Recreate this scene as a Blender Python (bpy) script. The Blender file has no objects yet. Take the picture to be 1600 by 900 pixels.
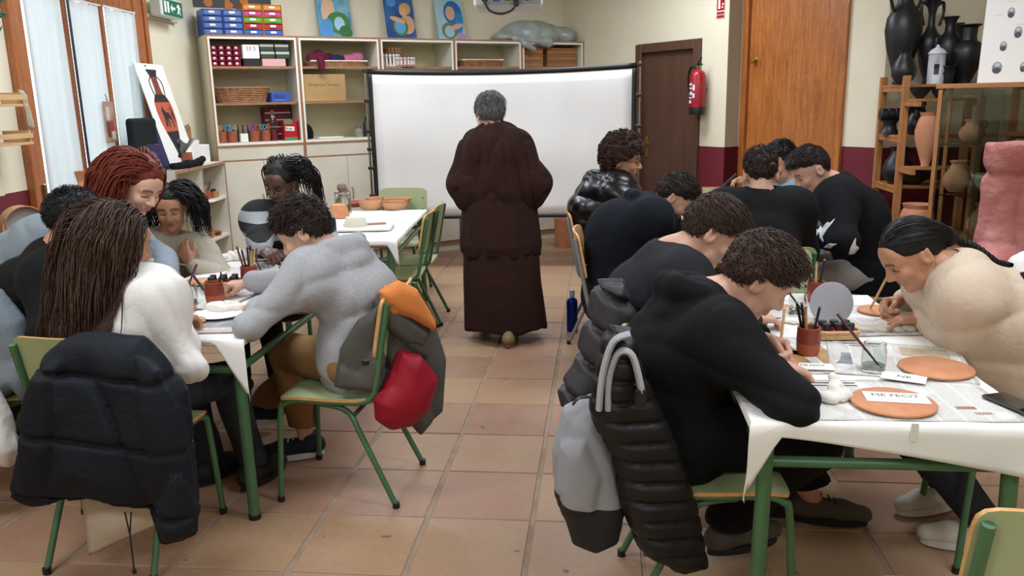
import bpy, bmesh, math, random
import numpy as np
from mathutils import Vector, Matrix
random.seed(7)
SC = bpy.context.scene
COL = SC.collection
rad = math.radians

# ------------------------------------------------------------------ camera, world, lights, exposure
def setup_camera():
    f = 1290.0; p, r, y = rad(12.9), rad(-1.21), rad(6.23)
    cp, sp, cr, sr, cy, sy = math.cos(p), math.sin(p), math.cos(r), math.sin(r), math.cos(y), math.sin(y)
    right = Vector((cy, sy, 0)); fwd = Vector((-sy*cp, cy*cp, -sp)); up = right.cross(fwd)
    r2 = cr*right+sr*up; u2 = -sr*right+cr*up
    cam = bpy.data.cameras.new('camera'); cam.sensor_width = 36; cam.lens = f/1600*36
    cam.clip_start = .05
    o = bpy.data.objects.new('camera', cam); COL.objects.link(o)
    m = Matrix((r2, u2, -fwd)).transposed().to_4x4(); m.translation = (0, 0, 1.54)
    o.matrix_world = m; SC.camera = o
setup_camera()
SC.view_settings.view_transform = 'Standard'; SC.view_settings.look = 'None'
SC.view_settings.gamma = 1; SC.view_settings.use_curve_mapping = False
SC.view_settings.exposure = 0.56
W = bpy.data.worlds.new('sky'); SC.world = W; W.use_nodes = True
W.node_tree.nodes['Background'].inputs[0].default_value = (.86, .93, 1.0, 1)
W.node_tree.nodes['Background'].inputs[1].default_value = 2.1
LAMP_POWER = 30
CEIL = 2.95
LAMPS = [(-1.7, -.6), (-1.8, 2.0), (-1.9, 4.5), (-2.1, 6.6), (1.4, -.6), (1.3, 2.0), (1.2, 4.5), (.1, 7.1)]
for i, (lx, ly) in enumerate(LAMPS):           # the room's ceiling lamps, above the top of the picture
    nm = 'ceiling_lamp_%d_offscreen' % (i+1)
    L = bpy.data.lights.new(nm, 'AREA'); L.shape = 'RECTANGLE'; L.size = 1.15; L.size_y = .55
    L.energy = LAMP_POWER; L.color = (.82, .895, 1)
    o = bpy.data.objects.new(nm, L); COL.objects.link(o); o.location = (lx, ly, CEIL-.02)

# ------------------------------------------------------------------ materials
def lin(h):
    if isinstance(h, tuple): return (*h[:3], 1)
    h = h.lstrip('#'); v = [int(h[i:i+2], 16)/255 for i in (0, 2, 4)]
    return tuple(c/12.92 if c <= .04045 else ((c+.055)/1.055)**2.4 for c in v)+(1,)
MC = {}
class NT:
    def __init__(s, name):
        s.m = bpy.data.materials.new(name); s.m.use_nodes = True; s.t = s.m.node_tree
        s.b = s.t.nodes['Principled BSDF']
    def n(s, kind, **kw):
        x = s.t.nodes.new('ShaderNode'+kind)
        for k, v in kw.items():
            if k in x.inputs: 
                i = x.inputs[k]
                if isinstance(v, bpy.types.NodeSocket): s.t.links.new(v, i)
                else: i.default_value = v
            else: setattr(x, k, v)
        return x
    def l(s, a, b): s.t.links.new(a, b)
    def ramp(s, fac, stops, interp='LINEAR'):
        x = s.t.nodes.new('ShaderNodeValToRGB'); x.color_ramp.interpolation = interp
        e = x.color_ramp.elements
        while len(e) < len(stops): e.new(.5)
        for el, (p, c) in zip(e, stops): el.position = p; el.color = lin(c)
        s.l(fac, x.inputs[0]); return x.outputs[0]
    def mix(s, fac, a, b, mode='MIX'):
        x = s.t.nodes.new('ShaderNodeMix'); x.data_type = 'RGBA'; x.blend_type = mode
        for i, v in ((0, fac), (6, a), (7, b)):
            if isinstance(v, bpy.types.NodeSocket): s.l(v, x.inputs[i])
            else: x.inputs[i].default_value = v if i == 0 else lin(v)
        return x.outputs[2]
    def math(s, op, a, b=0, c=0):
        x = s.t.nodes.new('ShaderNodeMath'); x.operation = op
        for i, v in enumerate((a, b, c)):
            if isinstance(v, bpy.types.NodeSocket): s.l(v, x.inputs[i])
            else: x.inputs[i].default_value = v
        return x.outputs[0]
    def coord(s, scale=(1, 1, 1), kind='Object'):
        tc = s.n('TexCoord'); mp = s.n('Mapping'); s.l(tc.outputs[kind], mp.inputs[0])
        mp.inputs['Scale'].default_value = scale; return mp.outputs[0]
    def noise(s, vec, scale, detail=3, rough=.5):
        x = s.n('TexNoise'); s.l(vec, x.inputs['Vector']); x.inputs['Scale'].default_value = scale
        x.inputs['Detail'].default_value = detail; x.inputs['Roughness'].default_value = rough
        return x.outputs[0]
    def bump(s, h, strength=.3, dist=.01):
        x = s.n('Bump'); s.l(h, x.inputs['Height']); x.inputs['Strength'].default_value = strength
        x.inputs['Distance'].default_value = dist; s.l(x.outputs[0], s.b.inputs['Normal'])
    def col(s, c):
        i = s.b.inputs['Base Color']
        if isinstance(c, bpy.types.NodeSocket): s.l(c, i)
        else: i.default_value = lin(c)

def mat(name, c, rough=.6, c2=None, scale=12, stretch=(1, 1, 1), bump=0, bscale=60, bdist=.003, metal=0, sheen=0,
        coat=0, trans=0, ior=1.45, spec=.5, detail=4, lo=.35, hi=.65, sss=0, alpha=1):
    if name in MC: return MC[name]
    t = NT(name); b = t.b
    b.inputs['Roughness'].default_value = rough; b.inputs['Metallic'].default_value = metal
    b.inputs['Specular IOR Level'].default_value = spec
    if sheen: b.inputs['Sheen Weight'].default_value = sheen; b.inputs['Sheen Roughness'].default_value = .5
    if coat: b.inputs['Coat Weight'].default_value = coat; b.inputs['Coat Roughness'].default_value = .15
    if trans: b.inputs['Transmission Weight'].default_value = trans; b.inputs['IOR'].default_value = ior
    if sss: b.inputs['Subsurface Weight'].default_value = sss; b.inputs['Subsurface Radius'].default_value = (.012, .005, .003)
    if alpha < 1: b.inputs['Alpha'].default_value = alpha
    v = t.coord(stretch)
    if c2: t.col(t.ramp(t.noise(v, scale, detail), [(lo, c), (hi, c2)]))
    else:
        t.col(c)
    if bump: t.bump(t.noise(v, bscale, 4), bump, bdist)
    MC[name] = t.m; return t.m

def wood(name, c, c2, axis=2, scale=6, rough=.45, coat=0):
    if name in MC: return MC[name]
    t = NT(name); st = [9, 9, 9]; st[axis] = .7
    v = t.coord(tuple(st)); nz = t.noise(v, scale*.5, 6, .65)
    fine = t.noise(t.coord(tuple(q*4 for q in st)), scale, 3)
    h = t.math('MULTIPLY_ADD', fine, .35, t.math('MULTIPLY', nz, .75))
    t.col(t.ramp(h, [(.38, c), (.68, c2)])); t.b.inputs['Roughness'].default_value = rough
    if coat: t.b.inputs['Coat Weight'].default_value = coat
    t.bump(h, .12, .002); MC[name] = t.m; return t.m

# ------------------------------------------------------------------ mesh builder
class MB:
    def __init__(s): s.v = []; s.f = []; s.mi = []; s.cur = 0
    def add(s, vs, fs):
        o = len(s.v); s.v += [tuple(map(float, q)) for q in vs]; s.f += [tuple(o+i for i in q) for q in fs]; s.mi += [s.cur]*len(fs); return s
    def box(s, a, b, M=None):
        (x0, y0, z0), (x1, y1, z1) = a, b
        vs = [(x, y, z) for z in (z0, z1) for y in (y0, y1) for x in (x0, x1)]
        if M is not None: vs = [M @ Vector(q) for q in vs]
        return s.add(vs, [(0, 2, 3, 1), (4, 5, 7, 6), (0, 1, 5, 4), (2, 6, 7, 3), (0, 4, 6, 2), (1, 3, 7, 5)])
    def bbox(s, c, sz, r=.004, M=None):          # bevelled box
        hx, hy, hz = [q/2 for q in sz]; r = min(r, hx*.9, hy*.9, hz*.9); vs = []; idx = {}
        for sx in (-1, 1):
            for sy in (-1, 1):
                for sz_ in (-1, 1):
                    for ax in range(3):
                        h = [hx-r, hy-r, hz-r]; h[ax] += r
                        idx[(sx, sy, sz_, ax)] = len(vs)
                        q = Vector((c[0]+sx*h[0], c[1]+sy*h[1], c[2]+sz_*h[2])); vs.append(M @ q if M is not None else q)
        fs = []
        S = (-1, 1)
        for sx in S: fs.append([idx[(sx, a, b, 0)] for a, b in (((-1, -1), (1, -1), (1, 1), (-1, 1)) if sx > 0 else ((-1, -1), (-1, 1), (1, 1), (1, -1)))])
        for sy in S: fs.append([idx[(a, sy, b, 1)] for a, b in (((-1, -1), (-1, 1), (1, 1), (1, -1)) if sy > 0 else ((-1, -1), (1, -1), (1, 1), (-1, 1)))])
        for q in S: fs.append([idx[(a, b, q, 2)] for a, b in (((-1, -1), (1, -1), (1, 1), (-1, 1)) if q > 0 else ((-1, -1), (-1, 1), (1, 1), (1, -1)))])
        for a in S:
            for b in S:
                fs.append([idx[(a, b, -1, 0)], idx[(a, b, 1, 0)], idx[(a, b, 1, 1)], idx[(a, b, -1, 1)]] if a*b > 0 else [idx[(a, b, -1, 1)], idx[(a, b, 1, 1)], idx[(a, b, 1, 0)], idx[(a, b, -1, 0)]])
                fs.append([idx[(a, -1, b, 2)], idx[(a, 1, b, 2)], idx[(a, 1, b, 0)], idx[(a, -1, b, 0)]] if a*b > 0 else [idx[(a, -1, b, 0)], idx[(a, 1, b, 0)], idx[(a, 1, b, 2)], idx[(a, -1, b, 2)]])
                fs.append([idx[(-1, a, b, 1)], idx[(1, a, b, 1)], idx[(1, a, b, 2)], idx[(-1, a, b, 2)]] if a*b > 0 else [idx[(-1, a, b, 2)], idx[(1, a, b, 2)], idx[(1, a, b, 1)], idx[(-1, a, b, 1)]])
                for d in S:
                    t = [idx[(a, b, d, 0)], idx[(a, b, d, 1)], idx[(a, b, d, 2)]]
                    fs.append(t if a*b*d > 0 else t[::-1])
        return s.add(vs, fs)
    def tube(s, pts, r, n=8, cap=True, flat=None):
        P = [Vector(q) for q in pts]; m = len(P); R = r if hasattr(r, '__len__') else [r]*m
        vs = []; fs = []; prev = None
        for i in range(m):
            t = (P[min(i+1, m-1)]-P[max(i-1, 0)]).normalized()
            if prev is None:
                a = Vector((0, 0, 1)) if abs(t.z) < .9 else Vector((1, 0, 0)); x = t.cross(a).normalized()
            else: x = (prev-t*prev.dot(t)).normalized()
            prev = x; y = t.cross(x)
            for k in range(n):
                an = 2*math.pi*k/n; vs.append(P[i]+R[i]*(math.cos(an)*x+math.sin(an)*y*(flat or 1)))
        for i in range(m-1):
            for k in range(n): fs.append((i*n+k, i*n+(k+1) % n, (i+1)*n+(k+1) % n, (i+1)*n+k))
        if cap: fs.append(tuple(range(n))[::-1]); fs.append(tuple((m-1)*n+k for k in range(n)))
        return s.add(vs, fs)
    def lathe(s, prof, n=24, c=(0, 0, 0), M=None, cap=True, sq=1):
        vs = []; fs = []; m = len(prof)
        for r, z in prof:
            for k in range(n):
                a = 2*math.pi*k/n; q = Vector((c[0]+r*math.cos(a), c[1]+r*math.sin(a)*sq, c[2]+z)); vs.append(M @ q if M is not None else q)
        for i in range(m-1):
            for k in range(n): fs.append((i*n+k, i*n+(k+1) % n, (i+1)*n+(k+1) % n, (i+1)*n+k))
        if cap:
            if prof[0][0] > 1e-5: fs.append(tuple(range(n))[::-1])
            if prof[-1][0] > 1e-5: fs.append(tuple((m-1)*n+k for k in range(n)))
        return s.add(vs, fs)
    def prism(s, poly, z0, z1, M=None):          # polygon in xy, extruded in z
        m = len(poly); vs = [(x, y, z0) for x, y in poly]+[(x, y, z1) for x, y in poly]
        if M is not None: vs = [M @ Vector(q) for q in vs]
        fs = [tuple(range(m))[::-1], tuple(range(m, 2*m))]+[(i, (i+1) % m, m+(i+1) % m, m+i) for i in range(m)]
        return s.add(vs, fs)
    def grid(s, fn, nu, nv, thick=0):
        vs = [fn(i/nu, j/nv) for j in range(nv+1) for i in range(nu+1)]
        fs = [(j*(nu+1)+i, j*(nu+1)+i+1, (j+1)*(nu+1)+i+1, (j+1)*(nu+1)+i) for j in range(nv) for i in range(nu)]
        return s.add(vs, fs)

def link(name, me, m, parent=None, loc=None, rotz=0, smooth=False):
    o = bpy.data.objects.new(name, me); COL.objects.link(o)
    if m is not None:
        for q in (m if isinstance(m, (list, tuple)) else [m]): me.materials.append(q)
    if parent is not None: o.parent = parent
    if loc is not None: o.location = loc
    if rotz: o.rotation_euler = (0, 0, rotz)
    return o
def obj(name, mb, m, parent=None, loc=None, rotz=0, smooth=False, solid=0, angle=None, bevel=0):
    me = bpy.data.meshes.new(name); me.from_pydata(mb.v, [], mb.f); me.update()
    if any(mb.mi): me.polygons.foreach_set('material_index', mb.mi)
    o = link(name, me, m, parent, loc, rotz)
    if smooth: me.polygons.foreach_set('use_smooth', [True]*len(me.polygons))
    if smooth and angle is not False: me.set_sharp_from_angle(angle=rad(angle or 42))
    if solid:
        md = o.modifiers.new('thickness', 'SOLIDIFY'); md.thickness = solid; md.offset = 0
    if bevel:
        md = o.modifiers.new('bevel', 'BEVEL'); md.width = bevel; md.segments = 2; md.limit_method = 'ANGLE'
    return o
def tag(o, label, cat, group=None):
    o['label'] = label; o['category'] = cat
    if group: o['group'] = group
    return o
def struct(o): o['kind'] = 'structure'; return o
def thing(name, label, cat, loc=(0, 0, 0), rotz=0, group=None):
    o = bpy.data.objects.new(name, None); COL.objects.link(o); o.location = loc; o.rotation_euler = (0, 0, rotz)
    o.empty_display_size = .1
    return tag(o, label, cat, group)
def dup(root, loc, rotz=None, label=None):
    r = root.copy(); COL.objects.link(r); r.location = loc
    if rotz is not None: r.rotation_euler = (0, 0, rotz)
    if label: r['label'] = label
    for ch in list(root.children):
        c = ch.copy(); COL.objects.link(c); c.parent = r
        for g in ch.children:
            d = g.copy(); COL.objects.link(d); d.parent = c
    return r
def bez(pts, n=8):        # Catmull-Rom through points
    P = [Vector(p) for p in pts]; out = []
    for i in range(len(P)-1):
        p0, p1, p2, p3 = P[max(i-1, 0)], P[i], P[i+1], P[min(i+2, len(P)-1)]
        for k in range(n):
            t = k/n; out.append(.5*((2*p1)+(p2-p0)*t+(2*p0-5*p1+4*p2-p3)*t*t+(3*p1-p0-3*p2+p3)*t**3))
    out.append(P[-1]); return out
def text_on(name, s, size, m, parent, M, align='CENTER', depth=.0006):
    c = bpy.data.curves.new(name, 'FONT'); c.body = s; c.size = size; c.align_x = align; c.align_y = 'CENTER'; c.extrude = depth
    t = bpy.data.objects.new(name, c); COL.objects.link(t)
    me = bpy.data.meshes.new_from_object(t.evaluated_get(bpy.context.evaluated_depsgraph_get())); bpy.data.objects.remove(t)
    o = link(name, me, m, parent); o.matrix_local = M; return o
def frame(o, x, y):       # matrix from origin and two axes (z = x cross y)
    x = Vector(x).normalized(); z = x.cross(Vector(y)).normalized(); y = z.cross(x)
    m = Matrix((x, y, z)).transposed().to_4x4(); m.translation = o; return m

# ------------------------------------------------------------------ common materials
CREAM = ('#e3d6ad', '#dccfa6')
WHITE_LAM = mat('white_laminate', '#ddd8c6', .45, '#d3cdba', 3)
BROWN_EDGE = wood('brown_edging', '#8a6244', '#a47a58')
GREEN = mat('green_paint', '#47704a', .38, '#406643', 8)
GREENLAM = mat('green_laminate', '#a4b185', .42, '#99a679', 6)
PLY = wood('plywood_edge', '#c08a4e', '#d7a667', 0)
BLACKP = mat('black_plastic', '#141414', .45)
PAPER = mat('white_paper', '#ece9e2', .8, '#e4e1da', 5, bump=.1, bscale=20)
CLAY = mat('terracotta', '#cf906a', .85, '#c4835c', 14, bump=.15, bscale=90)
CLAYDARK = mat('glazed_clay', '#8e4a30', .45, '#a3563a', 10)
GLASS = mat('clear_glass', '#f4fbf7', .02, trans=1, ior=1.45)
METAL = mat('grey_metal', '#8f9296', .35, metal=.8)
CHROME = mat('dull_chrome', '#a8a59c', .25, metal=1)
# ------------------------------------------------------------------ the room shell
A36 = rad(36.62)
U = Vector((math.cos(A36), math.sin(A36), 0)); N = Vector((-math.sin(A36), math.cos(A36), 0))
def wf(p, d):                     # wall frame: x along the wall, y into the wall, room on the -y side
    d = Vector((d[0], d[1], 0)).normalized()
    return frame(Vector((p[0], p[1], 0)), d, (-d.y, d.x, 0))
WL0 = Vector((-3.35, 4.4, 0)); WLD = Vector((-.27, 3.05, 0)).normalized()
K1 = Vector((-3.617, 7.415, 0)); K2 = Vector((-.428, 9.784, 0))
R1 = Vector((1.115, 7.708, 0)); R2 = Vector((1.275, 7.827, 0)); R3 = Vector((2.13, 6.68, 0)); R4 = Vector((3.7, 6.62, 0))
FR_LEFT = wf(WL0, WLD); FR_BACK = wf(K1, U); FR_RIGHT = wf(K2, -N); FR_REV = wf(R1, U); FR_CLOS = wf(R2, -N); FR_NICHE = wf(R3, R4-R3)

def wall_mat(dado):
    k = 'wall_paint_%d' % int(dado*1000)
    if k in MC: return MC[k]
    t = NT(k); v = t.coord(); sep = t.n('SeparateXYZ'); t.l(v, sep.inputs[0])
    nz = t.noise(t.coord((1, 1, 1)), 2.2, 5, .6)
    cream = t.ramp(nz, [(.3, '#dfd6ba'), (.7, '#e7dfc8')])
    mar = t.ramp(nz, [(.3, '#641623'), (.7, '#701c2b')])
    edge = t.math('MULTIPLY_ADD', t.noise(t.coord(), 9, 2), .006, sep.outputs[2])
    t.col(t.mix(t.math('GREATER_THAN', edge, dado+.003), mar, cream)); t.b.inputs['Roughness'].default_value = .7
    t.bump(t.noise(t.coord(), 55, 4), .25, .003); MC[k] = t.m; return t.m
WM = wall_mat(1.075); WM2 = wall_mat(1.115)
TH = .16
def wall(name, fr, boxes, m):
    b = MB()
    for x0, x1, z0, z1 in boxes: b.box((x0, 0, z0), (x1, TH, z1))
    o = struct(obj(name, b, m)); o.matrix_world = fr; return o
# window hole along the left wall: a from .21 to 1.90, z .70 .. 2.44
WA, WB, WZ0, WZ1 = .21, 1.90, .70, 2.44
wall('wall_left', FR_LEFT, [(-6.2, WA, 0, CEIL), (WB, 3.035, 0, CEIL), (WA, WB, 0, WZ0), (WA, WB, WZ1, CEIL)], WM)
wall('wall_back', FR_BACK, [(-.02, 3.98, 0, CEIL)], WM)
lenR = (R1-K2).length
DA, DB = lenR-1.245, lenR-.325           # brown door opening (outer frame)
wall('wall_right', FR_RIGHT, [(0, DA, 0, CEIL), (DB, lenR, 0, CEIL), (DA, DB, 2.045, CEIL)], WM)
rv = MB(); rv.box((0, 0, 0), (.2, -.004+.004+.02, CEIL)); o = struct(obj('wall_reveal', rv, WM)); o.matrix_world = FR_REV
lenC = (R3-R2).length
wall('wall_closet', FR_CLOS, [(-.05, .0, 0, CEIL), (1.095, lenC, 0, CEIL), (0, 1.095, 2.72, CEIL)], WM2)
wall('wall_niche', FR_NICHE, [(0, (R4-R3).length, 0, CEIL)], WM2)
wall('wall_east', wf(R4, (0, -1, 0)), [(0, 8.4, 0, CEIL)], WM)
wall('wall_south', wf((3.7, -1.6), (-1, 0, 0)), [(0, 6.7, 0, CEIL)], WM)
# pilaster on the left wall nearest the camera
pb = MB(); pb.box((-1.6, -.05, 0), (-.135, .0, CEIL)); o = struct(obj('wall_pilaster', pb, WM)); o.matrix_world = FR_LEFT
o['kind'] = 'structure'
cb = MB(); cb.box((-4.3, -1.8, CEIL), (3.9, 10.2, CEIL+.12)); struct(obj('ceiling', cb, mat('ceiling_paint', '#e9e4d4', .85)))

# ---- floor: mortar bed and single terracotta tiles
gm = mat('grout', '#9c8874', .9, '#8a7562', 9, bump=.3, bscale=120)
fl = MB(); fl.box((-4.3, -1.8, -.1), (3.9, 10.2, -.004)); FLOOR = struct(obj('floor', fl, gm))
def tile_mat():
    t = NT('terracotta_floor'); oi = t.n('ObjectInfo'); v = t.coord((1, 1, 1), 'Object')
    ad = t.n('VectorMath', operation='ADD'); t.l(v, ad.inputs[0]); rv_ = t.n('CombineXYZ')
    for i in range(2): t.l(t.math('MULTIPLY', oi.outputs['Random'], 37.0+i*11), rv_.inputs[i])
    t.l(rv_.outputs[0], ad.inputs[1]); vec = ad.outputs[0]
    nz = t.noise(vec, 4.5, 6, .62); nz2 = t.noise(vec, 34, 4, .6)
    base = t.ramp(oi.outputs['Random'], [(0, '#a17a63'), (.3, '#a98a67'), (.55, '#9c7462'), (.8, '#a58668'), (1, '#95715d')])
    c = t.mix(t.math('MULTIPLY', t.ramp(nz, [(.35, '#000000'), (.7, '#ffffff')]), .35), base, '#ab9272')
    c = t.mix(t.math('MULTIPLY', t.ramp(nz2, [(.45, '#000000'), (.75, '#ffffff')]), .22), c, '#7d5640')
    spots = t.noise(vec, 14, 2); c = t.mix(t.ramp(spots, [(.73, '#000000'), (.78, '#ffffff')]), c, '#5e4334')
    t.col(c); t.l(t.math('MULTIPLY_ADD', nz, .25, .33), t.b.inputs['Roughness'])
    t.b.inputs['Specular IOR Level'].default_value = .45
    t.bump(nz2, .12, .002); return t.m
TS = .4; GX0, GY0 = -.648, 4.407
def build_tiles():
    tm = tile_mat(); b = MB(); b.bbox((0, 0, -.006), (TS-.019, TS-.009, .012), .0025)
    me = bpy.data.meshes.new('tile'); me.from_pydata(b.v, [], b.f); me.materials.append(tm)
    poly = [(-2.8, -1.6), (WL0.x, WL0.y), (K1.x, K1.y), (K2.x, K2.y), (R1.x, R1.y), (R2.x, R2.y), (R3.x, R3.y), (R4.x, R4.y), (3.7, -1.6)]
    def inside(x, y):
        c = False
        for i in range(len(poly)):
            (x0, y0), (x1, y1) = poly[i-1], poly[i]
            if (y0 > y) != (y1 > y) and x < (x1-x0)*(y-y0)/(y1-y0)+x0: c = not c
        return c
    mw = SC.camera.matrix_world.inverted(); cells = []
    for i in range(-10, 13):
        for j in range(-16, 16):
            x, y = GX0+(i+.5)*TS, GY0+(j+.5)*TS
            if not inside(x, y): continue
            q = mw @ Vector((x, y, 0)); vis = False
            if q.z < -.5:
                sx, sy = 800+1290*q.x/-q.z, 450-1290*q.y/-q.z
                vis = -120 < sx < 1720 and sy < 1010
            cells.append((not vis, -q.z, x, y))
    cells.sort(); rest = MB(); n = 0
    for hid, d, x, y in cells:
        if n < 296 and not hid:
            o = bpy.data.objects.new('tile', me); COL.objects.link(o); o.parent = FLOOR; n += 1
            rr = random.Random(int(x*1000)+int(y*7777)); o.location = (x+rr.uniform(-.0015, .0015), y+rr.uniform(-.0015, .0015), rr.uniform(-.001, .001)); o.rotation_euler = (0, 0, rr.uniform(-.004, .004))
        else: rest.bbox((x, y, -.006), (TS-.019, TS-.009, .012), .0025)
    o = obj('tile_field', rest, tm, FLOOR); o['kind'] = 'stuff'
build_tiles()

# ---- window in the left wall with curtains
WOODW = wood('window_wood', '#8a4a24', '#b06b3a', 2, 5, .4, .2)
def build_window():
    w = struct(bpy.data.objects.new('window_1', None)); COL.objects.link(w); w.matrix_world = FR_LEFT
    def part(n, bx, m, y0=-.03, y1=.09, parent=None):
        b = MB()
        for x0, x1, z0, z1 in bx: b.bbox(((x0+x1)/2, (y0+y1)/2, (z0+z1)/2), (x1-x0, y1-y0, z1-z0), .006)
        return obj(n, b, m, parent or w)
    part('frame', [(WA-.0, WA+.10, WZ0, WZ1), (WB-.13, WB, WZ0, WZ1), (WA+.10, WB-.13, WZ0, WZ0+.05), (WA+.10, WB-.13, 2.33, WZ1)], WOODW)
    part('casing', [(WA-.05, WA, WZ0, WZ1+.05), (WB, WB+.05, WZ0, WZ1+.05), (WA-.05, WB+.05, WZ1, WZ1+.06)], WOODW, -.05, 0)
    panes = [(.345, .735), (.845, 1.225), (1.325, 1.745)]
    for i, (x0, x1) in enumerate(panes):
        sash = part('sash', [(x0-.045, x0, .75, 2.33), (x1, x1+.04, .75, 2.33), (x0, x1, .75, .84), (x0, x1, 2.24, 2.33)], WOODW, -.015, .05)
        part('pane', [(x0, x1, .84, 2.24)], GLASS, .015, .021, sash)
        b = MB()
        def fn(a, c, x0=x0, x1=x1, i=i):
            x = x0-.012+(x1-x0+.024)*a; z = .80+1.42*c
            return (x, -.028-.012*math.sin(a*20+i*2+c*1.4)*(1-.4*c)-.006*math.sin(a*43+i), z+.006*math.sin(a*12+i)*(c > .9))
        b.grid(fn, 26, 14)
        cu = obj('curtain', b, CURT, None, solid=.002, smooth=True, angle=False); cu.matrix_world = FR_LEFT
        tag(cu, ['white cotton curtain panel over the pane beside the wooden wall racks', 'white cotton curtain panel between the dark cable and the hanging photo', 'white cotton curtain panel over the pane beside the vase poster'][i], 'curtain', 'white window curtains')
        b = MB(); b.tube([(x0-.03, -.03, 2.225), (x1+.03, -.03, 2.225)], .006); obj('curtain_rod', b, PAPER, cu)
    part('handle', [(.255, .27, .98, 1.1)], CHROME, -.055, -.03)
    part('sill', [(WA-.06, WB+.06, WZ0-.04, WZ0)], WOODW, -.07, .05)
def curtm():
    t = NT('curtain_cloth'); d = t.n('BsdfDiffuse'); d.inputs[0].default_value = lin('#eef0ee'); tr = t.n('BsdfTranslucent'); tr.inputs[0].default_value = lin('#eef2f4')
    mx = t.n('MixShader'); mx.inputs[0].default_value = .55; t.l(d.outputs[0], mx.inputs[1]); t.l(tr.outputs[0], mx.inputs[2])
    t.l(mx.outputs[0], t.t.nodes['Material Output'].inputs[0]); return t.m
CURT = curtm(); build_window()

# ---- brown door with its frame and brass handle
BRN = wood('brown_door_paint', '#503426', '#5a3c2d', 2, 3, .5)
GOLD = mat('brass', '#c79a45', .3, metal=.9)
d1 = struct(bpy.data.objects.new('door_1', None)); COL.objects.link(d1); d1.matrix_world = FR_RIGHT
b = MB(); b.bbox(((DA+DB)/2, .04, 1.0), (DB-DA-.16, .04, 1.98), .004); leaf = obj('leaf', b, BRN, d1)
b = MB()
for x0, x1, z0, z1 in ((DA, DA+.085, 0, 2.04), (DB-.085, DB, 0, 2.04), (DA+.085, DB-.085, 1.955, 2.04)): b.bbox(((x0+x1)/2, .01, (z0+z1)/2), (x1-x0, .09, z1-z0), .006)
obj('frame', b, BRN, d1)
b = MB(); hx = DA+.135; b.bbox((hx, .016, 1.04), (.035, .008, .2), .003); obj('handle_plate', b, GOLD, leaf)
b = MB(); b.tube([(hx, .012, 1.09), (hx, -.035, 1.09)], .009); b.tube(bez([(hx, -.035, 1.09), (hx+.05, -.04, 1.092), (hx+.115, -.035, 1.085)], 5), .008); obj('handle', b, GOLD, leaf, smooth=True)
# ---- tall closet door of orange wood
ORW = wood('orange_door_wood', '#8a4a1c', '#bd7434', 2, 7, .38, .25)
d2 = struct(bpy.data.objects.new('door_2', None)); COL.objects.link(d2); d2.matrix_world = FR_CLOS
b = MB(); b.bbox((.545, .02, 1.35), (.96, .035, 2.68), .003); leaf2 = obj('leaf', b, ORW, d2)
b = MB()
for x0, x1, z0, z1 in ((.0, .06, 0, 2.72), (1.03, 1.095, 0, 2.72), (.06, 1.03, 2.69, 2.72)): b.bbox(((x0+x1)/2, .0, (z0+z1)/2), (x1-x0, .06, z1-z0), .004)
obj('frame', b, ORW, d2)
b = MB(); b.lathe([(.026, 0), (.026, .004), (.01, .008), (.01, .025), (.022, .032), (.026, .042), (.02, .052), (.0, .054)], 20, M=Matrix.Translation((.135, .003, 1.828)) @ Matrix.Rotation(rad(90), 4, 'X')); obj('knob', b, GOLD, leaf2, smooth=True)
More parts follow.
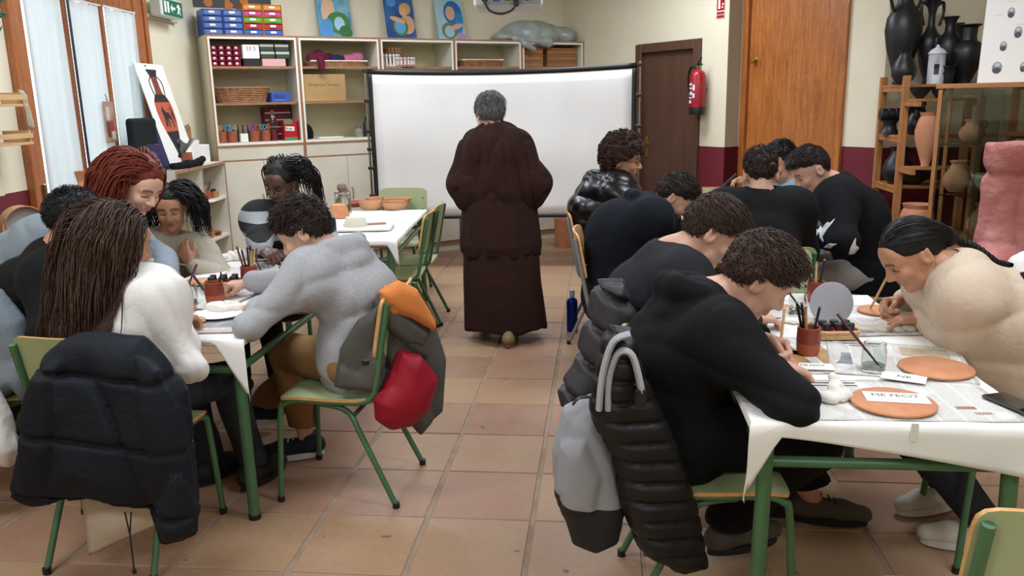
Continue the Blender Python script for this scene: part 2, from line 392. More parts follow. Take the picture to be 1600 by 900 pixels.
# ------------------------------------------------------------------ storage cabinets along the back wall
CABW = .794; CY = -.42                      # front plane in the back wall frame
CABIN = mat('cabinet_inside', '#cfc4a0', .6, '#c7bb95', 3)
def cab_label(i):
    return ['tall white cabinet unit holding scissor pots, a wicker basket and a glue box', 'white cabinet unit holding a cardboard box and a basket of cloths',
            'white cabinet unit holding a stack of pale slatted baskets', 'white cabinet unit holding a flat lined wicker tray', 'end cabinet unit holding wooden boxes under a plastic cover'][i]
def back_pt(x, y, z): return FR_BACK @ Vector((x, y, z))
CABROT = A36
for i in range(5):
    x0 = -.006+i*CABW; w = CABW-.002
    th = thing('storage_cabinet', cab_label(i), 'cabinet', back_pt(x0, 0, 0), CABROT, 'storage cabinets along the back wall')
    T = .02; d = CY
    b = MB()
    for xa in (0, w-T): b.box((xa, d+.004, .1), (xa+T, -.012, 2.13))
    for z in (.1, 1.03, 1.185, 2.108): b.box((T, d+.004, z), (w-T, -.012, z+.022))
    b.box((T, d+.006, 1.055), (w-T, d+.02, 1.183)); obj('body', b, WHITE_LAM, th)
    b = MB(); b.box((T, -.012, .1), (w-T, -.004, 2.12)); obj('back_panel', b, CABIN, th)
    b = MB(); b.box((0, d+.03, 0), (w, d+.045, .095)); obj('plinth', b, WHITE_LAM, th)
    # white front edging inside brown edging
    b = MB()
    for a in ((0, d-.004, .1, .011, d+.004, 2.13), (w-.011, d-.004, .1, w, d+.004, 2.13), (.011, d-.004, 2.119, w-.011, d+.004, 2.132), (.011, d-.004, 1.172, w-.011, d+.004, 1.186), (.011, d-.004, 1.043, w-.011, d+.004, 1.056), (.011, d-.004, .092, w-.011, d+.004, .106)):
        b.box(a[:3], a[3:])
    b.box((0, d+.004, 2.13), (w, -.01, 2.136)); obj('edging', b, BROWN_EDGE, th)
    b = MB()
    for a in ((.011, d-.002, 1.186, .028, d+.004, 2.119), (w-.028, d-.002, 1.186, w-.011, d+.004, 2.119), (.028, d-.002, 2.1, w-.028, d+.004, 2.119), (.028, d-.002, 1.186, w-.028, d+.004, 1.205)): b.box(a[:3], a[3:])
    obj('white_edging', b, mat('white_edge', '#ece8da', .4), th)
    for z in (1.85, 1.535):
        b = MB(); b.box((T, d+.03, z), (w-T, -.012, z+.02)); sh = obj('shelf', b, WHITE_LAM, th)
        b = MB(); b.box((T, d+.026, z), (w-T, d+.0305, z+.02)); obj('shelf_edge', b, BROWN_EDGE, sh)
    for k in range(2):
        xa, xb = (.013, w/2-.0015) if k == 0 else (w/2+.0015, w-.013)
        b = MB(); b.bbox(((xa+xb)/2, d-.004, .575), (xb-xa, .018, .93), .002); dr = obj('door', b, WHITE_LAM, th)
        hx = xb-.028 if k == 0 else xa+.028
        b = MB(); b.tube(bez([(hx, d-.013, .64), (hx, d-.036, .648), (hx, d-.04, .69), (hx, d-.036, .732), (hx, d-.013, .74)], 4), .005, 6); obj('handle', b, METAL, dr, smooth=True)

# ------------------------------------------------------------------ low bookcase along the left wall
BC0, BC1, BCD, BCH = 1.40, 2.43, .36, 1.07
bc = thing('low_bookcase', 'low white open bookcase with brown edges below the vase poster', 'bookcase', FR_LEFT @ Vector((BC0, 0, 0)), math.atan2(WLD.y, WLD.x))
Lb = BC1-BC0
b = MB()
for xa in (0, Lb/2-.01, Lb-.02): b.box((xa, -BCD, .0), (xa+.02, -.012, BCH-.02))
b.box((0, -BCD, BCH-.02), (Lb, -.012, BCH)); b.box((.02, -BCD, .06), (Lb-.02, -.012, .08)); obj('body', b, WHITE_LAM, bc)
b = MB(); b.box((0, -.012, 0), (Lb, -.005, BCH)); obj('back_panel', b, CABIN, bc)
b = MB(); b.box((0, -BCD-.003, BCH-.022), (Lb, -BCD, BCH+.001))
for xa in (0, Lb/2-.01, Lb-.02): b.box((xa, -BCD-.003, 0), (xa+.02, -BCD, BCH-.022))
obj('edging', b, BROWN_EDGE, bc)
for z in (.775, .455):
    b = MB(); b.box((.02, -BCD+.01, z-.02), (Lb/2-.01, -.013, z)); b.box((Lb/2+.01, -BCD+.01, z-.02), (Lb-.02, -.013, z)); obj('shelf', b, WHITE_LAM, bc)
def bcp(a, off, z): return FR_LEFT @ Vector((a, -off, z))

# ------------------------------------------------------------------ school chairs
def make_chair(frame_m, seat_m, edge_m):
    th = thing('school_chair', 'x', 'chair')
    W2, r = .185, .0115
    for sx in (-1, 1):
        x = sx*W2; o = sx*.012
        b = MB(); b.tube(bez([(x+o, .215, .012), (x, .195, .36), (x, .175, .405), (x, .135, .423)], 6), r, 10); lg = obj('leg', b, frame_m, th, smooth=True)
        b = MB(); b.lathe([(.014, 0), (.014, .022), (.012, .024)], 10, (x+o, .2157, 0)); obj('foot_cap', b, BLACKP, lg)
        b = MB(); b.tube(bez([(x, .135, .423), (x, -.02, .42), (x, -.14, .425), (x, -.185, .452), (x, -.2, .5), (x, -.235, .68), (x, -.262, .812)], 6), r, 10); obj('side_tube', b, frame_m, th, smooth=True)
        b = MB(); b.tube(bez([(x-sx*.018, .05, .408), (x-sx*.018, -.07, .38), (x-sx*.004, -.13, .28), (x+o, -.255, .012)], 6), r, 10); lg = obj('leg', b, frame_m, th, smooth=True)
        b = MB(); b.lathe([(.014, 0), (.014, .022), (.012, .024)], 10, (x+o, -.2565, 0)); obj('foot_cap', b, BLACKP, lg)
    for y, z in ((.1, .412), (-.1, .365)):
        b = MB(); b.tube([(-W2+.02, y, z), (W2-.02, y, z)], .009, 8); obj('crossbar', b, frame_m, th, smooth=True)
    def shell(n, fn, m, me_):
        b = MB(); b.cur = 0; b.grid(lambda a, c: fn(a, c, .006), 14, 12); k = len(b.v); b.grid(lambda a, c: fn(a, c, -.006), 14, 12)
        nf = len(b.f)//2; b.f[nf:] = [q[::-1] for q in b.f[nf:]]; b.cur = 1; nu, nv = 15, 13
        rim = [j for j in range(nu)]+[j*nu+nu-1 for j in range(1, nv)]+[(nv-1)*nu+j for j in range(nu-2, -1, -1)]+[j*nu for j in range(nv-2, 0, -1)]
        b.f += [(rim[q], k+rim[q], k+rim[(q+1) % len(rim)], rim[(q+1) % len(rim)]) for q in range(len(rim))]; b.mi += [1]*len(rim)
        return obj(n, b, [m, me_], th, smooth=True, angle=50)
    def rr(a, c, p=9):            # rounded rectangle in -1..1
        x, y = 2*a-1, 2*c-1; m = max(abs(x), abs(y)); 
        if m < 1e-6: return 0, 0
        l = (abs(x)**p+abs(y)**p)**(1/p); return x*m/l, y*m/l
    def seat(a, c, off):
        x, y = rr(a, c); z = .438-.014*math.exp(-((y+.25)/.55)**2)*(1-.5*x*x)-.03*max(0, y-.72)**1.5*4
        return (x*(.205-.012*(1-y)/2), y*.2+.0, z+off)
    def back(a, c, off):
        x, z = rr(a, c); zz = .715+z*.125
        return (x*.2, -.232-(zz-.68)*.19-.03*(1-x*x)-.0+.018+off, zz)
    s_ = shell('seat', seat, seat_m, edge_m); k_ = shell('backrest', back, seat_m, edge_m)
    for sx in (-1, 1):
        for z in (.67, .76):
            b = MB(); b.lathe([(.0, .004), (.006, .003), (.007, 0)], 8, M=Matrix.Translation((sx*.17, -.205-(z-.68)*.19, z)) @ Matrix.Rotation(rad(-95), 4, 'X')); obj('rivet', b, CHROME, k_)
    return th
CH = make_chair(GREEN, GREENLAM, PLY)
GREYT = mat('grey_tube_paint', '#8b8f92', .4, metal=.3); PLYW = wood('beech_ply', '#c58d57', '#d8a874', 0)
CHG = make_chair(GREYT, PLYW, PLYW)
used = {}
def chair(x, y, deg, label, kind='g', group='green school chairs', z=0):
    p = CH if kind == 'g' else CHG
    if kind not in used: used[kind] = 1; p.location = (x, y, z); p.rotation_euler = (0, 0, rad(deg)); o = p
    else: o = dup(p, (x, y, z), rad(deg))
    o['label'] = label; o['group'] = group; return o
# facing: 0 deg looks along +Y, 90 looks along -X, -90 looks along +X, 180 looks at the camera
C_GREY = chair(-1.03, 3.083, 87, 'green school chair under the grey hooded boy, orange lined jacket over its back')
C_LONG = chair(-1.655, 2.585, -3, 'green school chair under the long haired girl, navy padded jacket over its back')
C_TEE = chair(-2.36, 3.02, -82, 'green school chair at the wall side of the left table under the boy in black')
C_CURL = chair(-2.42, 3.98, -110, 'green school chair under the curly haired girl beside the low bookcase')
C_BRAID = chair(-1.78, 4.42, 183, 'green school chair under the girl in the striped sweater')
chair(-1.36, 5.24, 95, 'empty green chair with its near seat edge at the table of clay bowls', group='empty chairs at the bowl table')
chair(-1.37, 5.68, 93, 'empty green chair pulled in close behind another at the bowl table', group='empty chairs at the bowl table')
chair(-1.63, 6.47, 178, 'empty green chair at the head of the bowl table before the screen', group='empty chairs at the bowl table')
C_P1 = chair(.34, 2.40, -88, 'green school chair under the boy in the black hoodie, backpack over its back')
C_P2 = chair(.32, 2.98, -90, 'green school chair under the boy in the dark tee, grey padded jacket over its back')
C_P3 = chair(1.39, 2.74, 86, 'green school chair under the girl in the beige sweater')
chair(.78, 3.62, 182, 'empty green chair between the two right-hand tables')
chair(.845, 1.63, 1, 'empty green chair at the paper covered end beside the phone')
C_P6 = chair(.80, 4.16, 2, 'green school chair under the boy in black with his back turned')
C_P7 = chair(1.52, 4.78, 92, 'green school chair under the boy in the leaf patterned sweater')
C_P8 = chair(1.36, 5.78, 150, 'green school chair under the boy in pale blue')
chair(.70, 6.15, 185, 'empty green chair at the head of the far table before the dark red wall')
C_P5 = chair(.06, 5.29, -90, 'grey framed wooden chair under the boy in the shiny puffer', 'w', 'grey framed wooden chairs')
C_P4 = chair(.13, 4.5, -90, 'grey framed wooden chair under the boy in the navy hoodie', 'w', 'grey framed wooden chairs')

# ------------------------------------------------------------------ tables and paper covers
TZ = .715
TOPM = mat('white_table_top', '#dcd9cf', .5)
def table(x0, x1, y0, y1, rot, label):
    cx, cy = (x0+x1)/2, (y0+y1)/2; hx, hy = (x1-x0)/2, (y1-y0)/2
    th = thing('school_table', label, 'table', (cx, cy, 0), rad(rot))
    b = MB(); b.bbox((0, 0, TZ-.012), (2*hx, 2*hy, .022), .006); obj('tabletop', b, TOPM, th)
    for sx in (-1, 1):
        for sy in (-1, 1):
            b = MB(); b.tube([(sx*(hx-.035), sy*(hy-.035), .0), (sx*(hx-.05), sy*(hy-.05), TZ-.024)], .021, 12); lg = obj('leg', b, GREEN, th, smooth=True)
            b = MB(); b.lathe([(.0235, 0), (.0235, .02), (.021, .022)], 12, (sx*(hx-.035), sy*(hy-.035), .0)); obj('foot_cap', b, BLACKP, lg)
    for sx in (-1, 1): b = MB(); b.tube([(sx*(hx-.049), -hy+.05, .59), (sx*(hx-.049), hy-.05, .59)], .015, 10); obj('rail', b, GREEN, th, smooth=True)
    for sy in (-1, 1): b = MB(); b.tube([(-hx+.05, sy*(hy-.049), .59), (hx-.05, sy*(hy-.049), .59)], .015, 10); obj('rail', b, GREEN, th, smooth=True)
    return th
def cover(x0, x1, y0, y1, rot, label, on, of, ol, orr, seed=0):
    cx, cy = (x0+x1)/2, (y0+y1)/2; hx, hy = (x1-x0)/2, (y1-y0)/2; z0 = TZ+.002
    def fn(a, c):
        X = 2*a-1; Y = 2*c-1
        s = X*(hx+.0)
        if a < .12: s = -hx-(.12-a)/.12*ol(Y)
        elif a > .88: s = hx+(a-.88)/.12*orr(Y)
        else: s = -hx+(a-.12)/.76*2*hx
        if c < .14: t_ = -hy-(.14-c)/.14*on(max(-1, min(1, s/hx)))
        elif c > .88: t_ = hy+(c-.88)/.12*of(max(-1, min(1, s/hx)))
        else: t_ = -hy+(c-.14)/.74*2*hy
        dx = max(0, abs(s)-hx); dy = max(0, abs(t_)-hy); drop = max(dx, dy)+.25*min(dx, dy)
        x = max(-hx, min(hx, s)); y = max(-hy, min(hy, t_))
        wob = .5+.5*math.sin(s*23+seed)*math.cos(t_*17+seed*2)
        k = min(1, drop/.02)
        x += math.copysign(.005*k+.06*drop*wob, s) if dx > 0 else 0
        y += math.copysign(.005*k+.06*drop*wob, t_) if dy > 0 else 0
        zz = z0-max(0, drop-.004)*.97
        if drop == 0: zz += .0012*(1+math.sin(s*31+seed)*math.cos(t_*27))
        return (x, y, zz)
    b = MB(); b.grid(fn, 50, 56); o = obj('paper_tablecloth', b, PAPER, None, (cx, cy, 0), rad(rot), smooth=True, solid=.0012, angle=60)
    return tag(o, label, 'tablecloth', 'white paper table covers')
LT = (-2.02, -1.27, 2.72, 4.18); FT = (-2.03, -1.28, 4.80, 6.24); RT = (.39, 1.10, 2.04, 3.46); RR = (.44, 1.14, 4.52, 5.92)
table(*LT, 0, 'green legged table of clay pots where the curly haired girl paints')
table(*FT, 4.5, 'green legged table carrying clay bowls beside the empty green chairs')
table(*RT, 0, 'green legged table carrying newspapers and plain terracotta discs')
table(*RR, 0, 'green legged table where the boy in the shiny puffer sits')
bump_ = lambda c, w, h: (lambda q: h*math.exp(-((q-c)/w)**2))
cover(*LT, 0, 'white paper cover under the clay brush pots, corner hanging by the grey boy', lambda q: .012+.19*max(0, (q-.72)/.28)**1.0, lambda q: .02, lambda q: .03, lambda q: .012+.15*max(0, (-q-.86)/.14), 1)
cover(*FT, 4.5, 'white paper cover under the clay bowls near the screen', lambda q: .03+.12*max(0, (q-.86)/.14), lambda q: .04, lambda q: .03, lambda q: .02+.10*max(0, (-q-.92)/.08), 2)
cover(*RT, 0, 'white paper cover under newspapers and terracotta discs', lambda q: .035+.11*max(0, .5+.5*q)**1.3+.15*max(0, (-q-.8)/.2), lambda q: .02, lambda q: .02+.16*max(0, (-q-.86)/.14), lambda q: .05+.12*max(0, (-q-.7)/.3), 3)
cover(*RR, 0, 'white paper cover on the far table by the dark red wall', lambda q: .04, lambda q: .03, lambda q: .03, lambda q: .03, 4)

# ------------------------------------------------------------------ projection screen
SA = Vector((-2.085, 7.42, 0)); SB = Vector((.335, 7.56, 0)); FS = frame(SA, SB-SA, Vector((-(SB-SA).y, (SB-SA).x, 0))); SL = (SB-SA).length
sc = thing('projection_screen', 'large white projection screen with black border on a folding stand', 'projection screen', SA, math.atan2((SB-SA).y, (SB-SA).x))
SCRM = mat('screen_fabric', '#e4e2de', .85, '#dcdad6', 2, bump=.15, bscale=6, bdist=.01)
SZ0, SZ1 = .475, 1.83
def sheet(x0, x1, z0, z1, y, nx=24, nz=14):
    b = MB()
    def fn(a, c):
        x = x0+(x1-x0)*a; z = z0+(z1-z0)*c; xx = x/SL
        sag = -.035*math.sin(math.pi*min(1, max(0, xx)))**.8*(z-SZ0)/(SZ1-SZ0)
        return (x, y+.006*math.sin(xx*5+z*3)+.004*math.sin(z*9+xx*2), z+sag)
    b.grid(fn, nx, nz); return b
obj('fabric', sheet(.05, SL-.05, SZ0+.03, SZ1-.04, 0), SCRM, sc, smooth=True, solid=.002, angle=False)
for a in ((.0+.02, SL-.02, SZ1-.045, SZ1, -.002, 24, 2), (.02, SL-.02, SZ0, SZ0+.035, -.002, 24, 2), (.02, .06, SZ0, SZ1, -.002, 2, 14), (SL-.06, SL-.02, SZ0, SZ1, -.002, 2, 14)):
    obj('border', sheet(*a), BLACKP, sc, smooth=True, solid=.005, angle=False)
for k, x in enumerate((-.005, SL+.012)):
    b = MB(); b.tube([(x, .02, .03), (x, .02, SZ1+.015)], .011, 10); st = obj('stand_pole', b, CHROME, sc, smooth=True)
    for z in (SZ1-.02, 1.55, 1.28, 1.12, .95, .7, .5):
        b = MB(); b.bbox((x+(.012 if k == 0 else -.012), .006, z), (.06, .035, .03), .006); obj('clip', b, BLACKP, st)
    b = MB(); b.tube(bez([(x, -.42, .015), (x, -.1, .06), (x, .02, .09), (x, .14, .06), (x, .25, .015)], 5), .012, 8); obj('foot', b, CHROME, sc, smooth=True)

# ------------------------------------------------------------------ wooden racks at right
PINE = wood('pine', '#9a6235', '#b98150', 2, 5); PINEX = wood('pine_board', '#9a6235', '#b98150', 0, 5)
def rack(x0, x1, y0, y1, h, zs, label, posts=True, pw=.045):
    wide = posts
    th = thing('wooden_rack', label, 'rack', (x0, y0, 0))
    w, d = x1-x0, y1-y0
    for px in ((0, w-pw) if posts else (w-pw,)):
        for py in (0, d-pw):
            b = MB(); b.bbox((px+pw/2, py+pw/2, h/2), (pw, pw, h), .003); obj('post', b, PINE, th)
    for z in zs:
        n = max(2, int(d/.11))
        for k in range(n):
            y = pw+.004+(d-2*pw-.008)*(k+.5)/n
            b = MB(); b.bbox((w/2, y, z-.01), (w-.01, (d-2*pw-.008)/n-.006, .018), .002); obj('board', b, PINEX, th)
        for px in ((pw/2, w-pw/2) if posts else (.02, w-pw/2)):
            b = MB(); b.bbox((px, d/2+(0 if posts else .02), z-.035), (pw*.6, d-2*pw+(0 if posts else .09), .03), .002); obj('cross_rail', b, PINE, th)
    return th
rack(2.065, 3.05, 6.06, 6.58, 1.64, (1.58, 1.235, .88, .45), 'open pine rack against the cream wall carrying black vases')
rack(2.07, 2.50, 5.80, 6.04, 1.5, (1.485, 1.035, .58), 'small pine rack with the terracotta jars beside the glass case', False)
# glass display case
GA = Vector((2.10, 5.55, 0)); GD = Vector((.86, -.51, 0)).normalized(); GL = 1.25; GDp = .38; GH = 1.575
gc = thing('glass_display_case', 'glass fronted display case with wooden top behind the pink amphora', 'display case', GA, math.atan2(GD.y, GD.x))
GREENGL = mat('greenish_glass', '#d3e2da', .03, trans=1, ior=1.3)
b = MB(); b.bbox((GL/2, GDp/2, GH-.015), (GL+.03, GDp+.02, .03), .003); obj('top', b, PINEX, gc)
b = MB(); b.bbox((GL/2, GDp/2, .3), (GL, GDp, .6), .003); obj('base', b, PINEX, gc)
for x, y in ((.012, .012), (.012, GDp-.012), (GL-.012, .012), (GL-.012, GDp-.012)):
    b = MB(); b.bbox((x, y, (GH+.57)/2), (.024, .024, GH-.03-.6), .002); obj('post', b, PINE, gc)
for x0, x1, y in ((.03, .36, .0), (.24, .62, .012), (.55, .95, .0), (.86, 1.22, .012)):
    b = MB(); b.box((x0, y, .61), (x1, y+.005, GH-.035)); gd = obj('glass_door', b, GREENGL, gc)
    for xe in (x0, x1-.004): b = MB(); b.box((xe, y-.001, .61), (xe+.004, y+.006, GH-.035)); obj('glass_edge', b, mat('glass_edge_green', '#2c4a40', .2), gd)
for z in (.88, 1.2):
    b = MB(); b.box((.02, .03, z), (GL-.02, GDp-.02, z+.006)); obj('glass_shelf', b, GREENGL, gc)
def casep(x, y, z): return GA+GD*x+Vector((-GD.y, GD.x, 0))*y+Vector((0, 0, z))
# ------------------------------------------------------------------ signed distance modelling (bodies, cloth, hair)
def A3(p): return np.array(p, dtype=np.float32)
def smin(a, b, k):
    if k <= 0: return np.minimum(a, b)
    h = np.maximum(k-np.abs(a-b), 0)/k; return np.minimum(a, b)-h*h*k*.25
def wav(p, s, seed=0):        # cheap smooth noise, about -1..1
    x, y, z = p[..., 0]*s+seed*1.7, p[..., 1]*s+seed*2.3, p[..., 2]*s+seed*3.1
    return (np.sin(x+1.3*np.sin(y*.9+z*.4))+np.sin(y*1.1+1.2*np.sin(z*.8+x*.5)+1)+np.sin(z*.95+1.1*np.sin(x*.7-y*.6)+2))/3
def crease(p, s, seed=0, pw=5):        # narrow valleys, 0..1
    return (1-np.abs(wav(p, s, seed)))**pw
class SDF:
    def __init__(s): s.ops = []; s.lo = []; s.hi = []; s.disp = None
    def _b(s, pts, r):
        for q in pts: s.lo.append(np.array(q)-r); s.hi.append(np.array(q)+r)
    def rc(s, a, b, ra, rb=None, k=.02, sq=None, q=1.0, sub=False):   # round cone, thinner by q along sq
        a, b = A3(a), A3(b); rb = ra if rb is None else rb; ba = b-a; L = float(ba @ ba)+1e-9; ax = A3(sq)/np.linalg.norm(sq) if sq is not None else None
        def f(p):
            d = p-a
            if ax is not None:
                e = (d @ ax); bax = float(ba @ ax); t0 = np.clip((d @ ba)/L, 0, 1); c = d-t0[..., None]*ba
                c = c+((q-1)*(c @ ax))[..., None]*ax
                return (np.sqrt((c*c).sum(-1))-(ra+(rb-ra)*t0))/math.sqrt(q)
            t = np.clip((d @ ba)/L, 0, 1); c = d-t[..., None]*ba
            return np.sqrt((c*c).sum(-1))-(ra+(rb-ra)*t)
        s.ops.append((f, k, sub))
        if not sub: s._b((a, b), max(ra, rb)+.01)
        return s
    def chain(s, pts, rs, k=.02, **kw):
        for i in range(len(pts)-1): s.rc(pts[i], pts[i+1], rs[i], rs[i+1], k, **kw)
        return s
    def el(s, c, r, ax=None, k=.02, sub=False):                       # ellipsoid, rows of ax are its axes
        c = A3(c); r_ = A3(r); R = A3(ax) if ax is not None else None; m = float(min(r))
        def f(p):
            d = p-c
            if R is not None: d = d @ R.T
            k0 = np.sqrt(((d/r_)**2).sum(-1)); k1 = np.sqrt(((d/(r_*r_))**2).sum(-1))+1e-6
            return np.where(k0 < .05, -m, k0*(k0-1)/k1)
        s.ops.append((f, k, sub))
        if not sub: s._b((c,), max(r)+.01)
        return s
    def bx(s, c, h, ax=None, r=.02, k=.02, sub=False):                # rounded box, h half sizes, rows of ax its axes
        c = A3(c); h_ = A3(h)-r; R = A3(ax) if ax is not None else None
        def f(p):
            d = p-c
            if R is not None: d = d @ R.T
            q = np.abs(d)-h_; return np.sqrt((np.maximum(q, 0)**2).sum(-1))+np.minimum(q.max(-1), 0)-r
        s.ops.append((f, k, sub))
        if not sub: s._b((c,), float(np.linalg.norm(h))+.01)
        return s
    def pil(s, pts, nor, H=.04, R=.05, k=.01):                        # pillow: closed outline in a plane, puffed along its normal
        pts = np.array([np.array(q, float) for q in pts]); ez = nrm(nor); cm_ = np.array([0, 0, 1.54]); c = pts.mean(0); pts = np.array([cm_+(q-cm_)*((c-cm_) @ ez)/((q-cm_) @ ez) for q in pts]); ex = nrm(np.cross([0, 0, 1.], ez)); ey = np.cross(ez, ex); c = pts.mean(0)
        q2 = np.stack([(pts-c) @ ex, (pts-c) @ ey], -1).astype(np.float32); m = len(q2); c32 = A3(c); B3 = A3(np.stack([ex, ey, ez]))
        def f(p):
            l = (p-c32) @ B3.T; x = l[..., :2]; d = np.full(x.shape[:-1], 1e9, np.float32); sg = np.ones(x.shape[:-1], np.float32)
            for i in range(m):
                a, b = q2[i], q2[i-1]; e = b-a; w = x-a; t = np.clip((w @ e)/(e @ e), 0, 1); r = w-t[..., None]*e; d = np.minimum(d, (r*r).sum(-1))
                c1 = x[..., 1] >= a[1]; c2 = x[..., 1] < b[1]; c3 = e[0]*w[..., 1] > e[1]*w[..., 0]
                sg = np.where((c1 & c2 & c3) | (~c1 & ~c2 & ~c3), -sg, sg)
            d = sg*np.sqrt(d); z = np.abs(l[..., 2]); w = np.clip(-d/R, 0, 1); t = H*np.sqrt(np.maximum(1-(1-w)**2, 0))
            return np.where(d < 0, np.maximum((z-t)*.8, d), np.sqrt(np.maximum(d, 0)**2+z*z)).astype(np.float32)
        s.ops.append((f, k, False)); s._b(list(pts), H+.02); return s
    def cut(s, c, n, k=.006):                                         # remove the side n points to
        c, n = A3(c), A3(n)/np.linalg.norm(n); s.ops.append(((lambda p: -((p-c) @ n)), k, True)); return s
    def fn(s, f, k=.0, sub=False): s.ops.append((f, k, sub)); return s
    def ev(s, p):
        d = np.full(p.shape[:-1], 9., np.float32)
        for f, k, sub in s.ops:
            q = f(p); d = -smin(-d, q, k) if sub else smin(d, q, k)
        return d+s.disp(p) if s.disp else d
    def grad(s, p, e=.004):
        g = np.stack([s.ev(p+A3(v)*e)-s.ev(p-A3(v)*e) for v in ((1, 0, 0), (0, 1, 0), (0, 0, 1))], -1)
        return g/(np.linalg.norm(g, axis=-1, keepdims=True)+1e-9)
    def mesh(s, vox):
        lo = np.min(s.lo, 0)-2*vox-.01; hi = np.max(s.hi, 0)+2*vox+.01; B = 8
        nb = np.ceil((hi-lo)/(vox*B)).astype(int)
        g = np.stack(np.meshgrid(*[np.arange(q) for q in nb], indexing='ij'), -1).reshape(-1, 3)
        cen = (lo+(g+.5)*vox*B).astype(np.float32); Rb = vox*B*.87
        dcs = []; tot = np.full(len(g), 9., np.float32)
        for f, k, sub in s.ops:
            q = f(cen); dcs.append(q); tot = -smin(-tot, q, k) if sub else smin(tot, q, k)
        act = np.abs(tot) < Rb*1.7+.03; g = g[act]; tot = tot[act]; cen = cen[act]
        ii = np.arange(B+1)
        loc = np.stack(np.meshgrid(ii, ii, ii, indexing='ij'), -1).reshape(-1, 3)
        P = (lo+(g[:, None, :]*B+loc[None])*vox).astype(np.float32)
        V = np.full(P.shape[:2], 9., np.float32)
        for (f, k, sub), dc in zip(s.ops, dcs):
            dc = dc[act]
            m = (dc < tot+2*Rb*1.7+2*k+.02) if not sub else (dc < Rb*2.2+2*k)
            if not m.any(): continue
            q = f(P[m].reshape(-1, 3)).reshape(-1, P.shape[1]); cur = V[m]
            V[m] = -smin(-cur, q, k) if sub else smin(cur, q, k)
        if s.disp: V += s.disp(P.reshape(-1, 3)).reshape(V.shape)
        V = V.reshape(-1, B+1, B+1, B+1); S = V < 0
        off = [(a, b, c) for a in (0, 1) for b in (0, 1) for c in (0, 1)]
        st = np.stack([S[:, a:a+B, b:b+B, c:c+B] for a, b, c in off], -1); cnt = st.sum(-1)
        mix = (cnt > 0) & (cnt < 8); bi, ci, cj, ck = np.nonzero(mix)
        val = np.stack([V[bi, ci+a, cj+b, ck+c] for a, b, c in off], -1)
        acc = np.zeros((len(bi), 3), np.float32); num = np.zeros(len(bi), np.float32)
        for x in range(8):
            for bit in (4, 2, 1):
                y = x | bit
                if y == x: continue
                va, vb = val[:, x], val[:, y]; m = (va < 0) != (vb < 0); t = np.where(m, va/(va-vb+1e-12), 0)
                pa, pb = A3(off[x]), A3(off[y]); acc += np.where(m[:, None], pa+(pb-pa)*t[:, None], 0); num += m
        gi = g[bi]*B+np.stack([ci, cj, ck], -1); vert = lo+(gi+acc/np.maximum(num, 1)[:, None])*vox
        M = (nb*B+4).astype(np.int64); key = ((gi[:, 0]+1)*M[1]+gi[:, 1]+1)*M[2]+gi[:, 2]+1
        o = np.argsort(key); ks = key[o]; quads = []
        for ax in range(3):
            sl = [slice(0, B)]*3; s2 = list(sl); s2[ax] = slice(1, B+1)
            a_, b_ = S[(slice(None), *sl)], S[(slice(None), *s2)]; e = np.nonzero(a_ != b_)
            if not len(e[0]): continue
            n_ = g[e[0]]*B+np.stack(e[1:], -1); inside = a_[e]
            u, w = (ax+1) % 3, (ax+2) % 3; q = []
            for du, dw in ((0, 0), (-1, 0), (-1, -1), (0, -1)):
                c = n_.copy(); c[:, u] += du; c[:, w] += dw
                kk = ((c[:, 0]+1)*M[1]+c[:, 1]+1)*M[2]+c[:, 2]+1
                ix = np.clip(np.searchsorted(ks, kk), 0, len(ks)-1); q.append(np.where(ks[ix] == kk, o[ix], -1))
            q = np.stack(q, -1); ok = (q >= 0).all(-1); q = q[ok]; fl = inside[ok]
            q[~fl] = q[~fl][:, ::-1]; quads.append(q)
        return vert, np.concatenate(quads) if quads else np.zeros((0, 4), int)
def join(parts):
    vs, fs, n = [], [], 0
    for v, f in parts: vs.append(v); fs.append(f+n); n += len(v)
    return np.concatenate(vs), np.concatenate(fs)
def npobj(name, v, f, m, parent=None, origin=(0, 0, 0), attrs=None, smooth=True):
    v = np.asarray(v, np.float64)-np.array(origin); me = bpy.data.meshes.new(name); nv, nf = len(v), len(f); k = f.shape[1]
    me.vertices.add(nv); me.vertices.foreach_set('co', v.astype(np.float32).ravel())
    me.loops.add(nf*k); me.loops.foreach_set('vertex_index', f.astype(np.int32).ravel())
    me.polygons.add(nf); me.polygons.foreach_set('loop_start', np.arange(0, nf*k, k, dtype=np.int32)); me.polygons.foreach_set('loop_total', np.full(nf, k, np.int32))
    me.update(calc_edges=True); me.validate()
    if smooth: me.polygons.foreach_set('use_smooth', np.ones(len(me.polygons), bool))
    for an, av in (attrs or {}).items():
        a = me.attributes.new(an, 'FLOAT', 'POINT'); a.data.foreach_set('value', np.asarray(av, np.float32))
    return link(name, me, m, parent)
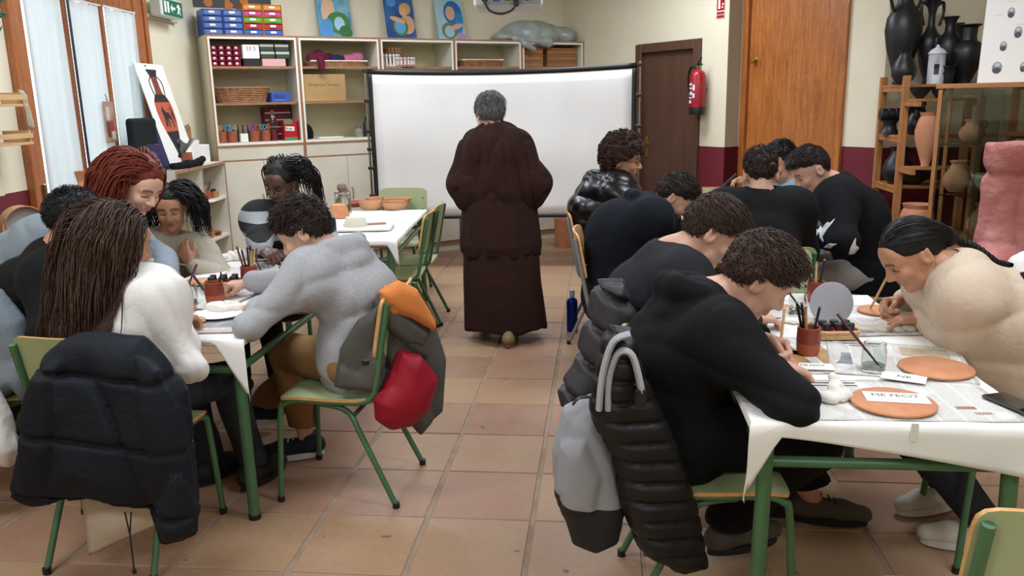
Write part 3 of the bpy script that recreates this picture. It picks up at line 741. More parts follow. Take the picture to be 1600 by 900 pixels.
def strands(P, R, ns=4, flat=.6):     # P (n,s,3), R (n,s): tapered tubes in one mesh
    n, S, _ = P.shape; T = np.gradient(P, axis=1); T /= np.linalg.norm(T, axis=-1, keepdims=True)+1e-9
    ref = np.where(np.abs(T[..., 2:3]) < .9, A3((0, 0, 1)), A3((1, 0, 0))); X = np.cross(T, ref); X /= np.linalg.norm(X, axis=-1, keepdims=True)+1e-9
    for i in range(1, S):
        x = X[:, i-1]-(X[:, i-1]*T[:, i]).sum(-1, keepdims=True)*T[:, i]; X[:, i] = x/(np.linalg.norm(x, axis=-1, keepdims=True)+1e-9)
    Y = np.cross(T, X); an = np.arange(ns)*2*np.pi/ns
    V = P[:, :, None]+R[:, :, None, None]*(np.cos(an)[:, None]*X[:, :, None]+flat*np.sin(an)[:, None]*Y[:, :, None])
    idx = np.arange(n*S*ns).reshape(n, S, ns); a, b = idx[:, :-1], idx[:, 1:]
    F = np.stack([a, np.roll(a, -1, -1), np.roll(b, -1, -1), b], -1).reshape(-1, 4)
    return V.reshape(-1, 3), F

# ------------------------------------------------------------------ people
def nrm(v): v = np.array(v, float); return v/(np.linalg.norm(v)+1e-12)
def V3(*a): return np.array(a if len(a) > 1 else a[0], float)
def ik(a, b, l1, l2, pole):
    d = b-a; D = np.linalg.norm(d); D2 = min(D, (l1+l2)*.995)
    if D > D2: b = a+d/D*D2; D = D2
    x = (l1*l1-l2*l2+D*D)/(2*D); h = math.sqrt(max(l1*l1-x*x, 1e-6)); dd = (b-a)/D; p = nrm(pole-dd*(pole @ dd)); return a+dd*x+p*h, b
def skin(name, c, c2, lip, brow='#2b1c14', rough=.5):
    if name in MC: return MC[name]
    t = NT(name); nz = t.noise(t.coord(), 22, 4)
    base = t.ramp(nz, [(.3, c), (.7, c2)])
    al = t.n('Attribute', attribute_name='lip'); ab = t.n('Attribute', attribute_name='brow')
    t.col(t.mix(t.math('MULTIPLY', ab.outputs['Fac'], .9), t.mix(t.math('MULTIPLY', al.outputs['Fac'], .95), base, lip), brow))
    t.b.inputs['Roughness'].default_value = rough; t.b.inputs['Subsurface Weight'].default_value = .12; t.b.inputs['Subsurface Radius'].default_value = (.01, .004, .002); t.b.inputs['Subsurface Scale'].default_value = .6
    t.bump(t.noise(t.coord(), 180, 3), .08, .001); MC[name] = t.m; return t.m
SK_L = lambda: skin('skin_fair', '#d2a68d', '#c99a82', '#b4685f', '#33241b')
SK_T = lambda: skin('skin_warm', '#bd8b6c', '#b28062', '#9a5a50', '#1c120d')
SK_D = lambda: skin('skin_deep', '#573a30', '#624439', '#6b3f39', '#100a08', .42)
def cloth(name, c, c2=None, rough=.9, bs=9, b=.16, sheen=.3, fine=260):
    if name in MC: return MC[name]
    t = NT(name); v = t.coord(); n1 = t.noise(v, bs, 3, .5); wr = t.math('POWER', t.math('ABSOLUTE', t.math('MULTIPLY_ADD', n1, 2.4, -1.2)), .6); fz = t.noise(v, fine, 2)
    t.col(t.ramp(fz, [(.35, c), (.65, c2 or c)])); t.b.inputs['Roughness'].default_value = rough; t.b.inputs['Sheen Weight'].default_value = sheen*.0; t.b.inputs['Specular IOR Level'].default_value = .25
    t.bump(t.math('MULTIPLY_ADD', fz, .08, wr), b, .012); MC[name] = t.m; return t.m
def hairm(name, c, c2, rough=.55):
    if name in MC: return MC[name]
    t = NT(name); nz = t.noise(t.coord(), 90, 3); n2 = t.noise(t.coord(), 9, 3)
    t.col(t.mix(n2, t.ramp(nz, [(.3, c), (.75, c2)]), c)); t.b.inputs['Roughness'].default_value = rough; t.b.inputs['Specular IOR Level'].default_value = .28
    t.bump(t.noise(t.coord(), 220, 3), .3, .002); MC[name] = t.m; return t.m

def hand_ops(S, w, d, pn, side, pose, sc=1.):
    """w wrist, d direction to knuckles, pn palm normal (palm side), side +1 = thumb towards cross(d, pn)"""
    d = nrm(d); pn = nrm(pn-d*(pn @ d)); t = np.cross(d, pn)*side        # t: towards the thumb side
    curl = {'flat': (8, 12, 8), 'relax': (28, 35, 22), 'grip': (58, 62, 38), 'fist': (80, 92, 55), 'point': (45, 50, 30), 'press': (20, 28, 18)}[pose]
    lens = [(.042, .026, .02), (.046, .03, .022), (.043, .028, .021), (.034, .021, .018)]
    k = .004
    S.rc(w, w+d*.03*sc+t*.004, .027*sc, .024*sc, .01, sq=pn, q=1.25)
    for i in range(4):
        lat = (.030-.0195*i)*sc; kn = w+d*(.088-.004*abs(i-1))*sc+t*lat; 
        S.rc(w+d*.02*sc+t*lat*.5, kn, .0155*sc, .0115*sc, .008)
        ang = 0; p = kn; r = (.0098, .0104, .0098, .0088)[i]*sc
        spread = (i-1.5)*-.06
        for j in range(3):
            ang += rad(curl[j]+(i*4 if pose in ('grip', 'relax') else 0)); dr = math.cos(ang)*d+math.sin(ang)*pn+t*spread
            q = p+nrm(dr)*lens[i][j]*sc; S.rc(p, q, r, r*.9, k); p = q; r *= .92
    S.rc(w+d*.015*sc+t*.012*sc, w+d*.05*sc+t*.034*sc+pn*.012*sc, .017*sc, .0145*sc, .01)
    p0 = w+d*.045*sc+t*.034*sc+pn*.012*sc
    o = {'flat': (.75, .15), 'relax': (.6, .5), 'grip': (.15, .95), 'fist': (-.1, .9), 'point': (.3, .8), 'press': (.7, .25)}[pose]
    p1 = p0+nrm(d*.75+t*o[0]+pn*o[1]*.7)*.036*sc; p2 = p1+nrm(d*.85+t*(o[0]-.45)+pn*o[1]*.55)*.03*sc
    S.rc(p0, p1, .0125*sc, .011*sc, k); S.rc(p1, p2, .011*sc, .0095*sc, k)

HAIRB = ([-.12, -.075, -.05, -.028, -.005, .02, .045, .062, .078, .13], [-.075, -.072, -.045, -.012, .012, .02, .026, .05, .072, .075])
def head_local(S, T, fem=False):
    """T(l,f,u) -> world, head ops"""
    L, F, Uu = T.L, T.F, T.U; ax = np.array([L, F, Uu])
    P = lambda l, f, u: T.c+T.s*(l*L+f*F+u*Uu); s = T.s
    S.el(P(0, -.014, .03), (.077*s, .097*s, .09*s), ax, .03)
    S.el(P(0, .028, -.03), (.06*s, .066*s, .08*s), ax, .03)
    S.rc(P(-.035, .03, -.082), P(.035, .03, -.082), .022*s, None, .03); S.rc(P(0, .04, -.09), P(0, .073, -.1), .03*s, .019*s, .025)
    S.el(P(0, .06, .04), (.058*s, .034*s, .042*s), ax, .03)
    for q in (-1, 1):
        S.el(P(q*.036, .07, -.028), (.024*s, .022*s, .024*s), ax, .02)
        S.rc(P(q*.012, .089, .022), P(q*.045, .077, .021), .0095*s, .008*s, .014)
        S.el(P(q*.032, .094, .0), (.017*s, .014*s, .011*s), ax, .014, sub=True)
        S.el(P(q*.032, .0735, .001), (.0165*s, .0145*s, .0135*s), ax, .003)
        S.el(P(q*.0765, -.012, -.012), (.011*s, .02*s, .032*s), ax, .008); S.rc(P(q*.083, -.026, .012), P(q*.08, -.02, -.03), .0055*s, .006*s, .006); S.el(P(q*.088, -.008, -.008), (.006*s, .011*s, .017*s), ax, .005, sub=True)
        S.el(P(q*.0135, .1, -.033), (.009*s, .01*s, .008*s), ax, .006)
    S.rc(P(0, .087, .018), P(0, .113, -.027), .0085*s, .0125*s, .011)
    S.rc(P(-.017, .09, -.058), P(.017, .09, -.058), .0065*s, None, .008); S.rc(P(-.014, .089, -.068), P(.014, .089, -.068), .0075*s, None, .007)
    S.el(P(0, .1, -.0632), (.022*s, .01*s, .0016*s), ax, .003, sub=True)
class HT: pass
def head_attrs(v, T):
    d = (v-T.c)/T.s; l, f, u = d @ T.L, d @ T.F, d @ T.U; al = np.abs(l)
    lip = np.clip(1.4-np.sqrt((l/.023)**2+((u+.063)/.0125)**2)*1.15, 0, 1)*(f > .07)
    e = (al-.031)/.017; lashu = -.0045-.004*(1-e*e)
    lash = np.clip(1.5-np.abs(u-lashu)/.0028, 0, 1)*(np.abs(e) < 1)*(f > .06)
    eb = (al-.032)/.021; browu = .0235+.005*(1-eb*eb)-.002*eb
    brow = np.clip(1.5-np.abs(u-browu)/.0052, 0, 1)*(np.abs(eb) < 1)*(f > .045)
    return lip, np.maximum(lash, brow*.95)

LASTJ = {}
def person(o):
    """build one person from a dictionary of world-space joints"""
    s = o.get('s', 1.); base = np.array([o['base'][0], o['base'][1], 0.]); rng = np.random.RandomState(o.get('seed', 1))
    th = thing('person', o['label'], 'person', base, 0)
    def add(n, S, vox, m, **kw):
        v, f = S.mesh(vox); ob = npobj(n, v, f, m, th, base); 
        if kw.get('label'): ob['label'] = kw['label']
        return ob
    pel, neck = V3(o['pel']), V3(o['neck']); lat = nrm(o['lat'])          # lat: towards the person's left
    spine = nrm(neck-pel); dep = nrm(np.cross(lat, spine))                 # dep: forwards for lat=left
    dep = -dep if dep @ V3(o['front']) < 0 else dep; lat = lat-spine*(lat @ spine)*.6; lat = nrm(lat)
    bulge = o.get('bulge', .04); mid = pel*.45+neck*.55-dep*bulge
    hw = o.get('hw', .165)*s; drop = o.get('drop', .045)
    sh = {}; el = {}; wr = {}
    for k, sg in (('L', 1), ('R', -1)):
        a = o['arm'+k]; sh[k] = neck+lat*hw*sg-spine*drop+dep*a.get('fwd', .02)
        sh[k] = sh[k]+nrm(V3(a['w'])-sh[k])*.035
        if 'sh' in a: sh[k] = V3(a['sh'])
        e, w = ik(sh[k], V3(a['w']), .285*s, .25*s, V3(a.get('pole', (0, 0, -1)))); el[k], wr[k] = e, w
    T = HT(); T.c = V3(o['head']); T.s = o.get('hs', 1.)*s; T.F = nrm(o['look']); up = V3(o.get('hup', (0, 0, 1))); T.U = nrm(up-T.F*(up @ T.F)); T.L = np.cross(T.U, T.F)
    th['_'] = 0; del th['_']
    LASTJ.update(wr=wr, el=el, sh=sh)
    # ---- body (skin)
    skinm = o['skin']()
    Hd = SDF(); head_local(Hd, T)
    nb_ = T.c+T.s*(-.03*T.F-.055*T.U); Hd.rc(nb_, neck+spine*.0, .05*s, .056*s, .025); Hd.rc(T.c+T.s*(.01*T.F-.075*T.U), neck+dep*.03, .04*s, .045*s, .025)
    Hd.rc(neck, neck-spine*.1, .06*s, .09*s, .04); Hd.rc(neck-lat*hw*.7-spine*.05, neck+lat*hw*.7-spine*.05, .045*s, None, .04)
    hv, hf = Hd.mesh(o.get('hvox', .004))
    B = SDF(); B.rc(neck-spine*.06, mid, .07*s, .1*s, .03); B.rc(mid, pel, .1*s, .11*s, .03)
    leg = {}
    for k, sg in (('L', 1), ('R', -1)):
        B.rc(sh[k], el[k], .04*s, .036*s, .02); B.rc(el[k], wr[k], .037*s, .027*s, .015); B.rc(neck-spine*.05, sh[k], .05*s, .042*s, .03)
        hip = pel+nrm(lat-np.array([0, 0, lat[2]]))*sg*.085*s
        if 'leg'+k in o:
            lg = o['leg'+k]; an = V3(lg['a']); kn, an = ik(hip, an, .42*s, .42*s, V3(lg.get('pole', o['front']))); leg[k] = (hip, kn, an, V3(lg.get('dir', o['front'])))
            B.rc(hip, kn, .07*s, .05*s, .03); B.rc(kn, an, .045*s, .035*s, .02)
    parts = [(hv, hf), B.mesh(.016)]
    for k, sg in (('L', 1), ('R', -1)):
        a = o['arm'+k]; Hn = SDF(); hd = V3(a.get('hand', wr[k]-el[k])); pn = V3(a.get('palm', (0, 0, -1)))
        # thumb side: for the left hand, palm down, fingers forward, the thumb points to the right
        hand_ops(Hn, wr[k], hd, pn, (1 if k == 'R' else -1)*a.get('flip', 1), a.get('pose', 'relax'), o.get('hands', .98)*s); Hn.rc(wr[k]+nrm(wr[k]-el[k])*-.06, wr[k], .028*s, .026*s, .01)
        parts.append(Hn.mesh(o.get('handvox', .0045)))
    v, f = join(parts); lip, brow = head_attrs(v, T); n0 = len(hv); lip[n0:] = 0; brow[n0:] = 0
    npobj('body', v, f, skinm, th, base, {'lip': lip, 'brow': brow})
    # ---- top
    t = o.get('loose', .012); ts = o.get('tshift', 0.)
    G = SDF(); br = o.get('belly', 1.)
    low = pel-spine*o.get('hem', .06)+dep*.01
    G.rc(low, mid, .166*s*br+t, .152*s*br+t, .05, sq=dep, q=1.2); G.rc(mid, neck-spine*.13, .152*s+t, .138*s+t, .06, sq=dep, q=1.2)
    G.rc(sh['L']-lat*.03, sh['R']+lat*.03, .056*s+t*.8, None, .07); G.rc(neck-spine*.04-dep*.015, neck-spine*.14, .085*s, .12*s, .05, sq=dep, q=1.1)
    for k in 'LR':
        G.rc(neck-spine*.035, sh[k], .06*s+t*.4, .056*s+t*.7, .07)
        fl = o.get('sleeve', 1.)
        wend = wr[k]-nrm(wr[k]-el[k])*(.0 if fl >= 1 else 0)
        if fl > .5:
            ar = o.get('armr', 1.); G.rc(sh[k], el[k], (.054*s*ar+t), (.043*s*ar+t*.9), .13); d_ = nrm(wend-el[k]); G.rc(el[k], wend-d_*.02, .043*s*ar+t*.9, .034*s+t*.7, .03)
            if o.get('cuff', 1): G.rc(wend-d_*.045, wend-d_*.015, .036*s+t*.45, None, .006)
        else: G.rc(sh[k], sh[k]+(el[k]-sh[k])*.66, .055*s+t, .055*s+t, .07)
    Hs = o.get('hood')
    if Hs:
        c0 = neck+spine*.02
        ring = [c0+lat*.075+dep*.05-spine*.02, c0+lat*.088-dep*.02+spine*.01, c0+lat*.05-dep*.085+spine*.005, c0-dep*.105-spine*.0, c0-lat*.05-dep*.085+spine*.005, c0-lat*.088-dep*.02+spine*.01, c0-lat*.075+dep*.05-spine*.02]
        G.chain(ring, [.02*Hs, .03*Hs, .036*Hs, .038*Hs, .036*Hs, .03*Hs, .02*Hs], .008)
        hp = c0-dep*.105-spine*.075
        G.rc(hp+lat*.055, hp-lat*.055, .05*Hs, None, .012, sq=dep, q=1.25); G.rc(hp, hp-spine*.085-dep*.01, .055*Hs, .03*Hs, .03, sq=dep, q=1.3)
        G.rc(neck-spine*.03+dep*.02, T.c+T.s*(-.012*T.F-.04*T.U), .058*s, .066*s, .006, sub=True)
    else:
        cr = .012; c0 = neck+dep*.012-spine*.0; cd = nrm(nrm(T.c-neck)*.5+spine)
        a1 = nrm(np.cross(cd, dep)); a2 = np.cross(a1, cd); 
        ring = [c0+cd*o.get('collar', .012)+(math.cos(q)*a1*.068+math.sin(q)*a2*.066)*s for q in np.linspace(0, 2*np.pi, 13)]
        G.chain(ring, [cr]*13, .012)
        G.rc(neck-spine*.02, neck+cd*.14, .058*s, .064*s, .006, sub=True)
    if o.get('gextra'): o['gextra'](G, locals())
    wa = o.get('wrinkle', .006); sd = o.get('seed', 1)
    pl = o.get('puff')
    def disp(p):
        d = wa*.5*wav(p, 17, sd)+wa*.9*crease(p*A3((.7, .7, 1.3)), 15, sd+2, 3.5)+wa*.5*crease(p*A3((1.25, 1.25, .5)), 20, sd+6, 3.5)-wa*.6
        if pl: d = d-pl(p)
        return d
    G.disp = disp
    top = add(o.get('topname', 'sweater'), G, o.get('tvox', .0095), o['top']); o['_top'] = G
    if o.get('toplabel'): top['label'] = o['toplabel']
    # ---- trousers, shoes
    if leg:
        Q = SDF(); wl = o.get('wide', 1.)
        for k in leg:
            hip, kn, an, fd = leg[k]
            Q.rc(pel, hip, .11*s, .1*s, .05); Q.rc(hip, kn, .09*s*min(wl, 1.1), .07*s*wl, .03); Q.rc(kn, an+np.array([0, 0, .03]), .068*s*wl, .058*s*wl, .025); Q.cut(an+np.array([0, 0, .012]), (0, 0, -1))
        Q.rc(pel, pel+spine*.08, .125*s, .12*s, .04, sq=dep, q=1.25)
        Q.disp = lambda p: .005*wav(p, 26, sd+5)+.007*crease(p*A3((.8, .8, 1.2)), 17, sd+7, 3.5)-.004
        # keep each cut local: trousers end above the shoe
        add('trousers', Q, .0125, o['pants'])
        for k in leg:
            hip, kn, an, fd = leg[k]; shoe(th, base, an, fd, o.get('shoem'), s*o.get('shs', 1.))
    hr = o.get('hair')
    if hr: hr(th, base, T, o, rng, Hd, G, locals())
    return th
def shoe(th, base, an, fd, sm, s):
    fd = nrm([fd[0], fd[1], 0]); zl = an[2]-.085*s; sd = np.cross(fd, [0, 0, 1.]); heel = np.array([an[0], an[1], zl])
    S = SDF(); z = lambda q: np.array([0, 0, q*s])
    S.rc(heel-fd*.045*s+z(.05), heel+fd*.1*s+z(.045), .04*s, .04*s, .02); S.rc(heel+fd*.1*s+z(.042), heel+fd*.175*s+z(.036), .041*s, .033*s, .02); S.rc(heel-fd*.02*s+z(.06), heel-fd*.01*s+z(.105), .042*s, .04*s, .02)
    S.cut(heel+z(.02), (0, 0, -1)); S.cut(heel+z(.112), (0, 0, 1))
    v, f = S.mesh(.007); m1, m2 = sm or (mat('black_suede', '#1b1a1a', .8), mat('black_sole', '#121212', .7))
    up = npobj('shoe', v, f, m1, th, base)
    b = MB(); poly = []
    for q in np.linspace(0, 2*np.pi, 22, endpoint=False):
        c, n_ = math.cos(q), math.sin(q); x = .064*c+.062 if 0 else .135*c+.06; y = .045*n_*(1+.12*c)
        p = heel+fd*x*s+sd*y*s-base; poly.append((p[0], p[1]))
    if np.cross([*(np.array(poly[1])-poly[0]), 0], [*(np.array(poly[2])-poly[1]), 0])[2] < 0: poly = poly[::-1]
    b.prism(poly, zl+.001, zl+.026*s); obj('sole', b, m2, up)
    b = MB()
    for i in range(4):
        c = heel+fd*(.055+.022*i)*s+z(.092-.009*i)-base; b.tube([c-sd*.022*s, c+z(.004), c+sd*.022*s], .0035, 5)
    obj('laces', b, m2, up)

# ------------------------------------------------------------------ hair styles
def scalp(rng, n, T, mask, grow=1.02):
    P = []; 
    while len(P) < n:
        d = rng.normal(size=(n*3, 3)); d /= np.linalg.norm(d, axis=1)[:, None]; q = np.array([0, -.014, .03])+d*np.array([.077, .097, .09])*grow
        q = q[mask(q)]; P += list(q)
    P = np.array(P[:n]); nn = (P-np.array([0, -.014, .03]))/np.array([.077, .097, .09])**2; nn /= np.linalg.norm(nn, axis=1)[:, None]; return P, nn
def hb(f, lift=0): return np.interp(f, HAIRB[0], HAIRB[1])+lift
def toW(T, q): return T.c+T.s*(q[..., 0:1]*T.L+q[..., 1:2]*T.F+q[..., 2:3]*T.U)
def cap_sdf(T, thick, topv=(0, .02, .085, .07, .085, .04), lift=0., side=.007, noise=.006, ns=70, seed=1):
    ax = np.array([T.L, T.F, T.U]); s = T.s; P = lambda l, f, u: T.c+s*(l*T.L+f*T.F+u*T.U); S = SDF()
    S.el(P(0, -.014, .03), ((.077+side)*s, (.097+side*1.3)*s, (.09+thick)*s), ax, 0)
    if topv: S.el(P(*topv[:3]), tuple(q*s for q in topv[3:]), ax, .03)
    def cut(p):
        d = (p-A3(T.c))/s; f = d @ A3(T.F); u = d @ A3(T.U); return ((u-hb(f, lift))*.75*s).astype(np.float32)
    S.fn(cut, .012, True)
    S.disp = lambda p: noise*wav(p, ns, seed)+noise*.5*wav(p, ns*2.3, seed+4)
    return S
def short_hair(col, thick=.02, topv=(0, .02, .085, .07, .085, .04), comb=(0, 1, -.1), n=420, length=.055, lift=0., side=.007, noise=.005, curl=.25, out=.5, rad_=.0042, ns=70, fade=None):
    n = int(n*2.3); rad_ *= .55; out *= .75
    def fn(th, base, T, o, rng, Hd, G, L_):
        S = cap_sdf(T, thick, topv, lift, side, noise, ns, o.get('seed', 1)); v, f = S.mesh(.005)
        P, nn = scalp(rng, n, T, lambda q: q[:, 2] > hb(q[:, 1], lift+.012))
        k = 6; path = np.zeros((n, k, 3)); p = toW(T, P); nw = nn[:, :1]*T.L+nn[:, 1:2]*T.F+nn[:, 2:3]*T.U
        p = p+nw*.004; c = np.array(comb); cw = c[0]*T.L+c[1]*T.F+c[2]*T.U; jit = rng.normal(size=(n, 3))*curl
        hgt = np.clip((P[:, 2]-.0)/.11, .25, 1)[:, None]
        for i in range(k):
            path[:, i] = p
            d = cw+jit+nw*out*(1-i/(k-1)*1.3)*hgt; jit = jit*.8+rng.normal(size=(n, 3))*curl*.5
            d -= nw*np.clip((d*nw).sum(1, keepdims=True)*.3, -1, 1); d /= np.linalg.norm(d, axis=1, keepdims=True)
            p = p+d*length*T.s/k*hgt
            sd = S.ev(p.astype(np.float32)); g = S.grad(p.astype(np.float32)); off = .0015+.004*(1-abs(i-2)/4)
            p = p+g*np.where(sd < off, off-sd, np.where(sd > .012, (.012-sd)*.6, 0))[:, None]
        R = np.linspace(1, .25, k)[None]*rad_*(.7+.6*rng.rand(n, 1)); sv, sf = strands(path, R)
        npobj('hair', *join([(v, f), (sv, sf)]), col(), th, base)
    return fn
def long_hair(col, n=240, length=.5, wave=.012, freq=26, rad_=.0075, mask=None, back=.5, part=0., thick=.012, gather=None, fall=(0, 0, -1), capkw={}, spread=1., face=.3, step=.024, maxr=.0, mult=2.4):
    n = int(n*mult); rad_ *= (.52 if mult > 1.5 else 1)
    def fn(th, base, T, o, rng, Hd, G, L_):
        S = cap_sdf(T, thick, capkw.get('topv'), capkw.get('lift', .0), capkw.get('side', .009), .004, 60, 3); v, f = S.mesh(.0055)
        mk = mask or (lambda q: q[:, 2] > hb(q[:, 1], .01))
        P, nn = scalp(rng, n, T, mk); p = toW(T, P); nw = nn[:, :1]*T.L+nn[:, 1:2]*T.F+nn[:, 2:3]*T.U; p = p+nw*.006
        k = int(length/step); path = np.zeros((n, k, 3)); side = np.sign(P[:, 0]-part)[:, None]
        ph = (P[:, 0:1]*38+P[:, 2:3]*24+P[:, 1:2]*15)+rng.rand(n, 1)*1.3; fl = np.array(fall, float); d = side*T.L*.8-T.F*back+T.U*.1+nw*.2+rng.normal(size=(n, 3))*.12
        ln = (.75+.25*rng.rand(n, 1))
        lead = side*T.L*spread*.25-T.F*.15
        for i in range(k):
            path[:, i] = p
            a = min(1, i*step/.14); dd = (1-a)*d+a*(fl+lead*(1-a)+rng.normal(size=(n, 3))*.04)
            dd = dd/np.linalg.norm(dd, axis=1, keepdims=True); s_ = i*step
            wv = (np.sin(ph+s_*freq)*wave*freq*step)*min(1, s_/.12); wx = T.L*.8+T.F*.3
            p = p+dd*step*ln+wv*wx+np.cos(ph*1.7+s_*freq*.8)*wave*.5*freq*step*min(1, s_/.12)*np.cross(wx, fl)
            for sdf, off in ((Hd, .009), (G, .008)):
                p32 = p.astype(np.float32); sd = sdf.ev(p32); g = sdf.grad(p32); p = p+g*np.where(sd < off, off-sd, 0)[:, None]
            sd = S.ev(p.astype(np.float32)); g = S.grad(p.astype(np.float32)); lay = .002+.006*rng.rand(n); p = p+g*np.where(sd < lay, lay-sd, 0)[:, None]
        R = (np.interp(np.linspace(0, 1, k), [0, .15, .7, 1], [.6, 1, .9, .15])[None]*rad_*(.6+.8*rng.rand(n, 1)))
        sv, sf = strands(path, R, 4, .7); npobj('hair', *join([(v, f), (sv, sf)]), col(), th, base)
    return fn
H_DKBR = lambda: hairm('hair_dark_brown', '#1d130e', '#3b2a20'); H_BR = lambda: hairm('hair_brown', '#2e2019', '#57402f'); H_BLK = lambda: hairm('hair_black', '#0c0a0a', '#221d1b')
H_RED = lambda: hairm('hair_red', '#52190f', '#96432a'); H_GREY = lambda: hairm('hair_grey', '#3d3d3e', '#93938f', .5); H_LONG = lambda: hairm('hair_long_brown', '#2c1d15', '#664935'); H_AFRO = lambda: hairm('hair_afro', '#2b1a13', '#59392b', .7)
# ------------------------------------------------------------------ the cast
_cm = np.array(SC.camera.matrix_world)
def ray_(px, py): return _cm[:3, 0]*(px-800)/1290.-_cm[:3, 2]-_cm[:3, 1]*(py-450)/1290.
_co = np.array([0, 0, 1.54])
def aty(px, py, y): d = ray_(px, py); return _co+d*y/d[1]
def atz(px, py, z): d = ray_(px, py); return _co+d*(z-1.54)/d[2]
BLACKC = lambda: cloth('black_cotton', '#07080a', '#0c0d0f'); DARKG = lambda: cloth('charcoal_cotton', '#1b1d20', '#24262a'); NAVY = lambda: cloth('navy_fleece', '#0a0e15', '#10151e')
GREYH = lambda: cloth('grey_marl_fleece', '#96979a', '#abacae'); BEIGE = lambda: cloth('beige_fleece', '#c4b09a', '#cfbca6'); TAN = lambda: cloth('tan_chino', '#87653f', '#93714a'); DENIM = lambda: cloth('dark_denim', '#23272d', '#2e3339')
BROWNR = lambda: cloth('brown_robe', '#2a1713', '#331d17', .95, 9, .3); WHITEC = lambda: cloth('white_cotton', '#dcdad4', '#e6e4de'); CREAMC = lambda: cloth('cream_cotton', '#aaa293', '#b5ad9d'); BLUEG = lambda: cloth('blue_grey_knit', '#79838b', '#8a949b'); PALEB = lambda: cloth('pale_blue_cotton', '#7d9aab', '#8caab9'); LGREY = lambda: cloth('light_trousers', '#8d8a85', '#9b9893')
def shiny(): return mat('shiny_black_nylon', '#08080a', .3, bump=.25, bscale=14, bdist=.01, spec=.5)
def striped():
    if 'striped_knit' in MC: return MC['striped_knit']
    t = NT('striped_knit'); sep = t.n('SeparateXYZ'); t.l(t.coord(), sep.inputs[0])
    ph = t.math('FRACT', t.math('MULTIPLY', t.math('MULTIPLY_ADD', t.noise(t.coord(), 4, 2), .012, sep.outputs[2]), 9.2))
    t.col(t.mix(t.math('GREATER_THAN', ph, .52), '#0e0e10', '#8f9192')); t.b.inputs['Roughness'].default_value = .95; t.bump(t.noise(t.coord(), 120, 3), .3, .004); MC['striped_knit'] = t.m; return t.m
def leafy(): return cloth('black_leaf_knit', '#08090c', '#0d0f14')
TABLEZ = .735
navy_shoe = lambda: (mat('navy_canvas', '#141a28', .85), mat('white_sole', '#cfccc2', .7)); white_shoe = lambda: (mat('white_canvas', '#c9c4b6', .85), mat('white_sole', '#cfccc2', .7)); grey_shoe = lambda: (mat('grey_suede', '#4c463e', .85), mat('black_sole', '#121212', .7))
PEOPLE = {}; JO = {}
def P_(k, **o): PEOPLE[k] = person(o); JO[k] = dict(LASTJ)

# boy in black hoodie
P_('p1', label='boy in a black hoodie bent over the newspaper covered table, drawing with a pencil', base=(.28, 2.42), seed=3, hvox=.0036, handvox=.0036,
   pel=(.235, 2.42, .55), neck=aty(1098, 470, 2.44), lat=(0, 1, 0), front=(1, 0, 0), bulge=.06, head=aty(1184, 434, 2.47), look=(.76, .06, -.64), hup=(.62, 0, .78), hs=.98,
   armR=dict(w=atz(1203, 574, .768), pole=(.25, -1, -.25), pose='press', hand=(.9, .35, -.12), palm=(0, 0, -1)), armL=dict(w=atz(1184, 528, .80), pole=(-.2, 1, -.6), pose='grip', hand=(.9, -.3, -.3), palm=(.1, -.75, -.6)),
   legR=dict(a=(.42, 2.52, .16), pole=(1, 0, .5), dir=(.6, .3, 0)), legL=dict(a=(.78, 2.88, .088), pole=(.6, .2, 1), dir=(1, -.12, 0)), wide=1.25,
   skin=SK_L, top=BLACKC(), topname='hoodie', hood=1.2, loose=.016, wrinkle=.015, pants=BLACKC(), shoem=grey_shoe(),
   hair=short_hair(H_BR, .026, (0, .03, .085, .074, .088, .045), (0, 1, -.35), 620, .075, -.004, .012, .006, .45, .6, .0046))
# boy in dark tee
P_('p2', label='boy in a faded charcoal tee with straight brown fringe, head bowed', base=(.2, 2.98), seed=5, hvox=.004,
   pel=(.16, 2.98, .545), neck=aty(1045, 398, 3.0), lat=(0, 1, 0), front=(1, 0, 0), bulge=.05, head=aty(1113, 362, 3.02), look=(.8, .02, -.6), hup=(.58, 0, .8),
   armR=dict(w=atz(1172, 498, .765), pole=(.1, -.7, -.6), pose='relax', hand=(.9, .3, -.05)), armL=dict(w=(.55, 3.2, .77), pole=(0, 1, -.6), pose='grip', hand=(1, -.3, -.2)),
   legR=dict(a=(.6, 2.93, .088)), legL=dict(a=(.62, 3.14, .088)), skin=SK_L, top=DARKG(), topname='tee', loose=.018, pants=BLACKC(), wide=1.15,
   hair=short_hair(H_BR, .022, (0, .035, .08, .072, .085, .042), (0, 1, -.5), 620, .075, -.003, .009, .004, .16, .45, .0042))
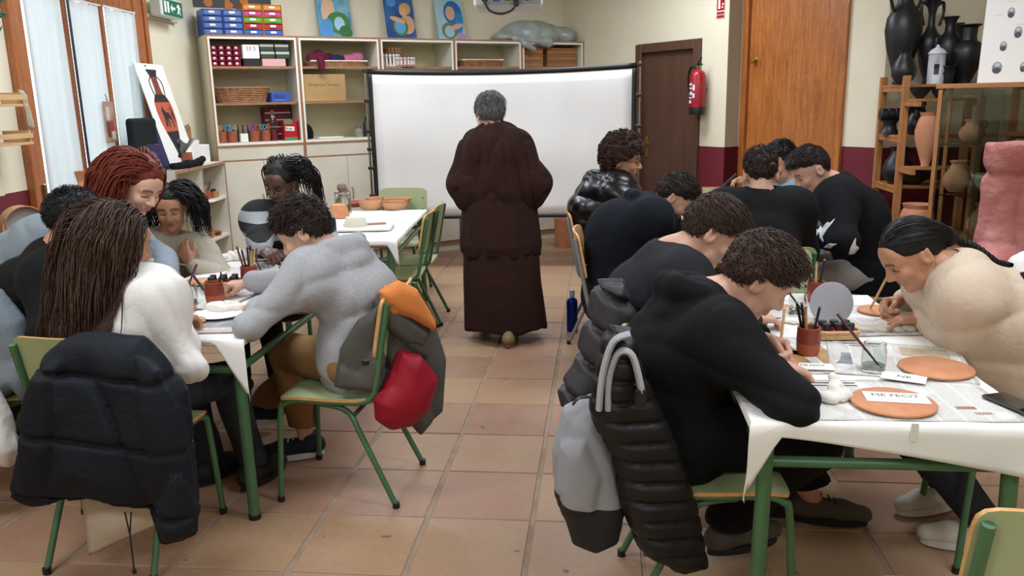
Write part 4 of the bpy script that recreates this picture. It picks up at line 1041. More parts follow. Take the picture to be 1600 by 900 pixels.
# girl in beige
def braid_hair(th, base, T, o, rng, Hd, G, L_):
    S = cap_sdf(T, .010, None, .0, .007, .0015, 60, 2); P = lambda l, f, u: T.c+T.s*(l*T.L+f*T.F+u*T.U)
    S.rc(P(0, -.1, .0), P(0, -.128, -.03), .045, .032, .03); v, f = S.mesh(.0045); parts = [(v, f)]
    n = 260; Q, nn = scalp(rng, n, T, lambda q: q[:, 2] > hb(q[:, 1], .008)); p = toW(T, Q); k = 9; path = np.zeros((n, k, 3)); tgt = P(0, -.125, -.02)
    for i in range(k):
        path[:, i] = p; d = tgt-p; d /= np.linalg.norm(d, axis=1, keepdims=True)+1e-6; p = p+d*.024
        p32 = p.astype(np.float32); sd = S.ev(p32); g = S.grad(p32); p = p+g*(.0012-sd)[:, None]
    parts.append(strands(path, np.full((n, k), .0035)*np.linspace(.6, 1, k), 4, .5))
    ctl = [tgt, aty(1499, 376, 2.84), aty(1522, 386, 2.83), aty(1542, 402, 2.82), aty(1556, 424, 2.81), aty(1567, 452, 2.80)]
    c = np.array([list(q) for q in bez(ctl, 10)]); L = len(c); tt = np.linspace(0, 1, L); br = []
    for j in range(3):
        a = tt*34+j*2.094; side = np.array([0, 1, 0.]); up = np.array([.75, 0, .65]); q = c+(np.sin(a)[:, None]*side+np.sin(2*a)[:, None]*.45*up)*.013*(1-.35*tt)[:, None]; br.append(q)
    for _ in range(2):
        for q in br: q32 = q.astype(np.float32); sd = G.ev(q32); q += G.grad(q32)*np.where(sd < .012, .012-sd, 0)[:, None]
    parts.append(strands(np.array(br), np.tile(.0145*(1-.45*tt), (3, 1)), 7, .9)); npobj('hair', *join(parts), hairm('hair_black', '#0c0a0a', '#221d1b'), th, base)
    pt = toW(T, np.array([[-.084, -.015, -.045], [.084, -.015, -.045]]))
    b = MB()
    for q in pt: b.tube([Vector(q-base)+Vector((.007*math.cos(a), 0, .008*math.sin(a))) for a in np.linspace(0, 6.28, 10)], .002, 5)
    obj('earrings', b, GOLD, th, smooth=True)
P_('p3', label='girl in a beige sweatshirt with a long dark braid, drawing on a clay disc', base=(1.45, 2.74), seed=8, hvox=.0036, handvox=.0036,
   pel=(1.44, 2.74, .545), neck=aty(1490, 424, 2.78), lat=(0, -1, 0), front=(-1, 0, 0), bulge=.05, hw=.15, head=aty(1425, 396, 2.80), look=(-.78, -.08, -.62), hup=(-.55, 0, .83), hs=.96, s=.97,
   armL=dict(w=atz(1446, 499, .765), pole=(.35, -1, -.25), pose='press', hand=(-1, .15, -.05), palm=(0, 0, -1)), armR=dict(w=atz(1412, 470, .80), pole=(.3, 1, -.5), pose='grip', hand=(-1, -.25, -.15), palm=(-.2, -.75, -.6)),
   legL=dict(a=(1.30, 2.72, .088), dir=(-1, .1, 0)), legR=dict(a=(1.28, 3.0, .088), dir=(-.8, -.3, 0)), skin=SK_T, top=BEIGE(), topname='sweatshirt', loose=.016, wrinkle=.008, pants=DENIM(), shoem=white_shoe(), hair=braid_hair)
# boy in navy hoodie
P_('p4', label='boy in a navy hoodie hunched low over the far table', base=(.12, 4.5), seed=11, hvox=.0045,
   pel=(.08, 4.5, .545), neck=aty(1012, 322, 4.5), lat=(0, 1, 0), front=(1, 0, 0), bulge=.1, head=aty(1053, 308, 4.5), look=(.72, -.02, -.69), hup=(.68, 0, .73),
   armR=dict(w=atz(1056, 352, .775), pole=(.2, -1, -.2), pose='relax', hand=(.8, .4, .3)), armL=dict(w=(.5, 4.7, .78), pole=(0, 1, -.4), pose='grip', hand=(1, -.3, 0)),
   legR=dict(a=(.5, 4.42, .088)), legL=dict(a=(.52, 4.62, .088)), skin=SK_L, top=NAVY(), topname='hoodie', hood=.95, loose=.03, wrinkle=.007, pants=BLACKC(),
   hair=short_hair(H_DKBR, .022, (0, .03, .08, .07, .085, .042), (0, 1, -.2), 420, .055, 0, .006, .006, .4, .6))
# boy in shiny puffer
def quilt(period, amp, axis): 
    ax = A3(nrm(axis))
    return lambda p: amp*(np.abs(np.sin((p @ ax)*np.pi/period))**.6-.45)
def glasses(th, base, T, m):
    b = MB(); P = lambda l, f, u: Vector(T.c+T.s*(l*T.L+f*T.F+u*T.U)-base)
    for q in (-1, 1):
        b.tube([P(q*.033+.025*math.cos(a), .105-.1*abs(.025*math.cos(a)+q*.033)**1.6, .001+.02*math.sin(a)) for a in np.linspace(0, 6.283, 15)], .0016, 5)
        b.tube([P(q*.058, .098, .006), P(q*.078, .05, .006), P(q*.082, -.01, .004)], .0017, 5)
    b.tube([P(-.009, .104, .004), P(0, .107, .006), P(.009, .104, .004)], .0016, 5); g = obj('glasses', b, m, th, smooth=True); return g
def afro(th, base, T, o, rng, Hd, G, L_):
    S = cap_sdf(T, .065, (0, .03, .095, .09, .1, .065), -.012, .036, .008, 120, 6); v, f = S.mesh(.005); n = 1100
    Q, nn = scalp(rng, n, T, lambda q: q[:, 2] > hb(q[:, 1], .0), 1.1); p = toW(T, Q); nw = nn[:, :1]*T.L+nn[:, 1:2]*T.F+nn[:, 2:3]*T.U
    p32 = p.astype(np.float32)
    for _ in range(3): sd = S.ev(p32); p32 = p32-S.grad(p32)*sd[:, None]
    k = 9; a = rng.rand(n, 1)*6.28; t1 = np.cross(nw, rng.normal(size=(n, 3))); t1 /= np.linalg.norm(t1, axis=1, keepdims=True); t2 = np.cross(nw, t1); path = np.zeros((n, k, 3))
    for i in range(k): q = i/(k-1); path[:, i] = p32+nw*(q*.018-.004)+(t1*np.cos(a+q*9)+t2*np.sin(a+q*9))*.0065
    npobj('hair', *join([(v, f), strands(path, np.full((n, k), .0028), 4, .8)]), H_AFRO(), th, base)
    glasses(th, base, T, mat('black_wire', '#151515', .3))
P_('p5', label='boy with curly afro hair, glasses and a shiny black puffer jacket', base=(.06, 5.29), seed=13, hvox=.0036,
   pel=(.03, 5.29, .56), neck=aty(948, 284, 5.3), lat=(-.1, 1, 0), front=(1, .1, 0), bulge=.06, head=aty(974, 250, 5.3), look=(.95, -.22, -.16), 
   armR=dict(w=(.42, 5.14, .78), pole=(0, -.8, -.6), pose='relax', hand=(1, .4, 0)), armL=dict(w=(.45, 5.45, .78), pole=(0, 1, -.4), pose='relax', hand=(1, -.4, 0)),
   legR=dict(a=(.5, 5.2, .088)), legL=dict(a=(.52, 5.42, .088)), skin=SK_T, top=shiny(), topname='puffer_jacket', hood=1.25, loose=.05, wrinkle=.011, puff=quilt(.13, .016, (.15, 0, 1)), pants=BLACKC(), hair=afro)
# boy with his back turned
P_('p6', label='boy in a plain black sweatshirt sitting with his back turned', base=(.8, 4.18), seed=17, hvox=.005,
   pel=(.8, 4.2, .55), neck=aty(1190, 308, 4.22), lat=(-1, 0, 0), front=(0, 1, 0), bulge=.04, head=aty(1188, 272, 4.28), look=(.05, .93, -.36), hup=(0, .3, .95),
   armR=dict(w=(1.02, 4.62, .77), pole=(.45, -.3, -.9), pose='relax', hand=(-.5, 1, 0)), armL=dict(w=(.6, 4.62, .77), pole=(-1, -.3, -.5), pose='relax', hand=(.5, 1, 0)),
   legR=dict(a=(.9, 4.6, .088)), legL=dict(a=(.7, 4.6, .088)), skin=SK_L, top=BLACKC(), topname='sweatshirt', loose=.02, hw=.175, pants=BLACKC(),
   hair=short_hair(H_DKBR, .016, (0, .01, .08, .066, .075, .04), (0, .4, .2), 520, .035, .012, .004, .006, .8, .7, .004, 110))
# boy in the leaf sweater
P_('p7', label='boy in a black sweater with white leaf patches, smiling down', base=(1.5, 4.78), seed=19, hvox=.004,
   pel=(1.5, 4.78, .55), neck=aty(1303, 287, 4.78), lat=(0, -1, 0), front=(-1, 0, 0), bulge=.06, head=aty(1268, 266, 4.76), look=(-.82, -.14, -.55), hup=(-.5, 0, .85),
   armL=dict(w=(1.14, 4.62, .775), pole=(.2, -1, -.5), pose='relax', hand=(-1, .3, 0)), armR=dict(w=(1.1, 4.95, .775), pole=(0, 1, -.4), pose='grip', hand=(-1, -.3, 0)),
   legL=dict(a=(1.16, 4.68, .088)), legR=dict(a=(1.14, 4.9, .088)), skin=SK_L, top=leafy(), topname='sweater', loose=.032, wrinkle=.007, pants=LGREY(), wide=1.3, shoem=white_shoe(),
   hair=short_hair(H_DKBR, .022, (0, .04, .085, .068, .08, .045), (0, 1, -.15), 480, .06, .012, .003, .005, .3, .6))
# boy in pale blue
P_('p8', label='boy in a pale blue top reaching out with a marker', base=(1.4, 5.8), seed=23, hvox=.0045,
   pel=(1.38, 5.82, .55), neck=aty(1240, 290, 5.78), lat=(.5, -.87, 0), front=(-.87, -.5, 0), bulge=.03, head=aty(1220, 254, 5.74), look=(-.8, -.55, -.25),
   armR=dict(w=aty(1172, 283, 5.6), pole=(.2, .5, -.8), pose='relax', hand=(-.8, -.2, .15), palm=(0, -.4, -.9)), armL=dict(w=(1.1, 5.62, .775), pole=(0, -1, -.4), pose='relax', hand=(-1, 0, 0)),
   legL=dict(a=(1.12, 5.66, .088)), legR=dict(a=(1.1, 5.9, .088)), skin=SK_T, top=PALEB(), topname='shirt', loose=.02, pants=DENIM(),
   hair=short_hair(H_BLK, .03, (0, .02, .085, .07, .08, .05), (0, .3, .2), 420, .04, .004, .01, .008, .9, .6, .0042, 100))
# ---- left table
P_('l1', label='girl with very long wavy brown hair in a white shirt, back to us', base=(-1.66, 2.6), seed=29, hvox=.005,
   pel=(-1.66, 2.60, .55), neck=aty(176, 432, 2.62), lat=(-.95, .3, 0), front=(.3, .95, 0), bulge=.03, head=aty(186, 378, 2.66), look=(.62, .7, -.34), s=.96,
   armR=dict(w=atz(275, 500, .785), pole=(.55, -.5, -.8), pose='relax', hand=(.15, 1, -.1)), armL=dict(w=(-1.72, 3.02, .77), pole=(-1, 0, -.4), pose='relax', hand=(.3, 1, 0)),
   legR=dict(a=(-1.42, 3.02, .088), pole=(.2, .8, 1)), legL=dict(a=(-1.62, 3.05, .088), pole=(0, .8, 1)), skin=SK_T, top=WHITEC(), topname='shirt', loose=.011, armr=.95, wrinkle=.021, hem=.1, pants=DENIM(),
   hair=long_hair(H_LONG, 330, .60, .011, 27, .0046, back=.75, fall=(-.17, -.2, -1), step=.021, thick=.014, spread=.6, mult=5))
P_('l2', label='boy in a black tee with cropped black hair beside the red haired woman', base=(-2.34, 3.04), seed=31, hvox=.005,
   pel=(-2.34, 3.04, .55), neck=aty(88, 396, 3.06), lat=(-.2, .98, 0), front=(.98, .2, 0), bulge=.05, head=aty(116, 345, 3.1), look=(.8, .5, -.3), hup=(.2, .1, 1),
   armR=dict(w=(-1.9, 2.92, .775), pole=(0, -1, -.5), pose='relax', hand=(1, .3, 0)), armL=dict(w=(-1.9, 3.24, .775), pole=(0, 1, -.4), pose='grip', hand=(1, -.2, 0)),
   legR=dict(a=(-1.95, 2.95, .088)), legL=dict(a=(-1.95, 3.15, .088)), skin=SK_T, top=BLACKC(), topname='tee', loose=.016, pants=BLACKC(),
   hair=short_hair(H_BLK, .010, (0, .01, .08, .066, .075, .036), (0, .2, .3), 700, .022, -.004, .008, .003, .5, .9, .0032))
P_('l3', label='red haired woman in a blue-grey cardigan leaning over the table', base=(-2.72, 3.42), seed=37, hvox=.0036,
   pel=aty(-25, 452, 3.38), neck=aty(160, 342, 3.46), lat=(-.1, 1, 0), front=(1, 0, -.2), bulge=.02, head=aty(216, 290, 3.46), look=(.80, -.32, -.5), hup=(.4, 0, .9),
   armR=dict(w=atz(247, 452, .79), pole=(-.3, -1, .1), pose='relax', hand=(1, .1, -.1)), armL=dict(w=atz(262, 444, .78), pole=(-.1, 1, 0), pose='relax', hand=(1, -.3, -.1)),
   legR=dict(a=(-2.74, 3.3, .088), pole=(1, 0, 0)), legL=dict(a=(-2.74, 3.55, .088), pole=(1, 0, 0)), skin=SK_L, top=BLUEG(), topname='cardigan', loose=.010, wrinkle=.014, belly=1.1, hem=.12, pants=DENIM(),
   hair=long_hair(H_RED, 300, .34, .008, 26, .0085, back=1.0, fall=(-.38, -.12, -1), thick=.022, step=.02, spread=.9, mask=lambda q: (q[:, 2] > hb(q[:, 1], .004)) & (q[:, 1] < .055) & (q[:, 0] < .05)))
P_('l4', label='girl with dark curls in a cream shirt raising a hand to her chin', base=(-2.36, 4.0), seed=41, hvox=.0032,
   pel=(-2.36, 4.02, .54), neck=aty(262, 374, 4.0), lat=(.9, .42, 0), front=(.42, -.9, 0), bulge=.03, head=aty(267, 324, 3.96), look=(.30, -.9, -.28), hs=.97, s=.95,
   armL=dict(w=aty(299, 415, 3.86), pole=(.8, .3, -.6), pose='relax', hand=(-.45, .05, .9), palm=(0, .8, .2)), armR=dict(w=atz(276, 440, .81), pole=(-.8, 0, -.6), pose='grip', hand=(.9, -.3, .1), palm=(0, -.4, -.9)),
   legL=dict(a=(-2.0, 3.75, .088)), legR=dict(a=(-2.18, 3.65, .088)), skin=SK_T, top=CREAMC(), topname='shirt', loose=.018, pants=DENIM(),
   hair=long_hair(H_BLK, 240, .30, .010, 40, .006, back=.35, fall=(.03, -.02, -1), thick=.010, step=.017, spread=.7, mask=lambda q: q[:, 2] > hb(q[:, 1], .006)))
def braids(th, base, T, o, rng, Hd, G, L_):
    long_hair(H_BLK, 150, .34, .001, 120, .0058, back=.9, fall=(.1, .14, -1), thick=.008, step=.013, spread=.3, mask=lambda q: (q[:, 2] > hb(q[:, 1], .006)) & (q[:, 1] < .025), mult=1.6)(th, base, T, o, rng, Hd, G, L_)
P_('l5', label='girl with long black braids in a black and grey striped sweater', base=(-1.8, 4.46), seed=43, hvox=.0032,
   pel=(-1.8, 4.48, .55), neck=aty(452, 332, 4.46), lat=(1, 0, 0), front=(-.1, -1, 0), bulge=.05, head=aty(442, 285, 4.38), look=(-.3, -.88, -.36), hup=(0, -.3, .95),
   armR=dict(w=atz(410, 394, .82), pole=(-.45, .3, -1), pose='grip', hand=(.8, -.55, -.1), palm=(.3, .2, -.9)), armL=dict(w=atz(480, 402, .785), pole=(1, .1, -.5), pose='press', hand=(-.75, -.6, -.1)),
   legL=dict(a=(-1.7, 4.05, .088)), legR=dict(a=(-1.92, 4.05, .088)), skin=SK_D, top=striped(), topname='sweater', loose=.024, pants=BLACKC(), hair=braids)
P_('l6', label='boy in a grey marl hoodie and tan trousers leaning on the table', base=(-.98, 3.08), seed=47, hvox=.0036, handvox=.0036,
   pel=(-.97, 3.09, .55), neck=aty(520, 400, 3.12), lat=(0, -1, 0), front=(-1, 0, 0), bulge=.07, head=aty(477, 362, 3.14), look=(-.84, -.04, -.54), hup=(-.45, 0, .9),
   armL=dict(w=atz(415, 476, .77), pole=(-.15, -1, -.25), pose='press', hand=(-.8, .6, -.1)), armR=dict(w=(-1.52, 3.38, .78), pole=(0, 1, -.4), pose='grip', hand=(-1, -.3, 0)),
   legL=dict(a=(-1.30, 3.32, .088), pole=(-.6, .2, 1), dir=(-.9, -.3, 0)), legR=dict(a=(-1.66, 3.62, .088), pole=(-.6, .2, 1), dir=(-1, -.1, 0)), skin=SK_L, top=GREYH(), topname='hoodie', hood=1.35, loose=.013, wrinkle=.017, pants=TAN(), wide=1.15, hem=.03, shoem=navy_shoe(),
   hair=short_hair(H_DKBR, .024, (0, .02, .085, .072, .085, .045), (0, .9, -.1), 620, .06, -.004, .012, .008, .7, .6, .0046, 90))
# ---- standing woman in a brown layered robe
def robe(th, base, rows, m, name, seed, nf, amp, N_=72):
    """rows: (z, rx, ry, cx, cy) from top to bottom; folds deepen downwards"""
    rows = [r for r in rows]; zs = np.linspace(0, len(rows)-1, 26); R = np.array(rows); V = []; 
    for i, q in enumerate(zs):
        z, rx, ry, cx, cy = [np.interp(q, range(len(rows)), R[:, j]) for j in range(5)]; a = np.arange(N_)*2*np.pi/N_; f_ = q/(len(rows)-1)
        fo = 1+amp*f_**.7*(np.sin(a*nf+seed+1.2*np.sin(a*2+seed))*.6+np.sin(a*nf*1.7+seed*2+f_)*.4)
        V.append(np.stack([cx+rx*fo*np.cos(a), cy+ry*fo*np.sin(a), z+np.where(f_ > .98, .012*np.sin(a*nf*.5+seed), 0)+a*0], -1))
    V = np.array(V); idx = np.arange(V.shape[0]*N_).reshape(-1, N_); F = np.stack([idx[:-1], idx[1:], np.roll(idx[1:], -1, 1), np.roll(idx[:-1], -1, 1)], -1).reshape(-1, 4)
    o = npobj(name, V.reshape(-1, 3), F, m, th, base); md = o.modifiers.new('thickness', 'SOLIDIFY'); md.thickness = .006; md.offset = -1; return o
def woman():
    base = np.array([-.63, 5.2, 0]); th = thing('person', 'grey haired woman in a long brown layered robe walking towards the screen', 'person', base)
    T = HT(); T.c = aty(765, 180, 5.22); T.s = .97; T.F = nrm((-.42, .85, -.3)); T.U = nrm(V3(0, .2, 1)-T.F*(V3(0, .2, 1) @ T.F)); T.L = np.cross(T.U, T.F)
    neck = aty(773, 207, 5.19); Hd = SDF(); head_local(Hd, T); Hd.rc(T.c-T.F*.03-T.U*.05, neck, .05, .055, .025); Hd.rc(neck, neck-V3(0, 0, .12), .06, .1, .05); hv, hf = Hd.mesh(.004)
    B = SDF(); B.rc(neck-V3(0, 0, .08), (-.63, 5.2, .85), .1, .13, .03)
    for q in (-1, 1): B.rc((-.63+q*.09, 5.2, .85), (-.63+q*.08, 5.2, .1), .07, .045, .03); B.rc(neck+V3(q*.15, 0, -.09), (-.63+q*.25, 5.14, .98), .05, .04, .03); B.rc((-.63+q*.25, 5.14, .98), (-.63+q*.14, 5.36, .98), .04, .03, .02)
    v, f = join([(hv, hf), B.mesh(.016)]); lip, br = head_attrs(v, T); n0 = len(hv); lip[n0:] = 0; br[n0:] = 0; npobj('body', v, f, SK_L(), th, base, {'lip': lip, 'brow': br})
    m = BROWNR(); c = -.635
    robe(th, base, [(.97, .21, .16, c, 5.2), (.75, .235, .19, c, 5.2), (.4, .25, .21, c+.005, 5.19), (.22, .262, .225, c+.015, 5.2), (.085, .272, .225, c+.02, 5.21)], m, 'skirt', 1.3, 9, .045)
    robe(th, base, [(1.02, .215, .17, c, 5.2), (.9, .235, .185, c, 5.2), (.75, .25, .2, c, 5.2), (.64, .26, .215, c, 5.2), (.575, .25, .205, c, 5.2)], m, 'tunic', 2.1, 11, .05)
    G = SDF()
    G.rc(neck-V3(.02, 0, .02), neck-V3(-.02, 0, .02), .075, None, .03)
    for q in (-1, 1):
        s0 = neck+V3(q*.12, -.005, -.095); e0 = V3(c+q*.235, 5.17, 1.02); G.rc(neck-V3(0, 0, .03), s0, .065, .075, .06); G.rc(s0, e0, .085, .085, .08); G.rc(e0, (c+q*.175, 5.34, .97), .085, .07, .05)
        G.rc(e0, (c+q*.215, 5.17, .93), .08, .06, .05)
    G.rc((c, 5.19, 1.16), (c, 5.19, .99), .21, .235, .09, sq=(0, 1, 0), q=1.3)
    G.rc(neck-V3(0, 0, .0), T.c-T.U*.02, .058, .066, .008, sub=True)
    G.disp = lambda p: .007*wav(p*A3((1.6, 1.2, .35)), 30, 3)+.016*crease(p*A3((1.4, 1, .3)), 30, 5)-.006
    v, f = G.mesh(.0085); npobj('poncho', v, f, m, th, base)
    short_hair(H_GREY, .026, (0, -.02, .075, .08, .095, .055), (0, -.35, -.75), 420, .075, -.03, .014, .006, .35, .5, .0048)(th, base, T, dict(seed=4), np.random.RandomState(5), Hd, G, None)
    glasses(th, base, T, mat('dark_wire', '#2b2420', .35))
    tn = (mat('tan_leather', '#7b6244', .6), mat('tan_sole', '#6b5438', .7))
    shoe(th, base, V3(-.575, 5.03, .088), V3(.05, 1, 0), tn, .95); shoe(th, base, V3(-.78, 5.36, .12), V3(-.1, 1, 0), tn, .95)
woman()
# ------------------------------------------------------------------ jackets and bags hung on the chairs
def soft(name, label, cat, S, vox, m, base, group=None):
    v, f = S.mesh(vox); base = np.array(base, float); th = thing(name, label, cat, base, 0, group); return th, npobj('shell', v, f, m, th, base)
def seams(period, amp, w=.12, axis=(0, 0, 1), ph=0):
    ax = A3(nrm(axis))
    def f(p):
        q = ((p @ ax)+.006*wav(p, 14, 2))/period+ph; d = np.abs(q-np.round(q))
        return (amp*np.exp(-(d/w)**2)-amp*.35).astype(np.float32)
    return f
NYL = lambda n, c, r=.5: mat(n, c, r, bump=.35, bscale=16, bdist=.01, spec=.4)
def PX(pts, y, f=None): return [aty(x, v, y if f is None else f(x, v)) for x, v in pts]
# navy padded jacket over the long haired girl's chair
def navy():
    S = SDF(); Y = 2.27; n_ = (.05, -1, .1)
    S.pil(PX(((20, 770), (33, 690), (48, 605), (72, 548), (100, 528), (160, 524), (225, 530), (252, 558), (290, 610), (300, 690), (312, 800), (300, 836), (258, 846), (236, 792), (185, 788), (140, 774), (110, 776), (85, 786), (45, 792)), Y), n_, .075, .11)
    S.pil(PX(((215, 560), (250, 575), (285, 640), (298, 720), (311, 800), (303, 832), (260, 843), (242, 795), (236, 720), (218, 640)), Y-.05), (.25, -1, .05), .045, .06, .025)
    S.pil(PX(((60, 580), (92, 565), (105, 640), (95, 720), (76, 786), (45, 790), (24, 768), (38, 690), (46, 620)), Y-.045), (-.2, -1, .05), .035, .05, .025)
    sm = seams(.205, .018, .04, (.1, 0, 1), .12)
    S.disp = lambda p: sm(p)+.006*wav(p, 20, 4)+.022*crease(p*A3((1.4, 1.4, .5)), 13, 9, 5)-.005
    th, o = soft('padded_jacket', 'navy padded jacket hanging over the long haired girl\'s chair back', 'jacket', S, .009, cloth('navy_shell', '#0b1017', '#0f151d', .75, 8, .3), (-1.68, 2.25, .2))
    b = MB(); q = [Vector(aty(x, y, 2.26))-th.location for x, y in ((195, 800), (203, 835), (210, 893))]; b.tube(q, .0028, 5); b.tube([Vector(aty(x, y, 2.26))-th.location for x, y in ((205, 800), (203, 838))], .0025, 5); b.lathe([(0, -.01), (.007, -.006), (.007, .006), (0, .01)], 8, q[-1]); obj('drawcord', b, BLACKP, th)
    b = MB(); b.tube(bez([Vector(aty(x, y, 2.33))-th.location for x, y in ((288, 608), (296, 650), (300, 690))], 4), .004, 5); obj('zip', b, mat('white_zip', '#d8d6cf', .4), th)
navy()
def slab(px, y, th_=.02): return [Vector(aty(a, b, y)) for a, b in px]
def tote():
    P = slab(((128, 775), (236, 770), (243, 820), (140, 868)), 2.36)
    b = MB(); b.grid(lambda a, c: (P[0]*(1-a)+P[1]*a)*(1-c)+(P[3]*(1-a)+P[2]*a)*c+Vector((0, .03*math.sin(a*3.1)*math.sin(c*3.1), 0))-P[3], 12, 12)
    k = len(b.v); b.grid(lambda a, c: (P[0]*(1-a)+P[1]*a)*(1-c)+(P[3]*(1-a)+P[2]*a)*c-Vector((0, .035*math.sin(a*3.1)*math.sin(c*3.1)+.002, 0))-P[3], 12, 12)
    th = thing('tote_bag', 'cream cloth tote bag hanging below the navy jacket', 'bag', P[3]); obj('bag', b, cloth('cream_canvas', '#b9ad97', '#c4b8a2'), th, smooth=True, solid=.003, angle=False)
    b = MB()
    for x in (150, 215): b.tube(bez([Vector(aty(x, 775, 2.36))-P[3], Vector(aty(x+3, 700, 2.36))-P[3], Vector(aty(x+18, 560, 2.36))-P[3]], 5), .006, 6)
    obj('strap', b, cloth('cream_canvas', '#b9ad97'), th, smooth=True)
tote()
# grey jacket with orange lining on the grey boy's chair
def greyjack():
    S = SDF(); W_ = lambda x, y, d=3.05: aty(x, y, d)
    n_ = (.55, -.83, 0); fy = lambda x, v: 2.98+(x-600)*.0013
    S.pil(PX(((585, 470), (640, 460), (680, 500), (696, 560), (690, 640), (655, 682), (638, 660), (600, 560)), 0, fy), n_, .045, .05)
    S.pil(PX(((530, 545), (560, 500), (592, 480), (604, 560), (588, 612), (545, 612), (522, 605)), 0, lambda x, v: 2.9), (.1, -1, 0), .028, .04)
    S.pil(PX(((590, 470), (625, 480), (672, 515), (668, 560), (630, 540), (600, 510)), 0, lambda x, v: fy(x, v)-.05), n_, .035, .04)
    S.disp = lambda p: .006*wav(p, 30, 2)+.014*crease(p*A3((1.3, 1.3, .6)), 17, 3, 4)-.005
    th, o = soft('casual_jacket', 'grey jacket with orange lining thrown over the hooded boy\'s chair', 'jacket', S, .0075, cloth('olive_grey_shell', '#4c4a45', '#57554f', .7), (-.78, 3.08, .35))
    S = SDF(); S.pil(PX(((592, 455), (622, 438), (650, 450), (682, 502), (678, 517), (640, 497), (610, 492), (596, 478)), 0, lambda x, v: fy(x, v)-.065), n_, .04, .035); S.pil(PX(((598, 448), (625, 440), (645, 455), (610, 470)), 0, lambda x, v: fy(x, v)-.02), n_, .04, .03)
    S.disp = lambda p: .005*wav(p, 34, 5)+.012*crease(p*A3((.7, 1.2, 1)), 20, 7, 4)-.004
    v, f = S.mesh(.007); o = npobj('lining', v, f, cloth('orange_fleece', '#cf7a3a', '#da8a4c'), th, np.array(th.location)); o['label'] = 'bright orange fleece lining'
    b = MB(); b.tube([Vector(W_(x, y, 2.92))-th.location for x, y in ((553, 522), (545, 548), (533, 585))], .008, 6, flat=.4); obj('zip_tape', b, cloth('orange_fleece', '#c86a2a'), th)
    S = SDF(); S.pil(PX(((625, 546), (655, 553), (682, 590), (668, 640), (640, 665), (610, 671), (587, 655), (585, 625), (605, 595)), 0, lambda x, v: fy(x, v)-.085), n_, .075, .085)
    S.disp = lambda p: .006*wav(p, 30, 7)+.015*crease(p*A3((1.3, 1.3, .5)), 18, 4, 4)-.005
    v, f = S.mesh(.007); bs = np.array((-.75, 2.98, .3)); tb = thing('drawstring_backpack', 'red drawstring backpack hanging on the hooded boy\'s chair', 'backpack', bs); npobj('sack', v, f, cloth('red_nylon', '#8a1424', '#97182a', .55), tb, bs)
    b = MB(); b.tube(bez([Vector(W_(x, y, 2.9))-Vector(bs) for x, y in ((556, 528), (566, 562), (582, 590), (592, 608))], 5), .014, 6, flat=.25); obj('strap', b, cloth('red_nylon', '#8a1424'), tb, smooth=True)
    b = MB(); q = Vector(W_(572, 566, 2.885))-Vector(bs); b.bbox(q, (.03, .012, .022), .003); obj('buckle', b, BLACKP, tb)
greyjack()
